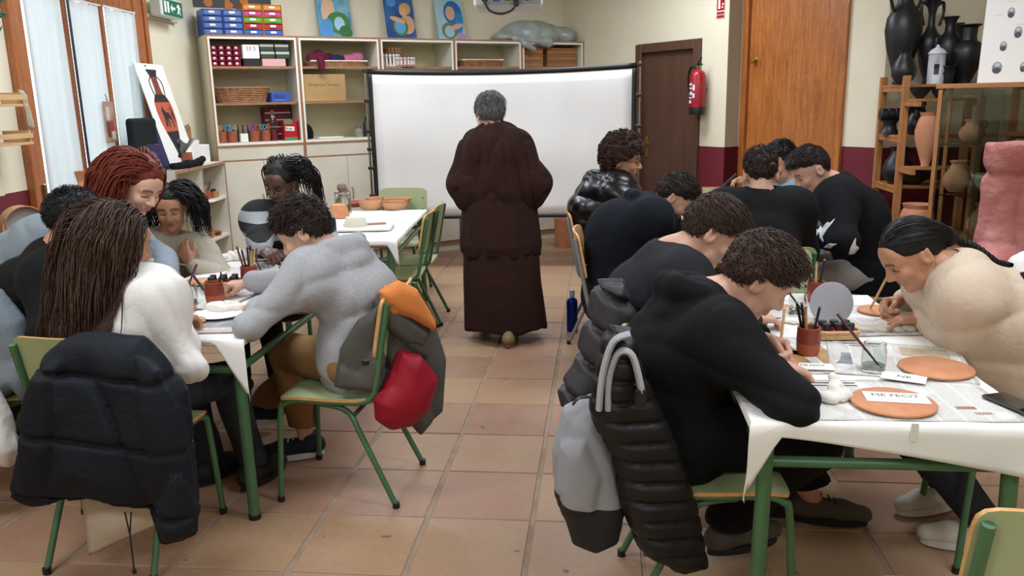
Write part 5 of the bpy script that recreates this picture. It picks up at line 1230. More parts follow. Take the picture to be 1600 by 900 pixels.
# long black puffer and two-tone backpack on the hoodie boy's chair
def blackpuff():
    S = SDF(); Y = 2.30; W_ = lambda x, y, d=Y: aty(x, y, d)
    n_ = (.45, -.9, 0)
    S.pil(PX(((945, 535), (955, 512), (985, 514), (1003, 580), (1022, 620), (1052, 690), (1086, 790), (1104, 885), (1060, 893), (1000, 862), (975, 800), (960, 720), (925, 652), (928, 600)), 0, lambda x, v: 2.15-(x-1000)*.0003), n_, .06, .06)
    S.pil(PX(((942, 540), (955, 510), (985, 512), (1003, 590), (985, 660), (960, 700), (926, 650), (928, 600)), 0, lambda x, v: 2.12), n_, .045, .05)
    sm = seams(.058, .011, .14, (.15, 0, 1)); S.disp = lambda p: sm(p)+.004*wav(p, 30, 3)
    soft('puffer_jacket', 'long black quilted puffer hanging over the hoodie boy\'s chair', 'jacket', S, .0075, NYL('black_shell', '#0b0b0d', .5), (.05, 2.3, .05))
    # backpack
    S = SDF(); d = 2.2; ax = np.array([nrm((.25, -1, 0)), nrm((1, .25, .18)), nrm((-.18, 0, 1))])
    S.pil(PX(((925, 618), (880, 638), (862, 700), (867, 770), (890, 845), (930, 861), (968, 842), (978, 780), (962, 700), (950, 640)), 0, lambda x, v: 2.2), (.1, -1, 0), .085, .075)
    S.pil(PX(((915, 680), (872, 690), (870, 760), (880, 800), (930, 800), (940, 740)), 0, lambda x, v: 2.13), (.1, -1, 0), .05, .05)
    S.disp = lambda p: .004*wav(p, 28, 6)+.009*crease(p*A3((1, 1, .6)), 16, 2, 4)-.003
    v, f = S.mesh(.0075); bs = np.array((-.12, 2.2, .12)); tb = thing('backpack', 'pale grey and black backpack hanging on the hoodie boy\'s chair', 'backpack', bs)
    zc = float(W_(918, 752, d)[2]); t = NT('two_tone_canvas'); sep = t.n('SeparateXYZ'); t.l(t.coord(), sep.inputs[0]); t.col(t.mix(t.math('GREATER_THAN', t.math('MULTIPLY_ADD', sep.outputs[0], .18, sep.outputs[2]), zc-.12-.02), '#17181a', '#8e9094')); t.b.inputs['Roughness'].default_value = .8; t.bump(t.noise(t.coord(), 200, 2), .2, .002)
    npobj('sack', v, f, t.m, tb, bs)
    g = cloth('pale_grey_webbing', '#9b9da0', '#a6a8ab')
    for pts in (((936, 640), (942, 585), (958, 535), (985, 522)), ((950, 640), (952, 590), (966, 552), (988, 556), (1003, 612))):
        b = MB(); b.tube(bez([Vector(W_(x, y, 2.06))-Vector(bs) for x, y in pts], 5), .017, 8, flat=.55); obj('strap', b, g, tb, smooth=True)
    b = MB(); b.bbox(Vector(W_(1001, 622, 2.05))-Vector(bs), (.03, .012, .05), .004); obj('buckle', b, BLACKP, tb)
    b = MB(); b.tube(bez([Vector(W_(x, y, 2.06))-Vector(bs) for x, y in ((895, 632), (905, 622), (925, 620))], 5), .009, 6, flat=.4); obj('grab_handle', b, BLACKP, tb, smooth=True)
blackpuff()
def greypuff():
    S = SDF(); Y = 2.9; W_ = lambda x, y, d=Y: aty(x, y, d)
    S.pil(PX(((925, 470), (932, 440), (972, 440), (992, 480), (988, 560), (962, 642), (930, 627), (880, 632), (875, 605), (898, 570), (905, 540), (918, 505)), 0, lambda x, v: 2.72), (.2, -1, 0), .085, .08)
    sm = seams(.12, .03, .1, (.55, 0, 1), .3); S.disp = lambda p: sm(p)+.006*wav(p, 26, 3)
    soft('puffer_jacket', 'charcoal grey puffer hanging over the dark tee boy\'s chair', 'jacket', S, .0085, NYL('charcoal_shell', '#2f2e2f', .55), (-.05, 2.9, .3))
greypuff()
def edgejack():
    W_ = lambda x, y, d=2.72: aty(x, y, d)
    S = SDF(); S.chain([W_(1600, 455), W_(1596, 520), W_(1592, 590)], [.06, .085, .09], .03, sq=(1, 0, 0), q=1.2); S.chain([W_(1615, 450, 2.85), W_(1618, 600, 2.85)], [.08, .1], .03); S.disp = lambda p: .006*wav(p, 28, 3)+.012*crease(p, 16, 4, 4)-.004
    soft('jacket', 'black jacket hanging on the chair of the girl in beige', 'jacket', S, .009, BLACKC(), (1.72, 2.75, .35))
    S = SDF(); S.rc(W_(1594, 415, 2.86), W_(1590, 450, 2.84), .035, .05, .03); S.rc(W_(1605, 412, 2.9), W_(1615, 470, 2.9), .04, .07, .03); S.disp = lambda p: .005*wav(p, 30, 8)
    th, o = soft('sweatshirt', 'white sweatshirt with dark lettering draped on the chair beside the pink amphora', 'sweatshirt', S, .008, WHITEC(), (1.72, 2.88, .7))
edgejack()
def leftside():
    W_ = lambda x, y, d=2.72: aty(x, y, d)
    S = SDF(); S.pil(PX(((-70, 440), (0, 450), (38, 500), (48, 560), (42, 640), (22, 610), (0, 640), (-70, 650)), 2.84), (.1, -1, 0), .06, .06)
    S.disp = lambda p: .006*wav(p, 26, 3)+.014*crease(p*A3((1.3, 1.3, .6)), 15, 4, 4)-.004
    soft('jacket', 'blue-grey jacket hanging on the chair beside the paper sack', 'jacket', S, .009, BLUEG(), (-2.45, 2.8, .3))
    S = SDF(); S.pil(PX(((-70, 610), (-10, 605), (14, 650), (28, 700), (20, 728), (-70, 735)), 2.70), (.1, -1, 0), .07, .07); S.disp = lambda p: .006*wav(p, 26, 3)+.016*crease(p, 15, 6, 4)-.004
    soft('paper_sack', 'crumpled white sack hanging below the blue-grey jacket', 'bag', S, .009, WHITEC(), (-2.3, 2.7, .3))
leftside()
# ------------------------------------------------------------------ things in and on the back cabinets
def BK(x, y, z): return FR_BACK @ Vector((x, y, z))         # back wall frame to world
def box_thing(name, label, cat, x0, x1, y0, y1, z0, z1, m, part='box', group=None, bev=.004):
    th = thing(name, label, cat, BK((x0+x1)/2, (y0+y1)/2, z0), A36, group)
    b = MB(); b.bbox((0, 0, (z1-z0)/2), (x1-x0, y1-y0, z1-z0), bev); obj(part, b, m, th); return th
LAB = mat('label_white', '#e9e7e0', .6)
def drawer_tower(x0, x1, z0, z1, cols, label, body, depth=.26, n2=1, group='drawer towers on the cabinets'):
    y0 = CY+.07; th = thing('drawer_tower', label, 'drawer tower', BK((x0+x1)/2, y0+depth/2, z0), A36, group); w, h = x1-x0, z1-z0; n = len(cols); hh = h/n
    b = MB()
    for sx in (-1, 1): b.box((sx*w/2-(.004 if sx > 0 else 0), -depth/2+.006, 0), (sx*w/2+(.004 if sx < 0 else 0), depth/2, h))
    b.box((-w/2, depth/2-.004, 0), (w/2, depth/2, h))
    for k in range(n+1): z = min(k*hh, h-.004); b.box((-w/2, -depth/2+.006, z), (w/2, depth/2, z+.004))
    obj('case', b, body, th)
    for k, c in enumerate(cols):
        for q in range(n2):
            ww = w/n2; xc = -w/2+ww*(q+.5); zc = h-(k+.5)*hh
            b = MB(); b.bbox((xc, -.002, zc-.001), (ww-.012, depth-.014, hh-.012), .006); b.bbox((xc, -depth/2+.002, zc-hh*.32), (ww*.4, .012, hh*.14), .003); d = obj('drawer', b, c, th)
            b = MB(); b.box((xc-ww*.18, -depth/2+.0005, zc-.006), (xc+ww*.12, -depth/2+.0062, zc+.012)); obj('label', b, LAB, d)
BLUET = mat('clear_blue_plastic', '#6f8fd0', .25, trans=.35); BLUEB = mat('blue_plastic', '#2f55b0', .35)
pc = {k: mat(k+'_plastic', c, .35) for k, c in (('orange', '#d4872a'), ('magenta', '#c2347f'), ('lime', '#5aa52f'), ('scarlet', '#a81f35'), ('azure', '#3560b4'), ('crimson', '#96223f'))}
drawer_tower(.0, .165, 2.137, 2.352, [BLUET]*4, 'translucent blue drawer tower at the wall end of the cabinets', BLUEB)
drawer_tower(.172, .338, 2.137, 2.352, [BLUET]*4, 'translucent blue drawer tower beside the rainbow drawers', BLUEB)
rb = [pc['orange'], pc['magenta'], pc['lime'], pc['scarlet'], pc['azure']]
drawer_tower(.346, .515, 2.137, 2.405, rb, 'rainbow drawer tower standing against the blue towers', pc['orange'])
drawer_tower(.522, .69, 2.137, 2.405, rb, 'rainbow drawer tower on the painting side of its twin', pc['orange'])
def poster_black():
    th = thing('wall_poster', 'black wall poster with orange leaves above the drawer towers', 'poster', BK(.33, -.008, 2.42), A36)
    b = MB(); b.box((-.36, -.004, -.02), (.36, .004, .5)); obj('sheet', b, BLACKP, th)
    om = mat('leaf_orange', '#c8793a', .7)
    for x, z, a in ((-.2, .03, .4), (-.03, .01, -.3), (.12, .05, .5), (-.1, .2, 0), (.2, .24, -.6)):
        b = MB(); pts = [(.035*math.sin(q)*(1+.3*math.cos(3*q)), .05*math.cos(q)) for q in np.linspace(0, 6.28, 14, endpoint=False)]; b.prism(pts, 0, .002, Matrix.Translation((x, -.0045, z)) @ Matrix.Rotation(a, 4, 'Y') @ Matrix.Rotation(rad(90), 4, 'X')); obj('leaf', b, om, th)
poster_black()
def painting(x0, x1, label, bg, items):
    w = x1-x0; h = .43; th = thing('canvas_painting', label, 'painting', BK((x0+x1)/2, -.14, 2.137), A36, 'canvases on the cabinets'); th.rotation_euler = (rad(-13), 0, A36)
    b = MB(); b.bbox((0, .0, h/2), (w, .018, h), .002); cv = obj('canvas', b, bg, th)
    for k, (x, z, rx, rz, a, c) in enumerate(items):
        b = MB(); pts = [(rx*w*math.cos(q), rz*h*math.sin(q)) for q in np.linspace(0, 6.28, 20, endpoint=False)]
        b.prism(pts, 0, .0008, Matrix.Translation((x*w, -.0092-.0006*k, z*h)) @ Matrix.Rotation(a, 4, 'Y') @ Matrix.Rotation(rad(90), 4, 'X')); obj('paint_patch', b, mat('paint_'+c[1:], c, .6, bump=.2, bscale=70), cv)
sea = mat('paint_sea', '#3f86a8', .6, '#7fb2bd', 9); space = mat('paint_space', '#123a78', .6, '#2f69ab', 6); pale = mat('paint_pale_sky', '#8fc0cf', .6, '#b3cfd2', 5)
painting(1.10, 1.43, 'canvas of a pale figure over a green and blue globe', sea, [(-.18, .62, .2, .3, .1, '#d9b08f'), (.1, .35, .36, .25, .2, '#3f7a3c'), (.12, .33, .16, .16, 0, '#9fc9da'), (-.3, .2, .2, .25, .3, '#4a8fc4'), (-.15, .92, .2, .07, 0, '#d8b45a'), (.28, .15, .2, .14, .4, '#2f6b35')])
painting(1.79, 2.10, 'canvas of a blond figure holding a globe on dark blue', space, [(-.25, .88, .16, .12, 0, '#4d8fcf'), (.2, .72, .2, .14, .1, '#caa04a'), (.12, .66, .13, .11, 0, '#d8a784'), (.22, .35, .26, .22, 0, '#d29f7d'), (-.02, .3, .26, .21, 0, '#4f7d3a'), (-.04, .3, .19, .16, 0, '#5fa3cf'), (-.1, .46, .28, .06, .3, '#d8a784')])
painting(2.35, 2.66, 'canvas of a blue haired figure leaning on a small globe', pale, [(.12, .66, .34, .3, -.1, '#1f6fb5'), (.02, .66, .17, .17, 0, '#d8ab90'), (.3, .4, .16, .3, .2, '#2a86c9'), (-.08, .24, .28, .2, 0, '#6c7f3d'), (-.08, .22, .18, .14, 0, '#9cc6d8'), (.2, .34, .26, .06, -.3, '#d8ab90'), (.32, .1, .16, .1, 0, '#b98fb4')])
def plastic_heap():
    S = SDF(); q = lambda x, y, z: np.array(BK(x, y, z)); ax = np.array([np.array(U), np.array(N), [0, 0, 1.]])
    S.el(q(3.42, -.22, 2.2), (.36, .2, .16), ax, .08); S.el(q(3.05, -.24, 2.17), (.14, .16, .06), ax, .08); S.el(q(3.82, -.22, 2.19), (.13, .17, .1), ax, .08); S.rc(q(3.1, -.4, 2.16), q(3.5, -.42, 2.12), .035, .05, .05); S.rc(q(3.2, -.44, 2.1), q(3.3, -.45, 2.05), .03, .02, .03)
    S.cut(q(3.4, -.2, 2.138), (0, 0, -1)) if 0 else None
    S.disp = lambda p: .008*wav(p, 18, 2)+.03*crease(p*A3((1, 1, .7)), 10, 3, 3)-.012
    v, f = S.mesh(.011); bs = np.array(BK(3.42, -.22, 2.137)); th = thing('plastic_cover', 'crumpled grey plastic sheet over a bulky object on the end cabinet', 'plastic sheet', bs); npobj('sheet', v, f, mat('grey_polythene', '#8f9894', .25, '#a2aaa5', 8, spec=.7, bump=.3, bscale=14, bdist=.01), th, bs)
plastic_heap()
# unit 1, top shelf (z 1.872)
z1, z2, z3 = 1.871, 1.556, 1.208; FY = CY+.04
drawer_tower(.035, .29, z1, 2.05, [pc['crimson']]*4, 'small crimson drawer organiser on the top shelf', pc['crimson'], .14, 4)
t1 = box_thing('office_box', 'white and black printed box beside the crimson organiser', 'box', .305, .45, FY, FY+.2, z1, z1+.062, BLACKP)
b = MB(); b.bbox((0, 0, .125), (.145, .2, .12), .003); obj('white_box', b, LAB, t1)
text_on('print', '33 5', .05, mat('grey_ink', '#777777', .7), t1, frame((-.0, -.1012, .15), (1, 0, 0), (0, 0, 1)))
box_thing('pink_box', 'pale pink box under the dark green cases', 'box', .47, .68, FY, FY+.2, z1, z1+.065, mat('pink_card', '#d9a49f', .7))
for k, (x, z) in enumerate(((.465, .068), (.6, .068), (.46, .132), (.595, .132))):
    th = box_thing('green_case', ['dark green case resting on the pink box, basket side', 'dark green case resting on the pink box, divider side', 'dark green case on top of its pile beside the white box', 'dark green case on top of its pile beside the divider'][k], 'case', x, x+.125, FY+.01, FY+.2, z1+z, z1+z+.036, mat('dark_green_card', '#2f3b30', .6), 'base', 'dark green cases')
    b = MB(); b.bbox((0, 0, .048), (.122, .185, .024), .003); obj('lid', b, mat('pale_lid', '#b8bdab', .6), th)
# wicker basket
def weave(th, rx, ry, h, flare, m, rows, uprights=26, r=.006, name='strand'):
    for k in range(rows):
        z = r+(h-2*r)*k/(rows-1); s_ = 1+flare*z/h; ph = (k % 2)*math.pi
        n = uprights*2; pts = []
        for i in range(n+1):
            a = 2*math.pi*i/n; e = 1+(.012 if (i+k) % 2 else -.012); c, s2 = math.cos(a), math.sin(a); q = (abs(c)**4+abs(s2)**4)**-.25
            pts.append((rx*s_*e*c*q, ry*s_*e*s2*q, z))
        b = MB(); b.tube(pts, r if k < rows-1 else r*1.5, 5); obj(name if k < rows-1 else 'rim', b, m, th, smooth=True)
    b = MB()
    for i in range(uprights):
        a = 2*math.pi*i/uprights; c, s2 = math.cos(a), math.sin(a); q = (abs(c)**4+abs(s2)**4)**-.25
        b.tube([(rx*c*q, ry*s2*q, 0), (rx*(1+flare)*c*q, ry*(1+flare)*s2*q, h)], r*.8, 5)
    o = obj('stakes', b, m, th); o['kind'] = 'stuff'
    b = MB(); b.prism([(rx*math.cos(a)*(abs(math.cos(a))**4+abs(math.sin(a))**4)**-.25, ry*math.sin(a)*(abs(math.cos(a))**4+abs(math.sin(a))**4)**-.25) for a in np.linspace(0, 6.28, 24, endpoint=False)], 0, .006); obj('bottom', b, m, th)
WICK = mat('brown_wicker', '#8a5a38', .6, '#a8764d', 30); WICKL = mat('pale_wicker', '#c3986a', .6, '#d0a87b', 30)
th = thing('wicker_basket', 'brown wicker basket on the middle shelf beside a blue box', 'basket', BK(.29, FY+.14, z2), A36); weave(th, .2, .11, .135, .22, WICK, 9)
th = box_thing('blue_box', 'small blue plastic box beside the brown wicker basket', 'box', .53, .70, FY+.02, FY+.2, z2, z2+.085, BLUEB); b = MB(); b.bbox((-.01, -.09, .045), (.11, .004, .05), .002); obj('window', b, GLASS, th)
# pots with scissors
def pot(name, label, loc, r, h, m=CLAYDARK, group=None, rot=0):
    th = thing(name, label, 'pot', loc, rot, group); b = MB(); b.lathe([(0, 0), (r*.86, 0), (r*.98, h*.3), (r, h*.6), (r*.95, h), (r*.86, h), (r*.88, h*.5), (r*.8, .006), (0, .006)], 20); obj('cup', b, m, th, smooth=True); return th
def scissors(loc, c, a, lab, group):
    th = thing('scissors', lab, 'scissors', loc, a, group); m = mat('handle_'+c[1:], c, .4)
    for sx in (-1, 1):
        b = MB(); b.tube([(sx*.018+.016*math.cos(q), 0, .1+.02*math.sin(q)) for q in np.linspace(0, 6.28, 11)], .005, 5); obj('handle', b, m, th, smooth=True)
        b = MB(); b.tube([(sx*.01, 0, .085), (-sx*.006, 0, .0)], .004, 5); obj('blade', b, METAL, th)
cols = ['#c58a2c', '#7f4d9c', '#2f8fb5', '#c49a35', '#8d3f86', '#b8453a', '#3f8f9a', '#b06f2a']
for k, x in enumerate((.07, .16, .36, .46)):
    pot('clay_pot', ['clay pot of scissors nearest the cabinet side panel', 'clay pot of scissors beside the small white card box', 'clay pot of scissors between the card box and another pot', 'clay pot of scissors beside the plastic bottle'][k], BK(x, FY+.07, z3), .045, .1, CLAYDARK, 'scissor pots')
    for j in range(2): scissors(BK(x-.02+.04*j, FY+.06+.03*j, z3+.03), cols[k*2+j], A36+.3-.5*j, 'scissors with %s handles standing in a clay pot' % ['yellow', 'violet', 'blue', 'mustard', 'purple', 'red', 'teal', 'brown'][k*2+j], 'scissors in the clay pots')
for k in range(9):
    th = thing('marker_pen', 'dark marker pen standing behind the scissor pots', 'pen', BK(.10+.045*k, FY+.15, z3), A36, 'marker pens behind the scissors'); b = MB(); b.lathe([(0, 0), (.008, 0), (.008, .12), (.006, .125), (.006, .15), (0, .152)], 8); obj('barrel', b, mat('pen_%d' % (k % 3), ['#1d1a1c', '#5a1f2a', '#1f2b4a'][k % 3], .4), th)
box_thing('card_box', 'small white card box between two scissor pots', 'box', .225, .295, FY+.03, FY+.09, z3, z3+.075, LAB)
th = box_thing('red_organiser', 'dark red compartment rack behind the glue box', 'rack', .5, .755, FY+.22, FY+.34, z3, z3+.3, mat('dark_red_card', '#6d1f28', .6), 'case')
for k in range(4): b = MB(); b.box((-.12, -.0615, .05+.065*k), (.12, -.059, .06+.065*k)); obj('divider', b, LAB, th)
th = thing('plastic_bottle', 'clear plastic bottle with red contents beside the glue box', 'bottle', BK(.545, FY+.1, z3), A36); b = MB(); b.lathe([(0, 0), (.038, 0), (.04, .01), (.04, .15), (.036, .19), (.015, .24), (.014, .26)], 18, cap=False); obj('bottle', b, GLASS, th, smooth=True); b = MB(); b.lathe([(0, .004), (.035, .004), (.036, .1), (0, .1)], 14); obj('contents', b, mat('red_paint', '#8a2530', .5), th); b = MB(); b.lathe([(0, .26), (.016, .26), (.016, .275), (0, .275)], 12); obj('cap', b, mat('red_cap', '#b0563f', .4), th)
th = thing('plastic_bottle', 'squat pink-capped bottle beside the scissor pots', 'bottle', BK(.5, FY+.15, z3), A36); b = MB(); b.lathe([(0, 0), (.028, 0), (.03, .08), (.014, .11), (.014, .13), (0, .13)], 14); obj('bottle', b, mat('navy_plastic', '#262b45', .4), th, smooth=True); b = MB(); b.lathe([(.017, .11), (.017, .14), (0, .142)], 12); obj('cap', b, mat('peach_cap', '#c98a70', .5), th)
th = box_thing('glue_box', 'red glue stick box with white lettering on the lowest open shelf', 'box', .615, .74, FY+.0, FY+.1, z3, z3+.185, mat('glue_red', '#b01228', .4))
b = MB(); b.bbox((-.015, -.0495, .105), (.085, .004, .04), .001, Matrix.Rotation(rad(4), 4, 'Y')); obj('white_patch', b, LAB, th); text_on('lettering', 'Pritt', .036, mat('dark_ink', '#2b1a1c', .6), th, frame((-.018, -.0525, .105), (1, 0, -.07), (0, 0, 1)))
for q in (((-.02, -.05, .165), (.075, .003, .035)), ((0, -.05, .015), (.12, .003, .025))): b = MB(); b.bbox(*q, .001); obj('green_print', b, mat('green_print', '#4b8b4a', .5), th)
box_thing('glue_box', 'narrow red box squeezed between the glue box and divider', 'box', .748, .762, FY+.02, FY+.1, z3, z3+.17, mat('glue_red', '#b01228', .4))
# unit 2
th = thing('lined_tray', 'shallow wicker tray with white lining holding cloths', 'tray', BK(1.2, FY+.15, z1), A36); weave(th, .27, .12, .05, .08, WICK, 5, 22); b = MB(); b.bbox((0, 0, .05), (.56, .27, .014), .006); obj('lining', b, PAPER, th)
def rag(name, label, pts, rs, c, nm):
    S = SDF(); S.chain([np.array(BK(*p)) for p in pts], rs, .04); S.disp = lambda p: .006*wav(p, 40, 2)+.016*crease(p, 24, 3, 3)-.005
    v, f = S.mesh(.009); bs = np.array(BK(*pts[0])); th = thing(name, label, 'cloth', bs); npobj('cloth', v, f, cloth(nm, c), th, bs)
rag('folded_cloth', 'maroon cloth spilling off the lined tray', ((.95, FY+.1, z1+.07), (1.03, FY+.1, z1+.1), (1.15, FY+.14, z1+.09)), [.05, .045, .04], '#5e1a2c', 'maroon_cloth')
rag('folded_cloth', 'maroon cloth corner hanging over the shelf edge', ((1.0, FY-.04, z1+.06), (1.0, FY-.05, z1-.03)), [.035, .018], '#5e1a2c', 'maroon_cloth')
rag('folded_cloth', 'navy cloth in the middle of the lined tray', ((1.15, FY+.12, z1+.08), (1.27, FY+.12, z1+.08)), [.035, .03], '#26234a', 'navy_cloth')
rag('folded_cloth', 'pink cloth folded at the far end of the lined tray', ((1.29, FY+.12, z1+.085), (1.43, FY+.12, z1+.09)), [.035, .045], '#b5627f', 'pink_cloth')
CARD = mat('cardboard', '#b08d5e', .8, '#a88455', 6)
th = box_thing('cardboard_box', 'plain cardboard box printed with words on the middle shelf', 'box', .82, 1.24, FY+.02, FY+.2, z2, z2+.245, CARD); text_on('print', 'Projector Screen', .042, mat('brown_ink', '#6f5535', .8), th, frame((.0, -.0905, .15), (1, 0, 0), (0, 0, 1)))
th = thing('small_bag', 'small black bag slumped on the lower shelf under the cardboard box', 'bag', BK(.86, FY+.12, z3), A36); b = MB(); b.lathe([(0, 0), (.06, .005), (.065, .06), (.05, .11), (.02, .14), (0, .145)], 14); obj('sack', b, BLACKC(), th, smooth=True)
box_thing('paper_pile', 'low pile of papers on the shelf beside the small black bag', 'papers', .96, 1.2, FY+.05, FY+.22, z3, z3+.012, PAPER)
for k, (x, h, c) in enumerate(((1.38, .1, '#8c8778'), (1.47, .2, '#2c2f2c'))):
    th = thing('jar', ['pale jar on the shelf half behind the screen edge', 'dark tall bottle on the shelf half behind the screen edge'][k], 'jar', BK(x, FY+.12, z3), A36); b = MB(); b.lathe([(0, 0), (.04, 0), (.042, h*.6), (.02, h*.8), (.02, h), (0, h)], 16); obj('jar', b, mat('jar_%d' % k, c, .4), th, smooth=True); b = MB(); b.lathe([(.024, h-.01), (.024, h+.015), (0, h+.016)], 12); obj('lid', b, METAL, th)
# unit 3: slatted baskets
PINKW = mat('pink_wood', '#c98c92', .6); WHW = mat('white_wood', '#ddd6cc', .6)
for k, (x, y, z, r, h, m) in enumerate(((1.75, FY+.12, z1, .09, .12, WHW), (1.78, FY+.12, z1+.125, .085, .055, WICK), (1.87, FY+.04, z1, .09, .085, PINKW))):
    th = thing('slatted_basket', ['white slatted basket standing under a brown ring basket', 'round brown basket resting on the white slatted basket', 'pink banded slatted basket in front of the white one'][k], 'basket', BK(x, y, z), A36)
    for j in range(16):
        a = 2*math.pi*j/16; b = MB(); b.bbox((r*math.cos(a), r*math.sin(a), h/2), (.02, .006, h), .001, None if 0 else Matrix.Translation((0, 0, 0))); o = obj('slat', b, WHW if k != 1 else m, th); 
    for z_ in (.012, h-.02):
        b = MB(); b.tube([(1.03*r*math.cos(a), 1.03*r*math.sin(a), z_) for a in np.linspace(0, 6.28, 25)], .009, 5, flat=.6); obj('band', b, m, th, smooth=True)
    b = MB(); b.lathe([(0, 0), (r, 0), (r, .006), (0, .006)], 18); obj('bottom', b, m, th)
th = thing('lined_tray', 'flat wicker tray with white lining in the fourth unit', 'tray', BK(2.74, FY+.13, z1), A36); weave(th, .25, .11, .065, .04, WICK, 5, 22); b = MB(); b.bbox((0, 0, .068), (.5, .22, .014), .006); obj('lining', b, PAPER, th)
for j, (x0, x1) in enumerate(((3.2, 3.48), (3.54, 3.92))):
    for k in range(3):
        th = box_thing('wooden_box', ['wooden box at the bottom of the pile by the divider', 'wooden box in the middle of the pile by the divider', 'wooden box on top of the pile by the divider', 'wooden box at the bottom of the pile by the end panel', 'wooden box in the middle of the pile by the end panel', 'wooden box on top of the pile by the end panel'][j*3+k], 'box', x0, x1, FY+.03, FY+.25, z1+.066*k, z1+.066*k+.046, wood('cigar_wood', '#8a5a36', '#a87448', 0), 'tray', 'wooden boxes under the plastic sheet')
        b = MB(); b.bbox((0, 0, .0555), (x1-x0+.005, .225, .018), .003); obj('lid', b, wood('cigar_wood', '#8a5a36', '#a87448', 0), th)

# ------------------------------------------------------------------ projector
def projector():
    c = Vector(aty(795, 0, 4.6)); th = thing('projector', 'white ceiling projector with a dangling black cable', 'projector', c, rad(4))
    b = MB(); b.bbox((0, 0, 0), (.36, .27, .1), .015); obj('case', b, mat('projector_white', '#c9cac8', .45), th)
    b = MB(); b.bbox((.02, -.1355, -.005), (.3, .004, .06), .002); pl = obj('port_panel', b, mat('port_grey', '#8d9090', .5), th)
    for x, w, h, m in ((-.06, .035, .022, BLUEB), (.0, .03, .015, BLACKP), (.05, .06, .012, GREEN), (.1, .02, .02, BLACKP), (.135, .016, .016, BLACKP), (-.12, .03, .02, BLACKP)):
        b = MB(); b.bbox((x, -.139, -.01), (w, .006, h), .002); obj('port', b, m, pl)
    b = MB(); b.lathe([(0, -.03), (.035, -.03), (.04, 0), (.03, .002), (0, .002)], 18, M=Matrix.Translation((-.1, .135, 0)) @ Matrix.Rotation(rad(-90), 4, 'X')); obj('lens', b, BLACKP, th, smooth=True)
    b = MB(); b.tube([(0, 0, .05), (0, 0, CEIL-c.z)], .022, 10); b.lathe([(.08, 0), (.08, -.012), (.03, -.02)], 18, (0, 0, CEIL-c.z)); obj('mount', b, mat('mount_white', '#cfcfca', .5), th, smooth=True)
    b = MB(); b.tube(bez([(-.115, -.142, .0), (-.115, -.17, -.03), (-.09, -.17, -.07), (-.03, -.17, -.085), (.03, -.17, -.06), (.045, -.15, .0), (.05, -.14, .03)], 6), .006, 6); obj('cable', b, BLACKP, th, smooth=True)
    b = MB(); b.bbox((.042, -.155, -.03), (.03, .025, .04), .005); obj('plug', b, BLACKP, th)
projector()

# ------------------------------------------------------------------ left wall: bookcase top, poster, racks, sign
def LW(a, off, z): return FR_LEFT @ Vector((a, -off, z))
LROT = math.atan2(WLD.y, WLD.x)
def vase_poster():
    A, B = LW(1.60, .25, 1.085), LW(2.10, .25, 1.085); C = LW(1.62, .05, 1.87); th = thing('vase_poster', 'white board showing a red-figure vase leaning on the wall', 'poster', A)
    M = frame((0, 0, 0), B-A, C-A); w, h = (B-A).length, .80
    b = MB(); b.bbox((w/2, h/2, 0), (w, h, .006), .001, M); bd = obj('board', b, LAB, th)
    WS = 1.4; prof = [(.0, .06), (.045, .06), (.05, .075), (.03, .085), (.035, .12), (.055, .19), (.085, .28), (.105, .36), (.11, .44), (.1, .5), (.075, .54), (.045, .565), (.037, .6), (.036, .68), (.05, .72), (.065, .745), (.065, .755)]
    def band(z0, z1, m, n, dz):
        zz = np.linspace(z0, z1, 14); rr = np.interp(zz, [p[1] for p in prof], [p[0]*WS for p in prof]); b = MB(); b.prism([(w/2+r, z) for r, z in zip(rr, zz)]+[(w/2-r, z) for r, z in zip(rr[::-1], zz[::-1])], .003, .003+dz, M); obj(n, b, m, bd)
    K = mat('poster_black', '#231c1c', .7); Rr = mat('poster_red', '#b8573a', .7)
    band(.06, .27, K, 'print_foot', .0006); band(.27, .5, Rr, 'print_belly', .0006); band(.5, .56, K, 'print_shoulder', .0006); band(.56, .7, mat('poster_brown', '#7a3a2a', .7), 'print_neck', .0006); band(.7, .755, K, 'print_rim', .0006)
    for s_ in (-1, 1):
        b = MB(); b.tube(bez([M @ Vector((w/2+s_*.055, .7, .004)), M @ Vector((w/2+s_*.105, .66, .004)), M @ Vector((w/2+s_*.105, .6, .004)), M @ Vector((w/2+s_*.085, .54, .004))], 5), .006, 5, flat=.3); obj('print_handle', b, K, bd)
    for pts in (((-.05, .31), (-.04, .38), (-.05, .43), (-.03, .47), (-.015, .44), (.0, .42), (.03, .42), (.05, .38), (.055, .3), (.045, .3), (.035, .36), (.01, .38), (.0, .3), (-.01, .3), (-.015, .37), (-.03, .31)), ((.06, .4), (.075, .45), (.07, .48), (.085, .46), (.09, .4), (.085, .33), (.07, .37)), ((.03, .45), (.05, .435), (.065, .46), (.05, .445))):
        b = MB(); b.prism([(w/2+x*WS, y) for x, y in pts], .0036, .0042, M); obj('print_figure', b, K, bd)
    b = MB(); b.lathe([(0, 0), (.007, .001), (.006, .006), (0, .008)], 8, M=M @ Matrix.Translation((w*.35, h-.02, .003))); obj('pin', b, BLACKP, bd)
vase_poster()
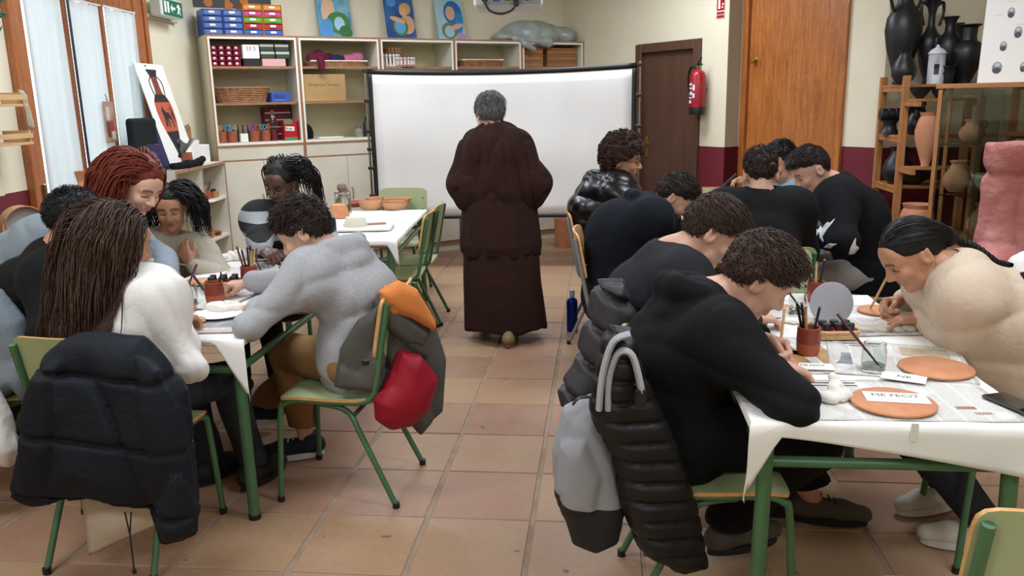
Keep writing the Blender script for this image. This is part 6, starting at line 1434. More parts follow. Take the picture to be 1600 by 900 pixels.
def soft_bag():
    P = lambda a, off, z: np.array(LW(a, off, z)); S = SDF(); ax = np.array([np.array(WLD), [0, 0, 1.], np.cross(np.array(WLD), [0, 0, 1.])])
    tilt = .12
    S.bx(P(1.36, .17, 1.265), (.2, .195, .028), np.array([np.array(WLD), nrm(np.array([0, 0, 1.])-np.array(FR_LEFT.to_3x3() @ Vector((0, -1, 0)))*tilt*-1), nrm(np.cross(np.array(WLD), [0, 0, 1.]))]), .03, 0)
    S.disp = lambda p: .003*wav(p, 20, 2); v, f = S.mesh(.009); bs = np.array(LW(1.42, .16, 1.07)); th = thing('laptop_sleeve', 'black padded laptop sleeve leaning on the window frame', 'bag', bs); npobj('sleeve', v, f, cloth('black_neoprene', '#15191b', '#1a1f21'), th, bs)
    th = thing('ring_binder', 'dark blue glossy folder in front of the laptop sleeve', 'folder', LW(1.50, .24, 1.072), LROT); th.rotation_euler = (rad(-14), 0, LROT); b = MB(); b.bbox((-.0, 0, .14), (.3, .012, .28), .003); obj('cover', b, mat('night_blue_gloss', '#141a3a', .25, '#2a2f5c', 5), th); b = MB(); b.box((-.02, -.0068, .19), (.05, -.006, .2)); obj('print', b, mat('rust_print', '#6a3a30', .6), th)
    S = SDF(); S.chain([P(1.48, .31, 1.1), P(1.7, .33, 1.095), P(1.95, .34, 1.1)], [.025, .032, .03], .03); S.rc(P(1.95, .33, 1.105), P(2.02, .33, 1.115), .025, .03, .02); S.disp = lambda p: .004*wav(p, 40, 5); v, f = S.mesh(.008); bs = np.array(P(1.7, .33, 1.07)); th = thing('cable_pouch', 'long black pouch lying along the bookcase front edge', 'pouch', bs); npobj('pouch', v, f, BLACKC(), th, bs)
soft_bag()
p_ = pot('clay_cup', 'dark clay cup holding a sheet of crinkled foil', LW(1.86, .27, 1.071), .045, .11)
p_ = thing('foil_sheet', 'crinkled silver foil standing in the dark clay cup', 'foil', p_.location)
b = MB(); b.grid(lambda a, c: (-.07+.12*a*c+.03*a, .01*math.sin(a*15), .07+.13*c+.02*math.sin(a*9)), 12, 6); obj('foil', b, mat('foil', '#b9bcbd', .3, metal=.8, bump=.6, bscale=60), p_, solid=.001)
th = thing('paper_stack', 'white folded card box standing beside the clay cup', 'papers', LW(2.2, .2, 1.071), LROT); b = MB(); b.bbox((0, 0, .075), (.26, .16, .15), .003); obj('box', b, PAPER, th); b = MB(); b.bbox((-.17, -.02, .075), (.012, .15, .16), .002, Matrix.Rotation(rad(16), 4, 'Y')); obj('loose_sheet', b, LAB, th)
th = thing('paper_bag', 'folded brown paper bag in the corner behind the white card box', 'bag', LW(2.36, .07, 1.071), LROT); b = MB(); b.bbox((0, 0, .15), (.12, .07, .3), .008); obj('bag', b, mat('kraft_paper', '#9a7a50', .8, '#8d6c44', 8, bump=.3, bscale=15), th); b = MB(); b.bbox((0, -.037, .29), (.12, .006, .05), .002, Matrix.Rotation(rad(-8), 4, 'Y')); obj('fold', b, mat('kraft_paper', '#9a7a50'), th)
# bookcase shelf contents
CW = {'#b98a55': 'tan', '#2a2422': 'dark', '#a32a2f': 'red', '#d2b48a': 'pale', '#9fa3a8': 'grey', '#2b3560': 'blue', '#cfcabf': 'white', '#151515': 'black', '#b98a5a': 'tan', '#c9a77a': 'pale', '#1d1c1e': 'black', '#1b1b1d': 'black', '#c9a06c': 'tan', '#7a2c34': 'dark red'}
def brushes(th, n, r, h, z0, seed, cols=('#b98a55', '#2a2422', '#a32a2f', '#d2b48a'), where='cup', kind='brush'):
    rr = random.Random(seed)
    for k in range(n):
        c = cols[k % len(cols)]; a = rr.uniform(0, 6.28); d = rr.uniform(.3, .9)*r; t_ = rr.uniform(.6, 1.6)*r; hh = h*rr.uniform(.85, 1.1)
        A, B = Vector((d*math.cos(a)*.5, d*math.sin(a)*.5, z0)), Vector(((d+t_)*math.cos(a), (d+t_)*math.sin(a), z0+hh))
        q = thing({'brush': 'paint_brush', 'pen': 'pen'}[kind], '%s %s standing in the %s' % (CW[c], kind, where), kind, Vector(th.location)+A, 0, '%s in the %s' % ({'brush': 'brushes', 'pen': 'pens'}[kind], where))
        b = MB(); b.tube([(0, 0, 0), (B-A)*.97], .0035 if kind == 'brush' else .0045, 6); obj('shaft', b, mat('stick_'+c[1:], c, .5), q, smooth=True); b = MB(); b.tube([(B-A)*.965, B-A], [.0038, .0028] if kind == 'brush' else [.005, .005], 6); obj('end', b, mat('stick_end', '#8a7a66', .5), q)
th = thing('glass_jar', 'glass jar of paint brushes on the upper bookcase shelf', 'jar', LW(1.99, .27, .776)); b = MB(); b.lathe([(0, 0), (.038, 0), (.04, .01), (.04, .08), (.036, .09)], 16, cap=False); obj('glass', b, GLASS, th, smooth=True); brushes(th, 9, .03, .18, .01, 3, where='glass jar on the upper bookcase shelf')
for k, a in enumerate((2.09, 2.18)): p_ = pot('clay_cup', ['clay cup of pens beside the glass brush jar', 'clay cup of pens in front of the round sieve'][k], LW(a, .27, .776), .038, .08, CLAYDARK, 'pen cups on the bookcase'); brushes(p_, 6, .025, .13, .01, 5+k, ('#9fa3a8', '#2b3560', '#cfcabf'), ['clay cup beside the glass brush jar', 'clay cup before the round white hoop'][k], 'pen')
th = thing('round_frame', 'round white hoop standing at the back of the bookcase shelf', 'hoop', LW(2.27, .1, .776), LROT); b = MB(); b.tube([(.09*math.cos(q), 0, .095+.09*math.sin(q)) for q in np.linspace(0, 6.28, 30)], .005, 6); obj('hoop', b, METAL, th, smooth=True); b = MB(); b.lathe([(0, 0), (.088, 0), (.088, .003), (0, .003)], 28, M=Matrix.Translation((0, .0, .095)) @ Matrix.Rotation(rad(90), 4, 'X')); obj('disc', b, mat('pale_disc', '#b9bcc2', .6), th)
th = thing('pine_tray', 'small pine box of dark ink bottles beside the pen cups', 'box', LW(2.3, .27, .776), LROT); b = MB(); b.bbox((0, 0, .025), (.11, .09, .05), .003); obj('tray', b, PINE, th)
for k in range(3): b = MB(); b.lathe([(0, .05), (.014, .05), (.014, .068), (0, .07)], 10, (-.035+.035*k, -.01, 0)); obj('ink_cap', b, BLACKP, th)
th = thing('sheet_of_paper', 'white sheet overhanging the upper bookcase shelf', 'paper', LW(2.02, .33, .777), LROT); b = MB(); b.bbox((0, -.02, .001), (.16, .1, .002), .0008); obj('sheet', b, PAPER, th)
th = thing('pine_crate', 'pine crate of dark tools on the lower bookcase shelf', 'crate', LW(2.09, .25, .456), LROT)
for k in range(3): 
    for s_ in (-1, 1): b = MB(); b.bbox((0, s_*.06, .014+.027*k), (.17, .008, .022), .002); obj('slat', b, PINE, th); b = MB(); b.bbox((s_*.085, 0, .014+.027*k), (.008, .12, .022), .002); obj('slat', b, PINE, th)
b = MB(); b.bbox((0, 0, .004), (.16, .11, .006), .001); obj('bottom', b, PINE, th); tl = thing('dark_tool', 'dark bent tool lying in the pine crate', 'tool', th.location, LROT); b = MB(); b.tube(bez([(-.06, 0, .07), (-.02, .02, .09), (.03, -.02, .085), (.07, .01, .08)], 4), .014, 6); obj('tool', b, BLACKP, tl, smooth=True)
for k, z in enumerate((.457, .472)): th = thing('clay_plate', ['shallow clay plate at the bottom of the pair on the lower shelf', 'shallow clay plate on top of the pair on the lower shelf'][k], 'plate', LW(2.27, .26, z)); b = MB(); b.lathe([(0, 0), (.05, 0), (.075, .013), (.072, .014), (.048, .004), (0, .004)], 22); obj('plate', b, CLAYDARK, th, smooth=True)
th = thing('clay_jug', 'brown clay jug on its side on the bookcase floor', 'jug', LW(2.2, .24, .082), LROT); b = MB(); b.lathe([(0, -.09), (.05, -.09), (.075, -.02), (.06, .06), (.035, .09), (.04, .11)], 18, M=Matrix.Translation((0, 0, .078)) @ Matrix.Rotation(rad(90), 4, 'Y')); obj('jug', b, CLAYDARK, th, smooth=True, solid=.004)
# hanging photo, cables, exit sign
th = thing('hanging_photo', 'faded figure print pinned to the window stile', 'print', LW(1.14, .055, 1.30), LROT); b = MB(); b.bbox((0, 0, .14), (.15, .003, .28), .001); ph_ = obj('card', b, mat('faded_print', '#b39a86', .6, '#8a6252', 7), th)
for x, z, w, h, c in ((-.02, .2, .03, .06, '#cbb9a5'), (.02, .11, .025, .05, '#a8323c'), (-.03, .09, .03, .07, '#6d3a2c'), (.03, .05, .03, .04, '#d8cbb8')): b = MB(); b.bbox((x, -.0022, z), (w*1.6, .0012, h*1.5), .0005); obj('print_patch', b, mat('faded_'+c[1:], c, .7), ph_)
b = MB(); b.tube([(0, 0, .28), (0, .01, .33)], .003, 5); obj('pin_cord', b, BLACKP, th)
b = MB(); b.tube([LW(.795, .05, 2.44), LW(.797, .05, 1.6), LW(.80, .05, .85)], .012, 6, flat=.6); c_ = tag(obj('wall_cable', b, mat('dark_blue_cable', '#16182a', .5), smooth=True), 'dark cable running down the window stile', 'cable')
b = MB(); b.bbox((LW(.80, .06, 1.06)), (.03, .03, .06), .004); obj('switch', b, BLACKP, c_)
b = MB(); b.tube(bez([LW(.80, .06, 1.06), LW(.62, .06, .98), LW(.5, .06, .92), LW(.38, .06, .84)], 6), .0035, 5); b.tube(bez([LW(.80, .06, 1.06), LW(.92, .06, 1.0), LW(1.1, .06, .9)], 6), .0035, 5); tag(obj('thin_cord', b, BLACKP, smooth=True), 'thin cord slung across the lower curtains', 'cord')
th = thing('exit_sign', 'green emergency exit sign box with white arrow and runner', 'sign', LW(2.22, .02, 2.21), LROT)
b = MB(); b.bbox((.02, -.0, .02), (.62, .03, .03), .004); obj('bracket', b, mat('sign_grey', '#c3bfb0', .5), th)
b = MB(); b.bbox((-.02, -.075, .09), (.4, .09, .14), .008); bx_ = obj('case', b, mat('sign_white', '#cfd8cf', .4), th)
b = MB(); b.bbox((-.0, -.121, .09), (.37, .003, .12), .002); fc = obj('face', b, mat('sign_green', '#0f6a4a', .4), bx_)
for a in (((-.165, .05), (-.13, .05), (-.13, .135), (-.165, .135)), ((-.11, .05), (-.075, .05), (-.075, .135), (-.11, .135)), ((-.05, .09), (-.015, .125), (-.015, .1), (.04, .1), (.04, .08), (-.015, .08), (-.015, .055)), ((.1, .13), (.125, .13), (.125, .115), (.15, .1), (.14, .09), (.12, .1), (.13, .075), (.145, .05), (.13, .05), (.11, .075), (.085, .05), (.07, .055), (.095, .085), (.095, .105), (.075, .1), (.07, .11))):
    b = MB(); b.prism(a, 0, .001, Matrix.Translation((0, -.1225, 0)) @ Matrix.Rotation(rad(90), 4, 'X')); obj('pictogram', b, LAB, fc)
# wall racks
def wrack(z, lab):
    th = thing('wall_rack', lab, 'shelf', LW(-.42, 0, z), LROT); m = wood('beech_rack', '#c39a6b', '#d3ad80', 0)
    for a in ((-.3, -.2, 0, .36, -.001-.05, .014), ): b = MB(); b.box((-.32, -.21, 0), (.36, -.052, .014)); obj('base', b, m, th)
    b = MB(); b.box((-.32, -.212, .035), (.36, -.2, .062)); obj('front_rail', b, m, th)
    b = MB(); b.box((.345, -.2, 0), (.36, -.05, .075)); obj('end', b, m, th)
wrack(1.555, 'upper beech wall rack carrying a leaning white sheet'); wrack(1.35, 'lower beech wall rack below the hanging cloth scrap')
th = thing('paper_sheet', 'white sheet leaning in the upper wall rack', 'paper', LW(-.3, .16, 1.57), LROT); b = MB(); b.bbox((-.02, 0, .1), (.2, .003, .2), .001, Matrix.Rotation(rad(-10), 4, 'X')); obj('sheet', b, LAB, th)
b = MB(); b.grid(lambda a, c: LW(-.12+.09*a*(1-c*.5)+.04*c, .2+.012*math.sin(a*5+c*3), 1.645-.2*c-.02*a), 8, 8); tag(obj('cloth_scrap', b, cloth('linen_scrap', '#a49a86', '#b0a692'), solid=.002, smooth=True, angle=False), 'grey linen scrap hanging from the upper wall rack', 'cloth')
def garland():
    th = thing('hanging_plant', 'green trailing plant at the top of the left wall', 'plant', LW(-.1, .1, 2.2)); b = MB(); b.tube(bez([(0, 0, .3), (.02, -.03, .1), (0, 0, -.2)], 6), .006, 6); obj('stem', b, GREEN, th); rr = random.Random(4); lm = mat('plant_leaf', '#2f5a3e', .5, '#4a7a58', 30)
    lb = MB(); lb.add([(0, 0, 0), (.018, .02, .004), (0, .05, -.004), (-.018, .02, .004), (0, .022, -.004)], [(0, 1, 4), (1, 2, 4), (2, 3, 4), (3, 0, 4)])
    me = bpy.data.meshes.new('leaf'); me.from_pydata(lb.v, [], lb.f); me.materials.append(lm)
    for k in range(90):
        o = bpy.data.objects.new('leaf', me); COL.objects.link(o); o.parent = th; z = rr.uniform(-.22, .3); o.location = (rr.uniform(-.06, .06), rr.uniform(-.05, .05), z); o.rotation_euler = (rr.uniform(-1.2, 1.2), rr.uniform(-1.2, 1.2), rr.uniform(0, 6.28))
garland()
# side table at the left wall
def sidetable():
    th = thing('side_table', 'small wooden side table against the dark red wall', 'table', (-3.05, 3.99, 0)); b = MB(); b.bbox((0, 0, .765), (.36, .74, .03), .004); obj('top', b, PINEX, th)
    for sx in (-.15, .15):
        for sy in (-.33, .33): b = MB(); b.bbox((sx, sy, .375), (.035, .035, .75), .003); obj('leg', b, PINE, th)
    q = Vector((-2.93, 3.73, .781)); tp = thing('wooden_pot', 'low pale wooden pot with a round hole on the side table', 'pot', q); b = MB(); b.lathe([(0, 0), (.06, 0), (.065, .01), (.065, .02), (.065, .04), (.065, .05), (.06, .055), (.052, .055), (.052, .01), (0, .01)], 22)
    for k in (16, 17): gone = 3*22+k; b.f[gone] = None
    b.f = [q_ for q_ in b.f if q_]; b.mi = [0]*len(b.f); obj('pot', b, wood('pale_turned_wood', '#c8a079', '#d8b592', 2), tp, smooth=True)
    q = Vector((-3.17, 4.22, .781)); tp = thing('drum_sieve', 'round wooden drum sieve standing on edge on the side table', 'sieve', q, rad(60)); b = MB(); b.lathe([(.115, -.035), (.12, -.035), (.12, .035), (.115, .035)], 36, M=Matrix.Translation((0, 0, .121)) @ Matrix.Rotation(rad(90), 4, 'X'), cap=False); obj('hoop', b, wood('sieve_wood', '#b98f63', '#cba47a', 0), tp, smooth=True, solid=.006); b = MB(); b.lathe([(0, 0), (.115, 0), (.115, .002), (0, .002)], 30, M=Matrix.Translation((0, -.0, .121)) @ Matrix.Rotation(rad(90), 4, 'X')); obj('mesh', b, mat('sieve_mesh', '#96938d', .6), tp)
    q = Vector((-3.12, 4.02, .781)); tp = thing('spindle', 'small wooden spindle tool in front of the drum sieve', 'tool', q); b = MB(); b.lathe([(0, 0), (.03, 0), (.03, .012), (.012, .02), (.02, .05), (.025, .08), (.01, .11), (.006, .2), (0, .2)], 14); obj('spindle', b, wood('old_wood', '#7d6247', '#94775a', 2), tp, smooth=True); b = MB(); b.tube([(-.03, 0, .07), (.06, .02, .09)], .005, 5); obj('peg', b, PINE, tp)
    q = Vector((-3.17, 3.85, .781)); tp = thing('hand_tool', 'dark metal hand tool lying on the side table', 'tool', q); b = MB(); b.tube([(-.05, 0, .02), (.05, .02, .03), (.1, .02, .05)], [.018, .01, .012], 6); obj('tool', b, BLACKP, tp)
sidetable()
th = thing('clay_vase', 'slender clay vase standing on the window sill', 'vase', LW(.665, .045, .702)); b = MB(); b.lathe([(0, 0), (.035, 0), (.03, .02), (.05, .12), (.055, .2), (.035, .3), (.02, .36), (.024, .41), (.042, .44), (.036, .435), (.018, .36)], 20, cap=False); obj('vase', b, CLAY, th, smooth=True)
# ------------------------------------------------------------------ right side: sign, extinguisher, vases, statue
def RWp(t, off, z): return FR_RIGHT @ Vector((t, -off, z))
RROT = math.atan2(-N.y, -N.x)
lenw = lambda p: (Vector((p[0], p[1], 0))-K2).dot(-N)
def extinguisher():
    t0 = lenw((.958, 7.918)); th = thing('fire_extinguisher', 'red fire extinguisher hanging beside the brown door', 'fire extinguisher', RWp(t0, .1, 1.365), RROT)
    red = mat('extinguisher_red', '#a3121c', .3); b = MB(); b.lathe([(0, 0), (.068, 0), (.07, .06), (.07, .34), (.06, .375), (.03, .395), (.022, .405)], 28); obj('cylinder', b, red, th, smooth=True)
    b = MB(); b.lathe([(.0715, 0), (.0725, .005), (.0725, .065), (.0712, .07)], 28, cap=False); obj('base_ring', b, BLACKP, th, smooth=True)
    b = MB(); b.lathe([(.02, .4), (.024, .405), (.024, .43), (0, .432)], 14); obj('valve', b, CHROME, th, smooth=True)
    b = MB(); b.tube([(-.01, 0, .43), (.04, -.02, .45), (.085, -.03, .44)], .006, 6); b.tube([(-.01, 0, .435), (.03, -.015, .475), (.075, -.03, .5)], .006, 6); obj('lever', b, BLACKP, th, smooth=True)
    b = MB(); b.tube(bez([(-.02, 0, .42), (-.08, -.01, .42), (-.115, -.01, .34), (-.11, -.01, .22), (-.085, -.02, .14)], 6), .011, 8); obj('hose', b, BLACKP, th, smooth=True)
    lab = obj('label', MB().lathe([(.0707, .1), (.0712, .102), (.0712, .29), (.0707, .292)], 40, cap=False), mat('extinguisher_label', '#9c2430', .45), th, smooth=True)
    for a0, z, w, h in ((-1.9, .27, .05, .018), (-1.9, .235, .06, .012), (-1.95, .19, .02, .028), (-1.6, .19, .02, .028), (-1.9, .15, .05, .012), (-2.0, .115, .055, .026), (-1.25, .24, .02, .05), (-1.25, .17, .02, .04)):
        b = MB(); n = 6; b.add([(.0722*math.cos(a0+(k/n-.5)*w/.072*1.0), .0722*math.sin(a0+(k/n-.5)*w/.072), z+dz) for dz in (-h/2, h/2) for k in range(n+1)], [(k, k+1, n+2+k, n+1+k) for k in range(n)]); obj('print', b, LAB, lab, solid=.0004)
    b = MB(); b.box((-.02, .07, .2), (.02, .1, .24)); obj('hook', b, METAL, th)
    t1 = lenw((1.055, 7.788)); sg = thing('extinguisher_sign', 'red and white EXTINTOR sign above the fire extinguisher', 'sign', RWp(t1, .004, 2.195), RROT)
    b = MB(); b.box((-.05, -.003, 0), (.05, .003, .22)); bd = obj('board', b, LAB, sg)
    b = MB(); b.box((-.047, -.0038, .003), (.047, -.003, .055)); obj('word_panel', b, red, bd); b = MB(); b.box((-.047, -.0038, .065), (.047, -.003, .217)); obj('picture_panel', b, red, bd)
    text_on('lettering', 'EXTINTOR', .0215, LAB, bd, frame((0, -.0042, .028), (1, 0, 0), (0, 0, 1)))
    for x0, x1, z0, z1 in ((-.03, -.005, .08, .17), (-.024, -.011, .17, .185), (.012, .03, .085, .1), (.018, .038, .11, .125)): b = MB(); b.box((x0, -.0044, z0), (x1, -.0038, z1)); obj('pictogram', b, LAB, bd)
extinguisher()
BLKCER = mat('black_ceramic', '#131517', .42, '#1b1e20', 9)
def vase(label, px, py, Y, w, h, prof, m=BLKCER, handles=(), rack_z=None, name='black_vase', group=None):
    p = aty(px, py, Y); z = rack_z if rack_z is not None else p[2]; th = thing(name, label, 'vase', (p[0], p[1], z), 0, group)
    b = MB(); P = [(r*w/2, q*h) for r, q in prof]; b.lathe(P+[(P[-1][0]*.85, P[-1][1]-.002), (P[-1][0]*.6, P[-1][1]*.9)], 28, cap=False); b.lathe([(0, .001), (P[0][0], .001)], 28, cap=False); obj('body', b, m, th, smooth=True)
    for sx, pts in [(s_, q) for q in handles for s_ in (-1, 1)]:
        b = MB(); b.tube(bez([(sx*x*w/2*.92, sx*x*w/2*.35, q*h) for x, q in pts], 5), .012 if h > .3 else .008, 7); obj('handle', b, m, th, smooth=True)
    return th
AMPH = [(.35, 0), (.38, .02), (.3, .05), (.55, .18), (.85, .35), (1, .52), (.92, .64), (.6, .73), (.42, .78), (.38, .88), (.48, .95), (.66, 1)]
HYD = [(.35, 0), (.36, .02), (.5, .12), (.9, .35), (1, .52), (.85, .66), (.5, .73), (.46, .8), (.5, .95), (.72, .985), (.7, 1)]
JUG = [(.5, 0), (.6, .03), (.95, .25), (1, .42), (.8, .62), (.5, .8), (.45, .9), (.62, 1)]
CUP = [(.62, 0), (.66, .04), (.7, .5), (.85, .9), (1, .97), (1, 1)]
BOWL = [(.3, 0), (.34, .05), (.6, .3), (.9, .7), (1, 1)]
HN = [((.4, .93), (.95, .97), (1.05, .85), (.75, .7))]; HB = [((.95, .62), (1.25, .68), (1.2, .5), (.98, .46))]
RZ = 1.582
vase('big black amphora with tall neck handles on the pine rack', 1405, 130, 6.38, .25, .72, AMPH, BLKCER, HN, RZ)
vase('small round black jug in front of the big black amphora', 1411, 128, 6.17, .165, .235, JUG, BLKCER, (), RZ)
vase('slim black amphora with a wide flared lip behind the white lantern', 1447, 130, 6.43, .18, .58, [(.3, 0), (.34, .02), (.28, .05), (.6, .2), (.95, .45), (.9, .55), (.5, .62), (.28, .7), (.25, .82), (.4, .93), (.62, 1)], BLKCER, HN, RZ)
vase('black hydria with a stepped neck beside the white lantern', 1477, 130, 6.28, .17, .45, AMPH, BLKCER, HB, RZ)
vase('dark narrow necked jug between the tall black vases', 1490, 130, 6.46, .12, .42, JUG, BLKCER, (), RZ)
vase('broad necked black vase at the poster end of the rack', 1507, 128, 6.2, .215, .39, HYD, BLKCER, (), RZ)
vase('small black two handled cup in front of the white lantern', 1481, 128, 6.155, .1, .115, CUP, BLKCER, [((.9, .9), (1.3, 1.1), (1.35, .8), (.85, .5))], RZ)
p = aty(1461, 128, 6.175); th = thing('ceramic_lantern', 'white ceramic lantern shaped like a little tower', 'lantern', (p[0], p[1], RZ)); wm = mat('white_ceramic', '#d6d5da', .5); b = MB(); b.lathe([(.0, 0), (.052, 0), (.052, .06), (.052, .13), (.052, .2), (.056, .205)], 20, cap=False); b.f = [q_ for j, q_ in enumerate(b.f) if j not in (2*20+13, 2*20+14)]; b.mi = [0]*len(b.f); obj('wall', b, wm, th, smooth=True, solid=.005); b = MB(); b.lathe([(.062, .2), (.045, .225), (.012, .245), (.008, .26), (0, .262)], 20); obj('roof', b, wm, th, smooth=True)
SZ_ = 1.237
def askos(label, px, Y, z, L, r, ft):
    p = aty(px, 200, Y); th = thing('black_askos', label, 'vase', (p[0], p[1], z)); b = MB(); b.lathe([(0, 0), (.07*ft, 0), (.045*ft, .03), (.04*ft, .07), (.06, .1)], 18); obj('foot', b, BLKCER, th, smooth=True)
    for k, x in enumerate((-L/2, 0, L/2)): b = MB(); b.lathe([(0, -L*.24), (r*.9, -L*.24), (r, -L*.2), (r, L*.2), (r*.9, L*.24), (0, L*.24)], 18, M=Matrix.Translation((x, 0, .1+r*.8)) @ Matrix.Rotation(rad(90), 4, 'Y')); obj('drum', b, BLKCER, th, smooth=True)
askos('black triple drum vessel on a flared foot behind the rack post', 1390, 6.35, SZ_, .1, .045, 1.1)
askos('black drum vessel standing behind the spouted jug', 1425, 6.45, SZ_, .1, .045, .9)
vase('black jug with a ring handle and spout beside the terracotta amphora', 1430, 208, 6.15, .14, .19, JUG, BLKCER, [((.5, .8), (.9, 1.1), (.7, 1.2), (.4, .95))], SZ_)
p3_ = vase('shallow black bowl on the small pine rack', 1437, 150, 5.92, .14, .075, BOWL, BLKCER, (), 1.486, 'black_bowl')
vase('second shallow black bowl beside the glass case', 1466, 150, 5.92, .1, .075, BOWL, BLKCER, (), 1.486, 'black_bowl')
TERR = mat('bare_terracotta', '#c58a68', .85, '#b97b5a', 8)
vase('terracotta amphora with a small knob beside the glass case', 1446, 250, 5.9, .165, .36, [(.35, 0), (.3, .03), (.55, .2), (.95, .5), (1, .66), (.8, .85), (.62, .93), (.75, 1)], TERR, (), 1.037, 'terracotta_amphora')
vase('squat terracotta pot on the low board of the small rack', 1432, 345, 5.9, .22, .2, [(.6, 0), (.8, .1), (1, .5), (.9, .75), (.78, .85), (.9, 1)], TERR, (), .582, 'terracotta_pot')
vase('rounded black pot on the lower rack board by the maroon wall', 1402, 275, 6.3, .22, .26, JUG, BLKCER, (), .882)
vase('wide black dish behind the rack post on the lower board', 1425, 285, 6.25, .3, .1, BOWL, BLKCER, (), .882, 'black_bowl')
# inside the glass case
for k, (x, y, z, w, h, pr, m, lab) in enumerate(((.12, .2, .888, .16, .2, JUG, TERR, 'terracotta jar on the glass shelf nearest the rack'), (.3, .2, .6, .2, .22, JUG, TERR, 'round terracotta pot on the glass case floor'), (.3, .2, .888, .2, .12, BOWL, mat('pale_clay', '#b9a88b', .8), 'pale clay basket bowl on the glass shelf'), (.55, .2, 1.208, .1, .22, AMPH, CLAYDARK, 'small brown amphora on the upper glass shelf'), (.5, .2, .6, .2, .16, BOWL, CLAYDARK, 'brown bowl on the glass case floor'), (.75, .2, 1.208, .13, .16, JUG, CLAYDARK, 'brown jug on the upper glass shelf behind the amphora rim'), (.55, .2, .888, .16, .18, [(.4, 0), (.12, .1), (.12, .4), (.9, .8), (1, 1)], mat('pale_clay', '#b9a88b', .8), 'pale stemmed cup on the glass shelf'), (.18, .2, 1.208, .15, .14, JUG, TERR, 'small clay pot on the upper glass shelf by the post'), (.9, .2, .888, .2, .15, BOWL, mat('pale_clay', '#b9a88b', .8), 'pale bowl on the glass shelf behind the pink neck'))):
    q = casep(x, y, z+.004); th = thing('museum_pot', lab, 'pot', q, 0, 'pots in the glass case'); b = MB(); P = [(r*w/2, t_*h) for r, t_ in pr]; b.lathe(P, 22, cap=False); obj('body', b, m, th, smooth=True, solid=.004); b = MB(); b.tube(bez([(P[-1][0], 0, h), (w*.6, 0, h*.85), (w*.45, 0, h*.55)], 4), .006, 6); obj('handle', b, m, th, smooth=True)
# poster on the case
def finds_poster():
    q = casep(.18, .2, GH+.001); th = thing('drawing_poster', 'white poster of grey artefact drawings standing on the glass case', 'poster', q, math.atan2(GD.y, GD.x)); th.rotation_euler = (rad(-8), 0, math.atan2(GD.y, GD.x))
    b = MB(); b.bbox((.42, 0, .36), (.84, .006, .72), .001, Matrix.Shear('XZ', 4, (.12, 0)) if 0 else None); bd = obj('board', b, LAB, th); rr = random.Random(6); g1, g2, g3 = mat('ink_dark', '#4a4d52', .7), mat('ink_mid', '#8a8d92', .7), mat('ink_light', '#c3c4c6', .7)
    def ell(x, z, rx, rz, m, dy): 
        b = MB(); b.prism([(rx*math.cos(a), rz*math.sin(a)) for a in np.linspace(0, 6.28, 18, endpoint=False)], 0, .0006, Matrix.Translation((x, -.0031-dy, z)) @ Matrix.Rotation(rad(90), 4, 'X')); obj('drawing', b, m, bd)
    for x, z, r, asp in ((.1, .09, .028, 1.3), (.24, .09, .018, 1.7), (.12, .22, .02, 1.5), (.19, .3, .022, 1.6), (.3, .27, .032, 2.0), (.24, .42, .014, 1.6), (.38, .12, .02, 1.4), (.42, .32, .03, 1.7), (.14, .42, .02, 1.6), (.36, .5, .026, 1.2), (.5, .2, .03, 1.5), (.5, .44, .03, 1.5), (.2, .55, .03, 1.1), (.6, .3, .03, 1.8), (.62, .1, .03, 1.2), (.66, .5, .03, 1.2)):
        ell(x, z, r, r*asp, g2, 0); ell(x, z-r*asp*.45, r*.85, r*asp*.5, g1, .0007); ell(x, z+r*asp*.5, r*.55, r*asp*.3, g3, .0014)
    for k in range(14):
        x, z = rr.uniform(.05, .7), rr.uniform(.03, .6); b = MB(); b.box((x, -.0036, z), (x+.05, -.003, z+.003)); obj('caption', b, g3, bd)
finds_poster()
# pink amphora
def pink():
    p = aty(1572, 300, 4.3); c = np.array([p[0], p[1], 0.]); S = SDF(); Z = lambda z: c+np.array([0, 0, z])
    S.rc(Z(.8), Z(1.19), .07, .08, .02); S.rc(Z(1.215), Z(1.25), .115, None, .01); S.cut(Z(1.285), (0, 0, 1))
    S.el(Z(.44), (.29, .29, .32), None, .0); S.rc(Z(.70), Z(.80), .19, .085, .03); S.rc(Z(0.1), Z(.42), .17, .26, .1)
    for q in (-1, 1): d_ = np.array([q*.07, -.05 if q > 0 else .03, 0]); S.chain([Z(.76)+d_*1.1, Z(.9)+d_, Z(1.1)+d_, Z(1.16)+d_*.6], [.04, .033, .033, .03], .006)
    S.cut(Z(.012), (0, 0, -1)); S.disp = lambda p_: .003*wav(p_, 60, 2)+.004*wav(p_, 25, 5)
    v, f = S.mesh(.009); th = thing('giant_amphora', 'giant rough pink amphora with thick strap handles before the glass case', 'amphora', c); npobj('body', v, f, mat('pink_plaster', '#a9605c', .85, '#bd8079', 7, bump=.6, bscale=38, bdist=.012, detail=6), th, c)
pink()
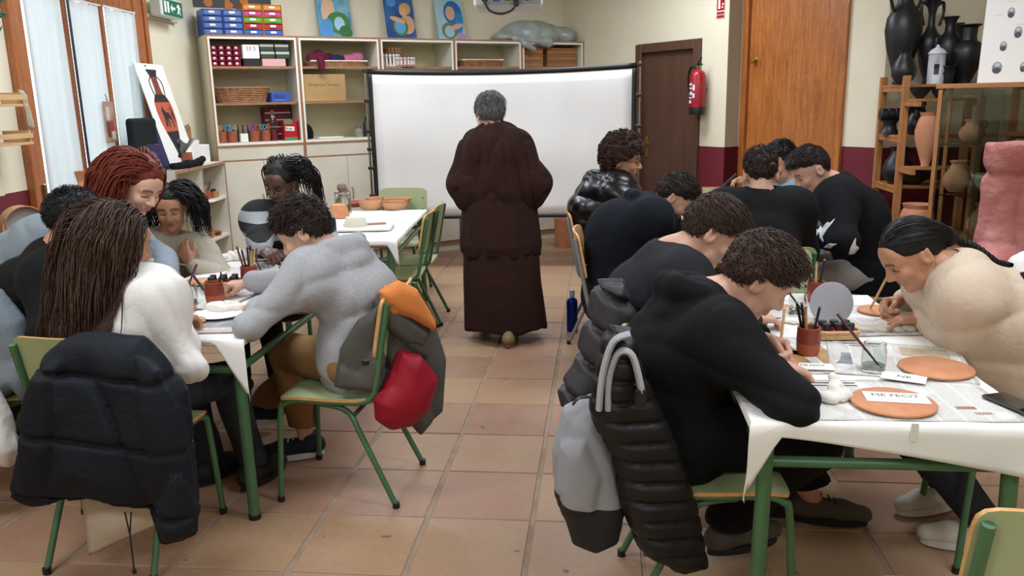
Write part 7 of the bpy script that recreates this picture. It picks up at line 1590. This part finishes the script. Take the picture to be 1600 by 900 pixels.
# wooden crate behind, clay bin, water bottle
p = atz(1155, 305, .82); th = thing('wooden_crate', 'low wooden crate behind the far table by the maroon wall', 'crate', (.98, 6.55, 0))
for k in range(4):
    for s_ in (-1, 1): b = MB(); b.bbox((0, s_*.2, .1+.2*k), (.42, .018, .16), .003); obj('board', b, PINEX, th)
for sx in (-1, 1):
    for sy in (-1, 1): b = MB(); b.bbox((sx*.19, sy*.185, .4), (.035, .035, .8), .003); obj('post', b, PINE, th)
b = MB(); b.bbox((0, 0, .81), (.44, .42, .02), .003); obj('top', b, PINEX, th)
p = atz(886, 378, 0); th = thing('clay_bin', 'terracotta cylinder pot on the floor by the cabinet plinth', 'pot', (p[0]-.02, p[1]-.3, 0)); b = MB(); b.lathe([(0, 0), (.09, 0), (.1, .05), (.1, .26), (.11, .3), (.1, .3), (.09, .05)], 24, cap=False); obj('pot', b, CLAY, th, smooth=True)
p = atz(894, 517, 0); th = thing('water_bottle', 'deep blue glass water bottle on the floor by the grey framed chair', 'bottle', (p[0], p[1], 0)); b = MB(); b.lathe([(0, .004), (.035, .0), (.038, .01), (.038, .2), (.033, .22), (.016, .232), (.015, .262), (.016, .27)], 24, cap=False); obj('bottle', b, mat('blue_glass', '#0d2f8a', .08, trans=.55, ior=1.3), th, smooth=True)
b = MB(); b.lathe([(.0, .02), (.034, .02), (.034, .2), (0, .2)], 16); obj('water', b, mat('blue_water', '#0f2f7c', .1), th, smooth=True); b = MB(); b.lathe([(.017, .255), (.018, .255), (.018, .285), (0, .287)], 16); obj('cap', b, mat('silver_cap', '#b9bcc0', .4), th, smooth=True); b = MB(); b.lathe([(.0165, .235), (.0172, .236), (.0172, .255)], 16, cap=False); obj('neck_label', b, mat('neck_paper', '#a7acb5', .5), th)

# ------------------------------------------------------------------ table top things
TT = TZ+.005
def news_mat(k):
    n = 'newsprint_%d' % k
    if n in MC: return MC[n]
    t = NT(n); v = t.coord(); sep = t.n('SeparateXYZ'); t.l(v, sep.inputs[0]); X, Y = sep.outputs[0], sep.outputs[1]
    row = t.math('FRACT', t.math('MULTIPLY', Y, 210)); line = t.math('LESS_THAN', row, .5)
    col = t.math('FRACT', t.math('MULTIPLY_ADD', X, 16, .3+k*.27)); gut = t.math('GREATER_THAN', col, .1)
    wn = t.n('TexNoise'); t.l(t.coord((140, 210, 1)), wn.inputs['Vector']); wn.inputs['Scale'].default_value = 2.5; ink = t.math('GREATER_THAN', wn.outputs[0], .44)
    blk = t.noise(t.coord((7, 5, 1)), 1.0, 1); area = t.math('GREATER_THAN', blk, .42)
    m = t.math('MULTIPLY', t.math('MULTIPLY', line, gut), t.math('MULTIPLY', ink, area))
    t.col(t.mix(t.math('MULTIPLY', m, .55), t.ramp(t.noise(v, 6, 2), [(.3, '#d9d6cf'), (.7, '#e3e0d9')]), '#56565a')); t.b.inputs['Roughness'].default_value = .85; MC[n] = t.m; return t.m
NEWS = [0]
def sheet_of_news(label, x, y, w, h, deg, photos=(), zoff=None, curl=.004):
    NEWS[0] += 1; k = NEWS[0]; z = TT+.0007*k if zoff is None else zoff
    th = thing('newspaper', label, 'newspaper', (x, y, z), rad(deg), 'newspaper sheets on the tables')
    b = MB(); b.grid(lambda a, c: ((a-.5)*w, (c-.5)*h, curl*max(0, abs(2*a-1)-.75)*2*math.sin(3*c+k)**2+.0015*math.exp(-((a-.5)/.05)**2)), 14, 10); sh = obj('sheet', b, news_mat(k % 4), th, smooth=True, solid=.0004, angle=False)
    for j, (px, py, pw, ph, c, c2) in enumerate(photos):
        b = MB(); b.box((px-pw/2, py-ph/2, .0003), (px+pw/2, py+ph/2, .0007)); obj('printed_photo', b, mat('photo_%d_%d' % (k, j), c, .7, c2, 14, lo=.3, hi=.7), sh)
    for j in range(2): b = MB(); b.box((-w*.4+.03*j, h*.4-.022*j, .0003), (-w*.05, h*.4-.022*j+.008, .0006)); obj('headline', b, mat('headline_ink', '#3b3b3e', .8), sh)
    return th
# right table
sheet_of_news('newspaper sheet lying flat under the lettered card and plain disc', .77, 2.22, .60, .31, 1, [(.19, -.06, .05, .02, '#7d8f74', '#a9653f'), (.22, -.1, .05, .016, '#8d8275', '#c9a48c')])
sheet_of_news('newspaper sheet with a brown landscape photo under the clay pot', .66, 2.62, .32, .38, 8, [(-.02, 0, .2, .22, '#9a7440', '#c09a5f'), (-.05, .02, .12, .04, '#5c6068', '#85878a')])
sheet_of_news('newspaper sheet with a pale hill photo under the largest bare disc', .92, 2.57, .40, .36, -12, [(.08, .1, .17, .10, '#a08f72', '#cdbfa2'), (-.16, -.02, .06, .12, '#4d4f55', '#9fa3a8')])
sheet_of_news('newspaper sheet under the beige girl\'s hands', .95, 3.05, .3, .42, 5, [(0, -.14, .22, .09, '#8e8f90', '#c9c9c6')])
sheet_of_news('newspaper sheet near the empty green chair', .62, 3.22, .4, .3, -6, [(.08, .03, .1, .06, '#b5734a', '#d0a080')])
def disc(label, x, y, r, z=None, rot=0, tilt=0):
    th = thing('clay_disc', label, 'clay disc', (x, y, z or TT+.006), rot); th.rotation_euler = (tilt, 0, rot); b = MB(); b.lathe([(0, 0), (r-.004, 0), (r, .003), (r, .006), (r-.003, .009), (0, .009)], 40); obj('disc', b, CLAY if 1 else CLAY, th, smooth=True, angle=60); return th
def Tz(px, py, z=TT): return atz(px, py, z)
q = Tz(1462, 580); disc('largest bare terracotta disc beside the glass jar', q[0], q[1], .105)
q = Tz(1395, 634); disc('terracotta disc under the lettered white card', q[0], q[1], .108)
q = Tz(1372, 489); disc('terracotta disc being drawn on by the girl in beige', q[0], q[1], .075)
q = Tz(1205, 570); disc('terracotta disc under the hoodie boy\'s hand', q[0], q[1], .08)
def card(label, px, py, w, h, deg, lines, z):
    q = Tz(px, py, z); th = thing('white_card', label, 'card', (q[0], q[1], z), rad(deg)); b = MB(); b.bbox((0, 0, .0012), (w, h, .0024), .0004); cd = obj('card', b, LAB, th)
    for s_, sz, dy in lines: text_on('lettering', s_, sz, mat('card_ink', '#5f6266', .7), cd, Matrix.Translation((0, dy, .0026)), depth=.0003)
card('white card lettered ME FECIT resting on a terracotta disc', 1400, 622, .16, .075, -6, [('ME FECIT', .03, .012), ('- - - - - - - -', .016, -.02)], TT+.0155)
card('small white printed card beside the largest bare disc', 1412, 590, .12, .07, -24, [('NE', .03, .0)], TT+.008)
card('small white printed card on the brown landscape photo', 1270, 573, .12, .06, -4, [('ME FECIT', .018, .005)], TT+.008)
def cup(label, px, py, r, h, n, seed, cols, ln=.15, where='', kind='pen'):
    q = Tz(px, py, TT+.005); th = thing('clay_cup', label, 'cup', (q[0], q[1], TT+.005)); b = MB(); b.lathe([(0, 0), (r*.88, 0), (r*.98, h*.15), (r*1.04, h*.5), (r*.97, h), (r*.87, h), (r*.92, h*.5), (r*.8, .006), (0, .006)], 26); obj('cup', b, mat('cup_clay', '#9a4f33', .5, '#a9573a', 10), th, smooth=True)
    b = MB(); b.lathe([(r*1.035, h*.42), (r*1.045, h*.5), (r*.985, h*.985)], 26, cap=False); obj('glaze_band', b, mat('cup_glaze', '#7d3524', .3), th, smooth=True); brushes(th, n, r*.55, ln, .012, seed, cols, where, kind); return th
cup('clay cup of black marker pens on the landscape newspaper', 1262, 552, .036, .088, 4, 11, ('#151515', '#151515', '#b98a5a', '#151515'), .16, 'clay cup on the landscape newspaper')
cup('clay cup of black pens behind the grey standing disc', 1274, 470, .034, .08, 3, 12, ('#151515', '#151515', '#c9a77a'), .15, 'clay cup behind the grey standing disc')
def jar(label, px, py, r, h, bcol, lean, where):
    q = Tz(px, py, TT+.005); th = thing('glass_jar', label, 'jar', (q[0], q[1], TT+.005)); b = MB(); b.lathe([(0, 0), (r, 0), (r*1.02, .006), (r*1.02, h*.75), (r*.9, h*.88), (r*.92, h), (r*.86, h), (r*.84, h*.86), (r*.95, h*.7), (r*.95, .008), (0, .006)], 24); obj('glass', b, mat('thin_glass', '#eef3f1', .03, trans=1, ior=1.25), th, smooth=True)
    b = MB(); b.lathe([(0, .009), (r*.93, .009), (r*.93, h*.22), (0, h*.22)], 20); obj('water', b, mat('jar_water', '#d5dadb', .05, trans=.8, ior=1.33), th, smooth=True)
    th = thing('paint_brush', 'brush leaning in the glass jar '+where, 'brush', th.location); b = MB(); b.tube([(r*.5, -.01, .012), (-lean[0]*.5, 0, h*1.1), (-lean[0], lean[1], lean[2])], [.003, .0045, .005], 6); obj('shaft', b, mat('dark_red_handle', bcol, .35), th, smooth=True)
jar('glass water jar with a dark red brush beside the largest bare disc', 1364, 578, .034, .085, '#4f1d28', (.1, .05, .16), 'beside the largest bare disc'); jar('glass water jar with a red brush near the empty green chair', 1246, 490, .033, .08, '#8a2f30', (.08, .05, .15), 'near the empty green chair')
def inkbasket(label, px, py, deg, w, d, n, where):
    q = Tz(px, py, TT+.006); th = thing('ink_basket', label, 'basket', (q[0], q[1], TT+.006), rad(deg)); weave(th, w/2, d/2, .03, .05, WICKL, 4, 18, .004)
    for k in range(n):
        x, y = (-w/2+w*(k % 3+.5)/3)*.85, (-d/4 if k < 3 else d/4); c = ['#8c1f33', '#b0213c', '#26222a'][k % 3]
        tb = thing('ink_bottle', 'black capped ink bottle in the wicker tray '+where, 'bottle', Vector((q[0], q[1], TT+.0125))+Matrix.Rotation(rad(deg), 3, 'Z') @ Vector((x, y, 0)), 0, 'ink bottles '+where); b = MB(); b.lathe([(0, 0), (.0155, 0), (.016, .022), (.01, .027)], 14); obj('bottle', b, mat('ink_'+c[1:], c, .25), tb, smooth=True); b = MB(); b.lathe([(.0135, .026), (.0145, .027), (.0145, .044), (.013, .046), (0, .046)], 14); obj('cap', b, BLACKP, tb, smooth=True)
inkbasket('small wicker tray of ink bottles beside the grey standing disc', 1305, 526, 6, .14, .08, 6, 'beside the grey standing disc')
q = Tz(1300, 512, TT); th = thing('grey_disc', 'pale grey round board standing upright behind the ink tray', 'board', (q[0], q[1]+.03, TT+.006), rad(4)); b = MB(); b.lathe([(0, 0), (.075, 0), (.077, .002), (.077, .005), (.075, .007), (0, .007)], 40, M=Matrix.Translation((0, 0, .076)) @ Matrix.Rotation(rad(80), 4, 'X')); obj('disc', b, mat('grey_board', '#9e9ea3', .7), th, smooth=True); b = MB(); b.bbox((0, .018, .02), (.03, .03, .04), .003); obj('stand', b, PINE, th)
def tissue(label, px, py, pts, seed, c='#e6e0d6'):
    q = Tz(px, py, TT); S = SDF(); c0 = np.array([q[0], q[1], TT+.008])
    for x, y, z, r in pts: S.el(c0+np.array([x, y, z]), (r, r*.8, max(.011, r*.5)), None, .012)
    S.disp = lambda p: .004*wav(p, 90, seed)+.011*crease(p, 55, seed, 3)-.004; v, f = S.mesh(.0045); v[:, 2] = np.maximum(v[:, 2], TT+.003); th = thing('paper_tissue', label, 'tissue', c0-np.array([0, 0, .006])); npobj('tissue', v, f, mat('tissue_%s' % c[1:], c, .85), th, c0-np.array([0, 0, .006]))
tissue('crumpled tissue with a standing peak near the table corner', 1300, 628, ((0, 0, .005, .035), (.03, .02, .01, .03), (.01, .03, .03, .022), (-.03, .01, 0, .028), (.015, .045, .05, .014)), 2)
tissue('long crumpled tissue beside the ink tray', 1370, 516, ((0, 0, 0, .045), (.06, 0, .0, .04), (-.05, .0, .0, .03), (.1, -.01, 0, .025)), 3)
tissue('flat crumpled tissue behind the clay marker cup', 1245, 505, ((0, 0, 0, .035), (.04, .01, .0, .03), (-.04, .01, .0, .025)), 4)
def phone():
    q = Tz(1585, 633, TT+.004); th = thing('smartphone', 'dark smartphone lying at the paper covered table corner', 'phone', (q[0], q[1], TT+.004), rad(20)); b = MB(); b.bbox((0, 0, .004), (.075, .15, .008), .004); obj('case', b, mat('phone_case', '#3a3936', .4), th); b = MB(); b.bbox((0, 0, .0082), (.068, .142, .0012), .0005); obj('screen', b, mat('phone_glass', '#0b0c0e', .05), th)
phone()
q = Tz(1424, 660, TT); b = MB(); b.bbox((q[0], 2.031, TZ-.012), (.018, .004, .05), .001); tag(obj('tape_strip', b, mat('clear_tape', '#dcdcd4', .3)), 'strip of tape holding the paper cover at the table edge', 'tape')
# brushes and pencils in hands
def stick(label, cat, a, b_, r=.004, c='#d2a877', tip='#3a2f28', name='pencil'):
    a, b_ = Vector(a), Vector(b_); th = thing(name, label, cat, a); d = b_-a; m = MB(); m.tube([d*.08, d], r, 8); obj('shaft', m, mat('shaft_'+c[1:], c, .5), th, smooth=True); m = MB(); m.tube([(0, 0, 0), d*.09], [r*.3, r], 8); obj('tip', m, mat('tip_'+tip[1:], tip, .5), th, smooth=True)
stick('wooden pencil in the hoodie boy\'s hand', 'pencil', Tz(1218, 552, TT+.014), aty(1226, 482, 2.62), .0045)
stick('wooden pencil in the hand of the girl in beige', 'pencil', Tz(1360, 482, TT+.016), aty(1386, 433, 2.95), .0045)
stick('wooden brush in the hand of the girl with braids', 'brush', aty(420, 392, 4.18), aty(425, 350, 4.2), .006, '#c99c6b')
stick('black brush in the curly haired girl\'s hand', 'brush', aty(326, 462, 3.35), aty(300, 428, 3.6), .0065, '#1b1a1c', '#1b1a1c', 'brush')
stick('thin brush held level by the curly haired girl', 'brush', aty(262, 408, 3.75), aty(292, 415, 3.72), .003, '#a88a5c', '#3a2f28', 'brush')
stick('dark marker in the outstretched hand of the boy in blue', 'marker', aty(1120, 300, 5.42), aty(1150, 272, 5.48), .008, '#1d1d22', '#d8d2cb', 'marker')
stick('dark brush in the red haired woman\'s hand', 'brush', aty(278, 468, 3.3), aty(252, 440, 3.36), .005, '#241b26', '#6a1f28', 'brush')
# left table
sheet_of_news('newspaper with a grey photo at the white shirt girl\'s end', -1.55, 2.93, .42, .3, 6, [(.02, -.02, .3, .12, '#6d6f72', '#a8a9a8'), (.1, -.12, .14, .03, '#c9a9a4', '#d8c4bd')])
sheet_of_news('newspaper sheet under the wicker tray on the left table', -1.72, 3.35, .42, .4, -8, [(.1, .1, .1, .1, '#8d8e90', '#bfc0bf')])
sheet_of_news('newspaper sheet under the clay cup near the striped girl', -1.62, 3.85, .46, .36, 12, [(.1, .05, .18, .1, '#3e4656', '#8b94a2')])
cup('clay cup holding a black brush on the left table', 337, 474, .038, .092, 1, 21, ('#1d1c1e',), .12, 'single-brush clay cup', 'brush')
cup('clay cup crowded with markers on the left table', 391, 444, .038, .088, 7, 22, ('#1b1b1d', '#1b1b1d', '#c9a06c', '#7a2c34'), .16, 'crowded clay cup on the left table')
inkbasket('small wicker tray of ink bottles behind the single-brush cup', 350, 448, 14, .17, .10, 6, 'behind the single-brush cup')
jar('glass water jar with a dark red brush near the white shirt girl', 296, 476, .036, .085, '#4a1a28', (-.02, .06, .16), 'near the white shirt girl'); jar('glass water jar beside the cup crowded with markers', 408, 436, .034, .08, '#b0895c', (.03, .04, .14), 'beside the crowded marker cup')
q = Tz(298, 506); disc('terracotta disc at the white shirt girl\'s hand', q[0], q[1], .06); q = Tz(312, 444); disc('terracotta disc before the curly haired girl', q[0], q[1], .085)
th = thing('paper_plate', 'white paper plate with a crumpled napkin by the single-brush cup', 'plate', (*Tz(345, 495)[:2], TT+.009)); b = MB(); b.lathe([(0, 0), (.08, 0), (.1, .008), (.098, .009), (.078, .002), (0, .002)], 30); obj('plate', b, PAPER, th, smooth=True)
tissue('crumpled white napkin on the paper plate', 348, 488, ((0, 0, .012, .05), (.05, .01, .012, .035), (-.04, .0, .012, .035)), 6); tissue('crumpled tissue beside the grey boy\'s sleeve', 415, 458, ((0, 0, 0, .05), (.06, .02, 0, .04), (-.05, .03, 0, .03)), 7); tissue('crumpled white paper heap at the far end of the left table', 375, 405, ((0, 0, .01, .07), (.09, .04, .015, .06), (-.08, -.05, .0, .06), (.12, -.02, 0, .05)), 8)
# bowl table
def bowl(label, px, py, r, h, m, z=TT+.004):
    q = atz(px, py, z); th = thing('clay_bowl', label, 'bowl', (q[0], q[1], z), 0, 'clay bowls by the screen'); b = MB(); b.lathe([(0, 0), (r*.75, 0), (r*.97, h*.5), (r, h), (r*.93, h), (r*.88, h*.5), (r*.66, .01), (0, .01)], 28); obj('bowl', b, m, th, smooth=True)
    if 'dark rim n' in label: b = MB(); b.tube([(r*.97*math.cos(a), r*.97*math.sin(a), h) for a in np.linspace(0, 6.28, 26)], .005, 5); obj('rim', b, CLAYDARK, th, smooth=True)
BC = mat('unglazed_bowl', '#bb8a62', .8, '#c69870', 8)
bowl('unglazed clay bowl in the middle of the bowl table', 582, 326, .105, .06, BC); bowl('clay bowl with a dark rim nearest the empty chairs', 617, 326, .105, .06, BC); bowl('clay bowl set behind the dark rimmed bowl', 622, 319, .11, .05, BC); bowl('flat dark clay dish beside the oil cruet', 555, 322, .11, .035, CLAYDARK); bowl('shallow clay dish at the far edge behind the middle bowl', 590, 316, .1, .04, CLAY)
q = atz(537, 333, TT); th = thing('oil_cruet', 'glass oil cruet in a wire frame with a round stopper', 'cruet', (q[0], q[1], TT+.004)); b = MB(); b.lathe([(0, 0), (.05, 0), (.052, .01), (.052, .1), (.03, .14), (.025, .16)], 20, cap=False); obj('glass', b, GLASS, th, smooth=True); b = MB(); b.lathe([(0, .006), (.047, .006), (.047, .06), (0, .06)], 18); obj('oil', b, mat('olive_oil', '#a8861f', .1, trans=.5), th, smooth=True); b = MB(); b.lathe([(.02, .16), (.03, .165), (.04, .19), (.03, .215), (0, .225)], 16); obj('stopper', b, mat('cork', '#7d6a58', .8), th, smooth=True); b = MB(); [b.tube([(.06*math.cos(a), .06*math.sin(a), 0), (.06*math.cos(a), .06*math.sin(a), .15)], .004, 5) for a in (0, 1.57, 3.14, 4.71)]; b.tube([(.06*math.cos(a), .06*math.sin(a), .15) for a in np.linspace(0, 6.28, 20)], .004, 5); obj('wire_frame', b, METAL, th)
q = atz(577, 360, TT); th = thing('white_tray', 'white tray carrying a brown flat wooden blade', 'tray', (q[0]-.04, q[1]+.05, TT+.004), rad(8)); b = MB(); b.bbox((0, 0, .012), (.36, .26, .02), .006); obj('tray', b, LAB, th); b = MB(); b.bbox((0, .02, .026), (.28, .06, .008), .003, Matrix.Rotation(rad(14), 4, 'Z')); obj('blade', b, BROWN_EDGE, th)
q = atz(552, 362, TT); th = thing('plaster_cup', 'rough white plaster block on the near edge of the bowl table', 'plaster', (q[0], q[1]+.06, TT+.004)); b = MB(); b.lathe([(0, 0), (.085, 0), (.08, .03), (.065, .08), (.058, .085), (0, .08)], 16, sq=.8); obj('block', b, mat('plaster', '#d3ccb9', .9, bump=.5, bscale=40), th, smooth=True)
q = atz(530, 340, TT); th = thing('clay_pot', 'upside down orange clay pot beside the oil cruet', 'pot', (q[0], q[1], TT+.004)); b = MB(); b.lathe([(.075, 0), (.08, .0), (.055, .09), (.04, .095), (0, .095)], 20); obj('pot', b, CLAY, th, smooth=True)
# far right table
sheet_of_news('newspaper sheet on the far table by the navy hoodie', .66, 4.8, .4, .36, 4, [(0, 0, .15, .1, '#5d87a8', '#b9c4c9')]); sheet_of_news('newspaper sheet on the far table by the leaf sweater', .92, 5.2, .36, .4, -5, [(0, .05, .12, .1, '#a0714e', '#c7a78b')])
disc('terracotta disc on the far table by the navy hoodie', .62, 4.78, .08); disc('terracotta disc on the far table by the leaf sweater', .95, 4.85, .08)
# ------------------------------------------------------------------ details on people
def leaves():
    th = PEOPLE['p7']; o_ = [c for c in th.children if c.name.startswith('sweater')][0]; base = Vector(th.location)
    from mathutils.bvhtree import BVHTree
    bm = bmesh.new(); bm.from_mesh(o_.data); tr = BVHTree.FromBMesh(bm); org = Vector((0, 0, 1.54))-base
    def patch(pts, n=7):
        P = np.array(pts, float); c = P.mean(0); b = MB(); ok = True; rings = []
        for f_ in (0, .5, 1):
            rg = []
            for q in (P if f_ else P[:1]):
                x, y = c+(q-c)*f_; d = Vector(ray_(x, y)).normalized(); h = tr.ray_cast(org, d)
                if h[0] is None: ok = False; break
                rg.append(h[0]+h[1]*.003)
            rings.append(rg)
        if not ok: return
        m = len(P); vs = rings[0]+rings[1]+rings[2]; fs = [(0, 1+i, 1+(i+1) % m) for i in range(m)]+[(1+i, 1+m+i, 1+m+(i+1) % m, 1+(i+1) % m) for i in range(m)]
        b.add(vs, fs); obj('leaf_patch', b, cloth('white_knit', '#c9cac8', '#d6d7d5'), o_, solid=.002)
    for pts in (((1305, 342), (1300, 350), (1292, 360), (1287, 368), (1284, 358), (1292, 348)), ((1283, 352), (1288, 362), (1287, 378), (1282, 372), (1279, 360)), ((1275, 356), (1280, 362), (1277, 368), (1272, 362)), ((1308, 381), (1298, 388), (1288, 386), (1296, 380)), ((1336, 372), (1341, 388), (1334, 396), (1326, 397), (1328, 388), (1332, 380)), ((1284, 372), (1287, 385), (1284, 390), (1281, 382)), ((1290, 392), (1280, 402), (1272, 410), (1278, 400))): patch(pts)
    bm.free()
leaves()
def watch():
    th = PEOPLE['p3']; w0 = JO['p3']['wr']['L']; e0 = JO['p3']['el']['L']; d = Vector(w0-e0).normalized(); w = Vector(w0)+d*.004-Vector(th.location); M = frame(w, d.cross(Vector((0, 0, 1))), (0, 0, 1)) if 0 else Matrix.Translation(w) @ d.to_track_quat('Z', 'Y').to_matrix().to_4x4()
    b = MB(); b.lathe([(.03, -.011), (.0325, -.011), (.0325, .011), (.03, .011)], 22, M=M, cap=False); obj('watch_strap', b, mat('watch_grey', '#6d7176', .5), th, smooth=True)
    b = MB(); up = Vector((0, -.45, 1)); up = (up-d*up.dot(d)).normalized(); b.bbox((0, 0, 0), (.032, .03, .009), .004, frame(w+up*.033, d, up.cross(d))); obj('watch_face', b, mat('watch_dial', '#b9bfc0', .3), th)
watch()
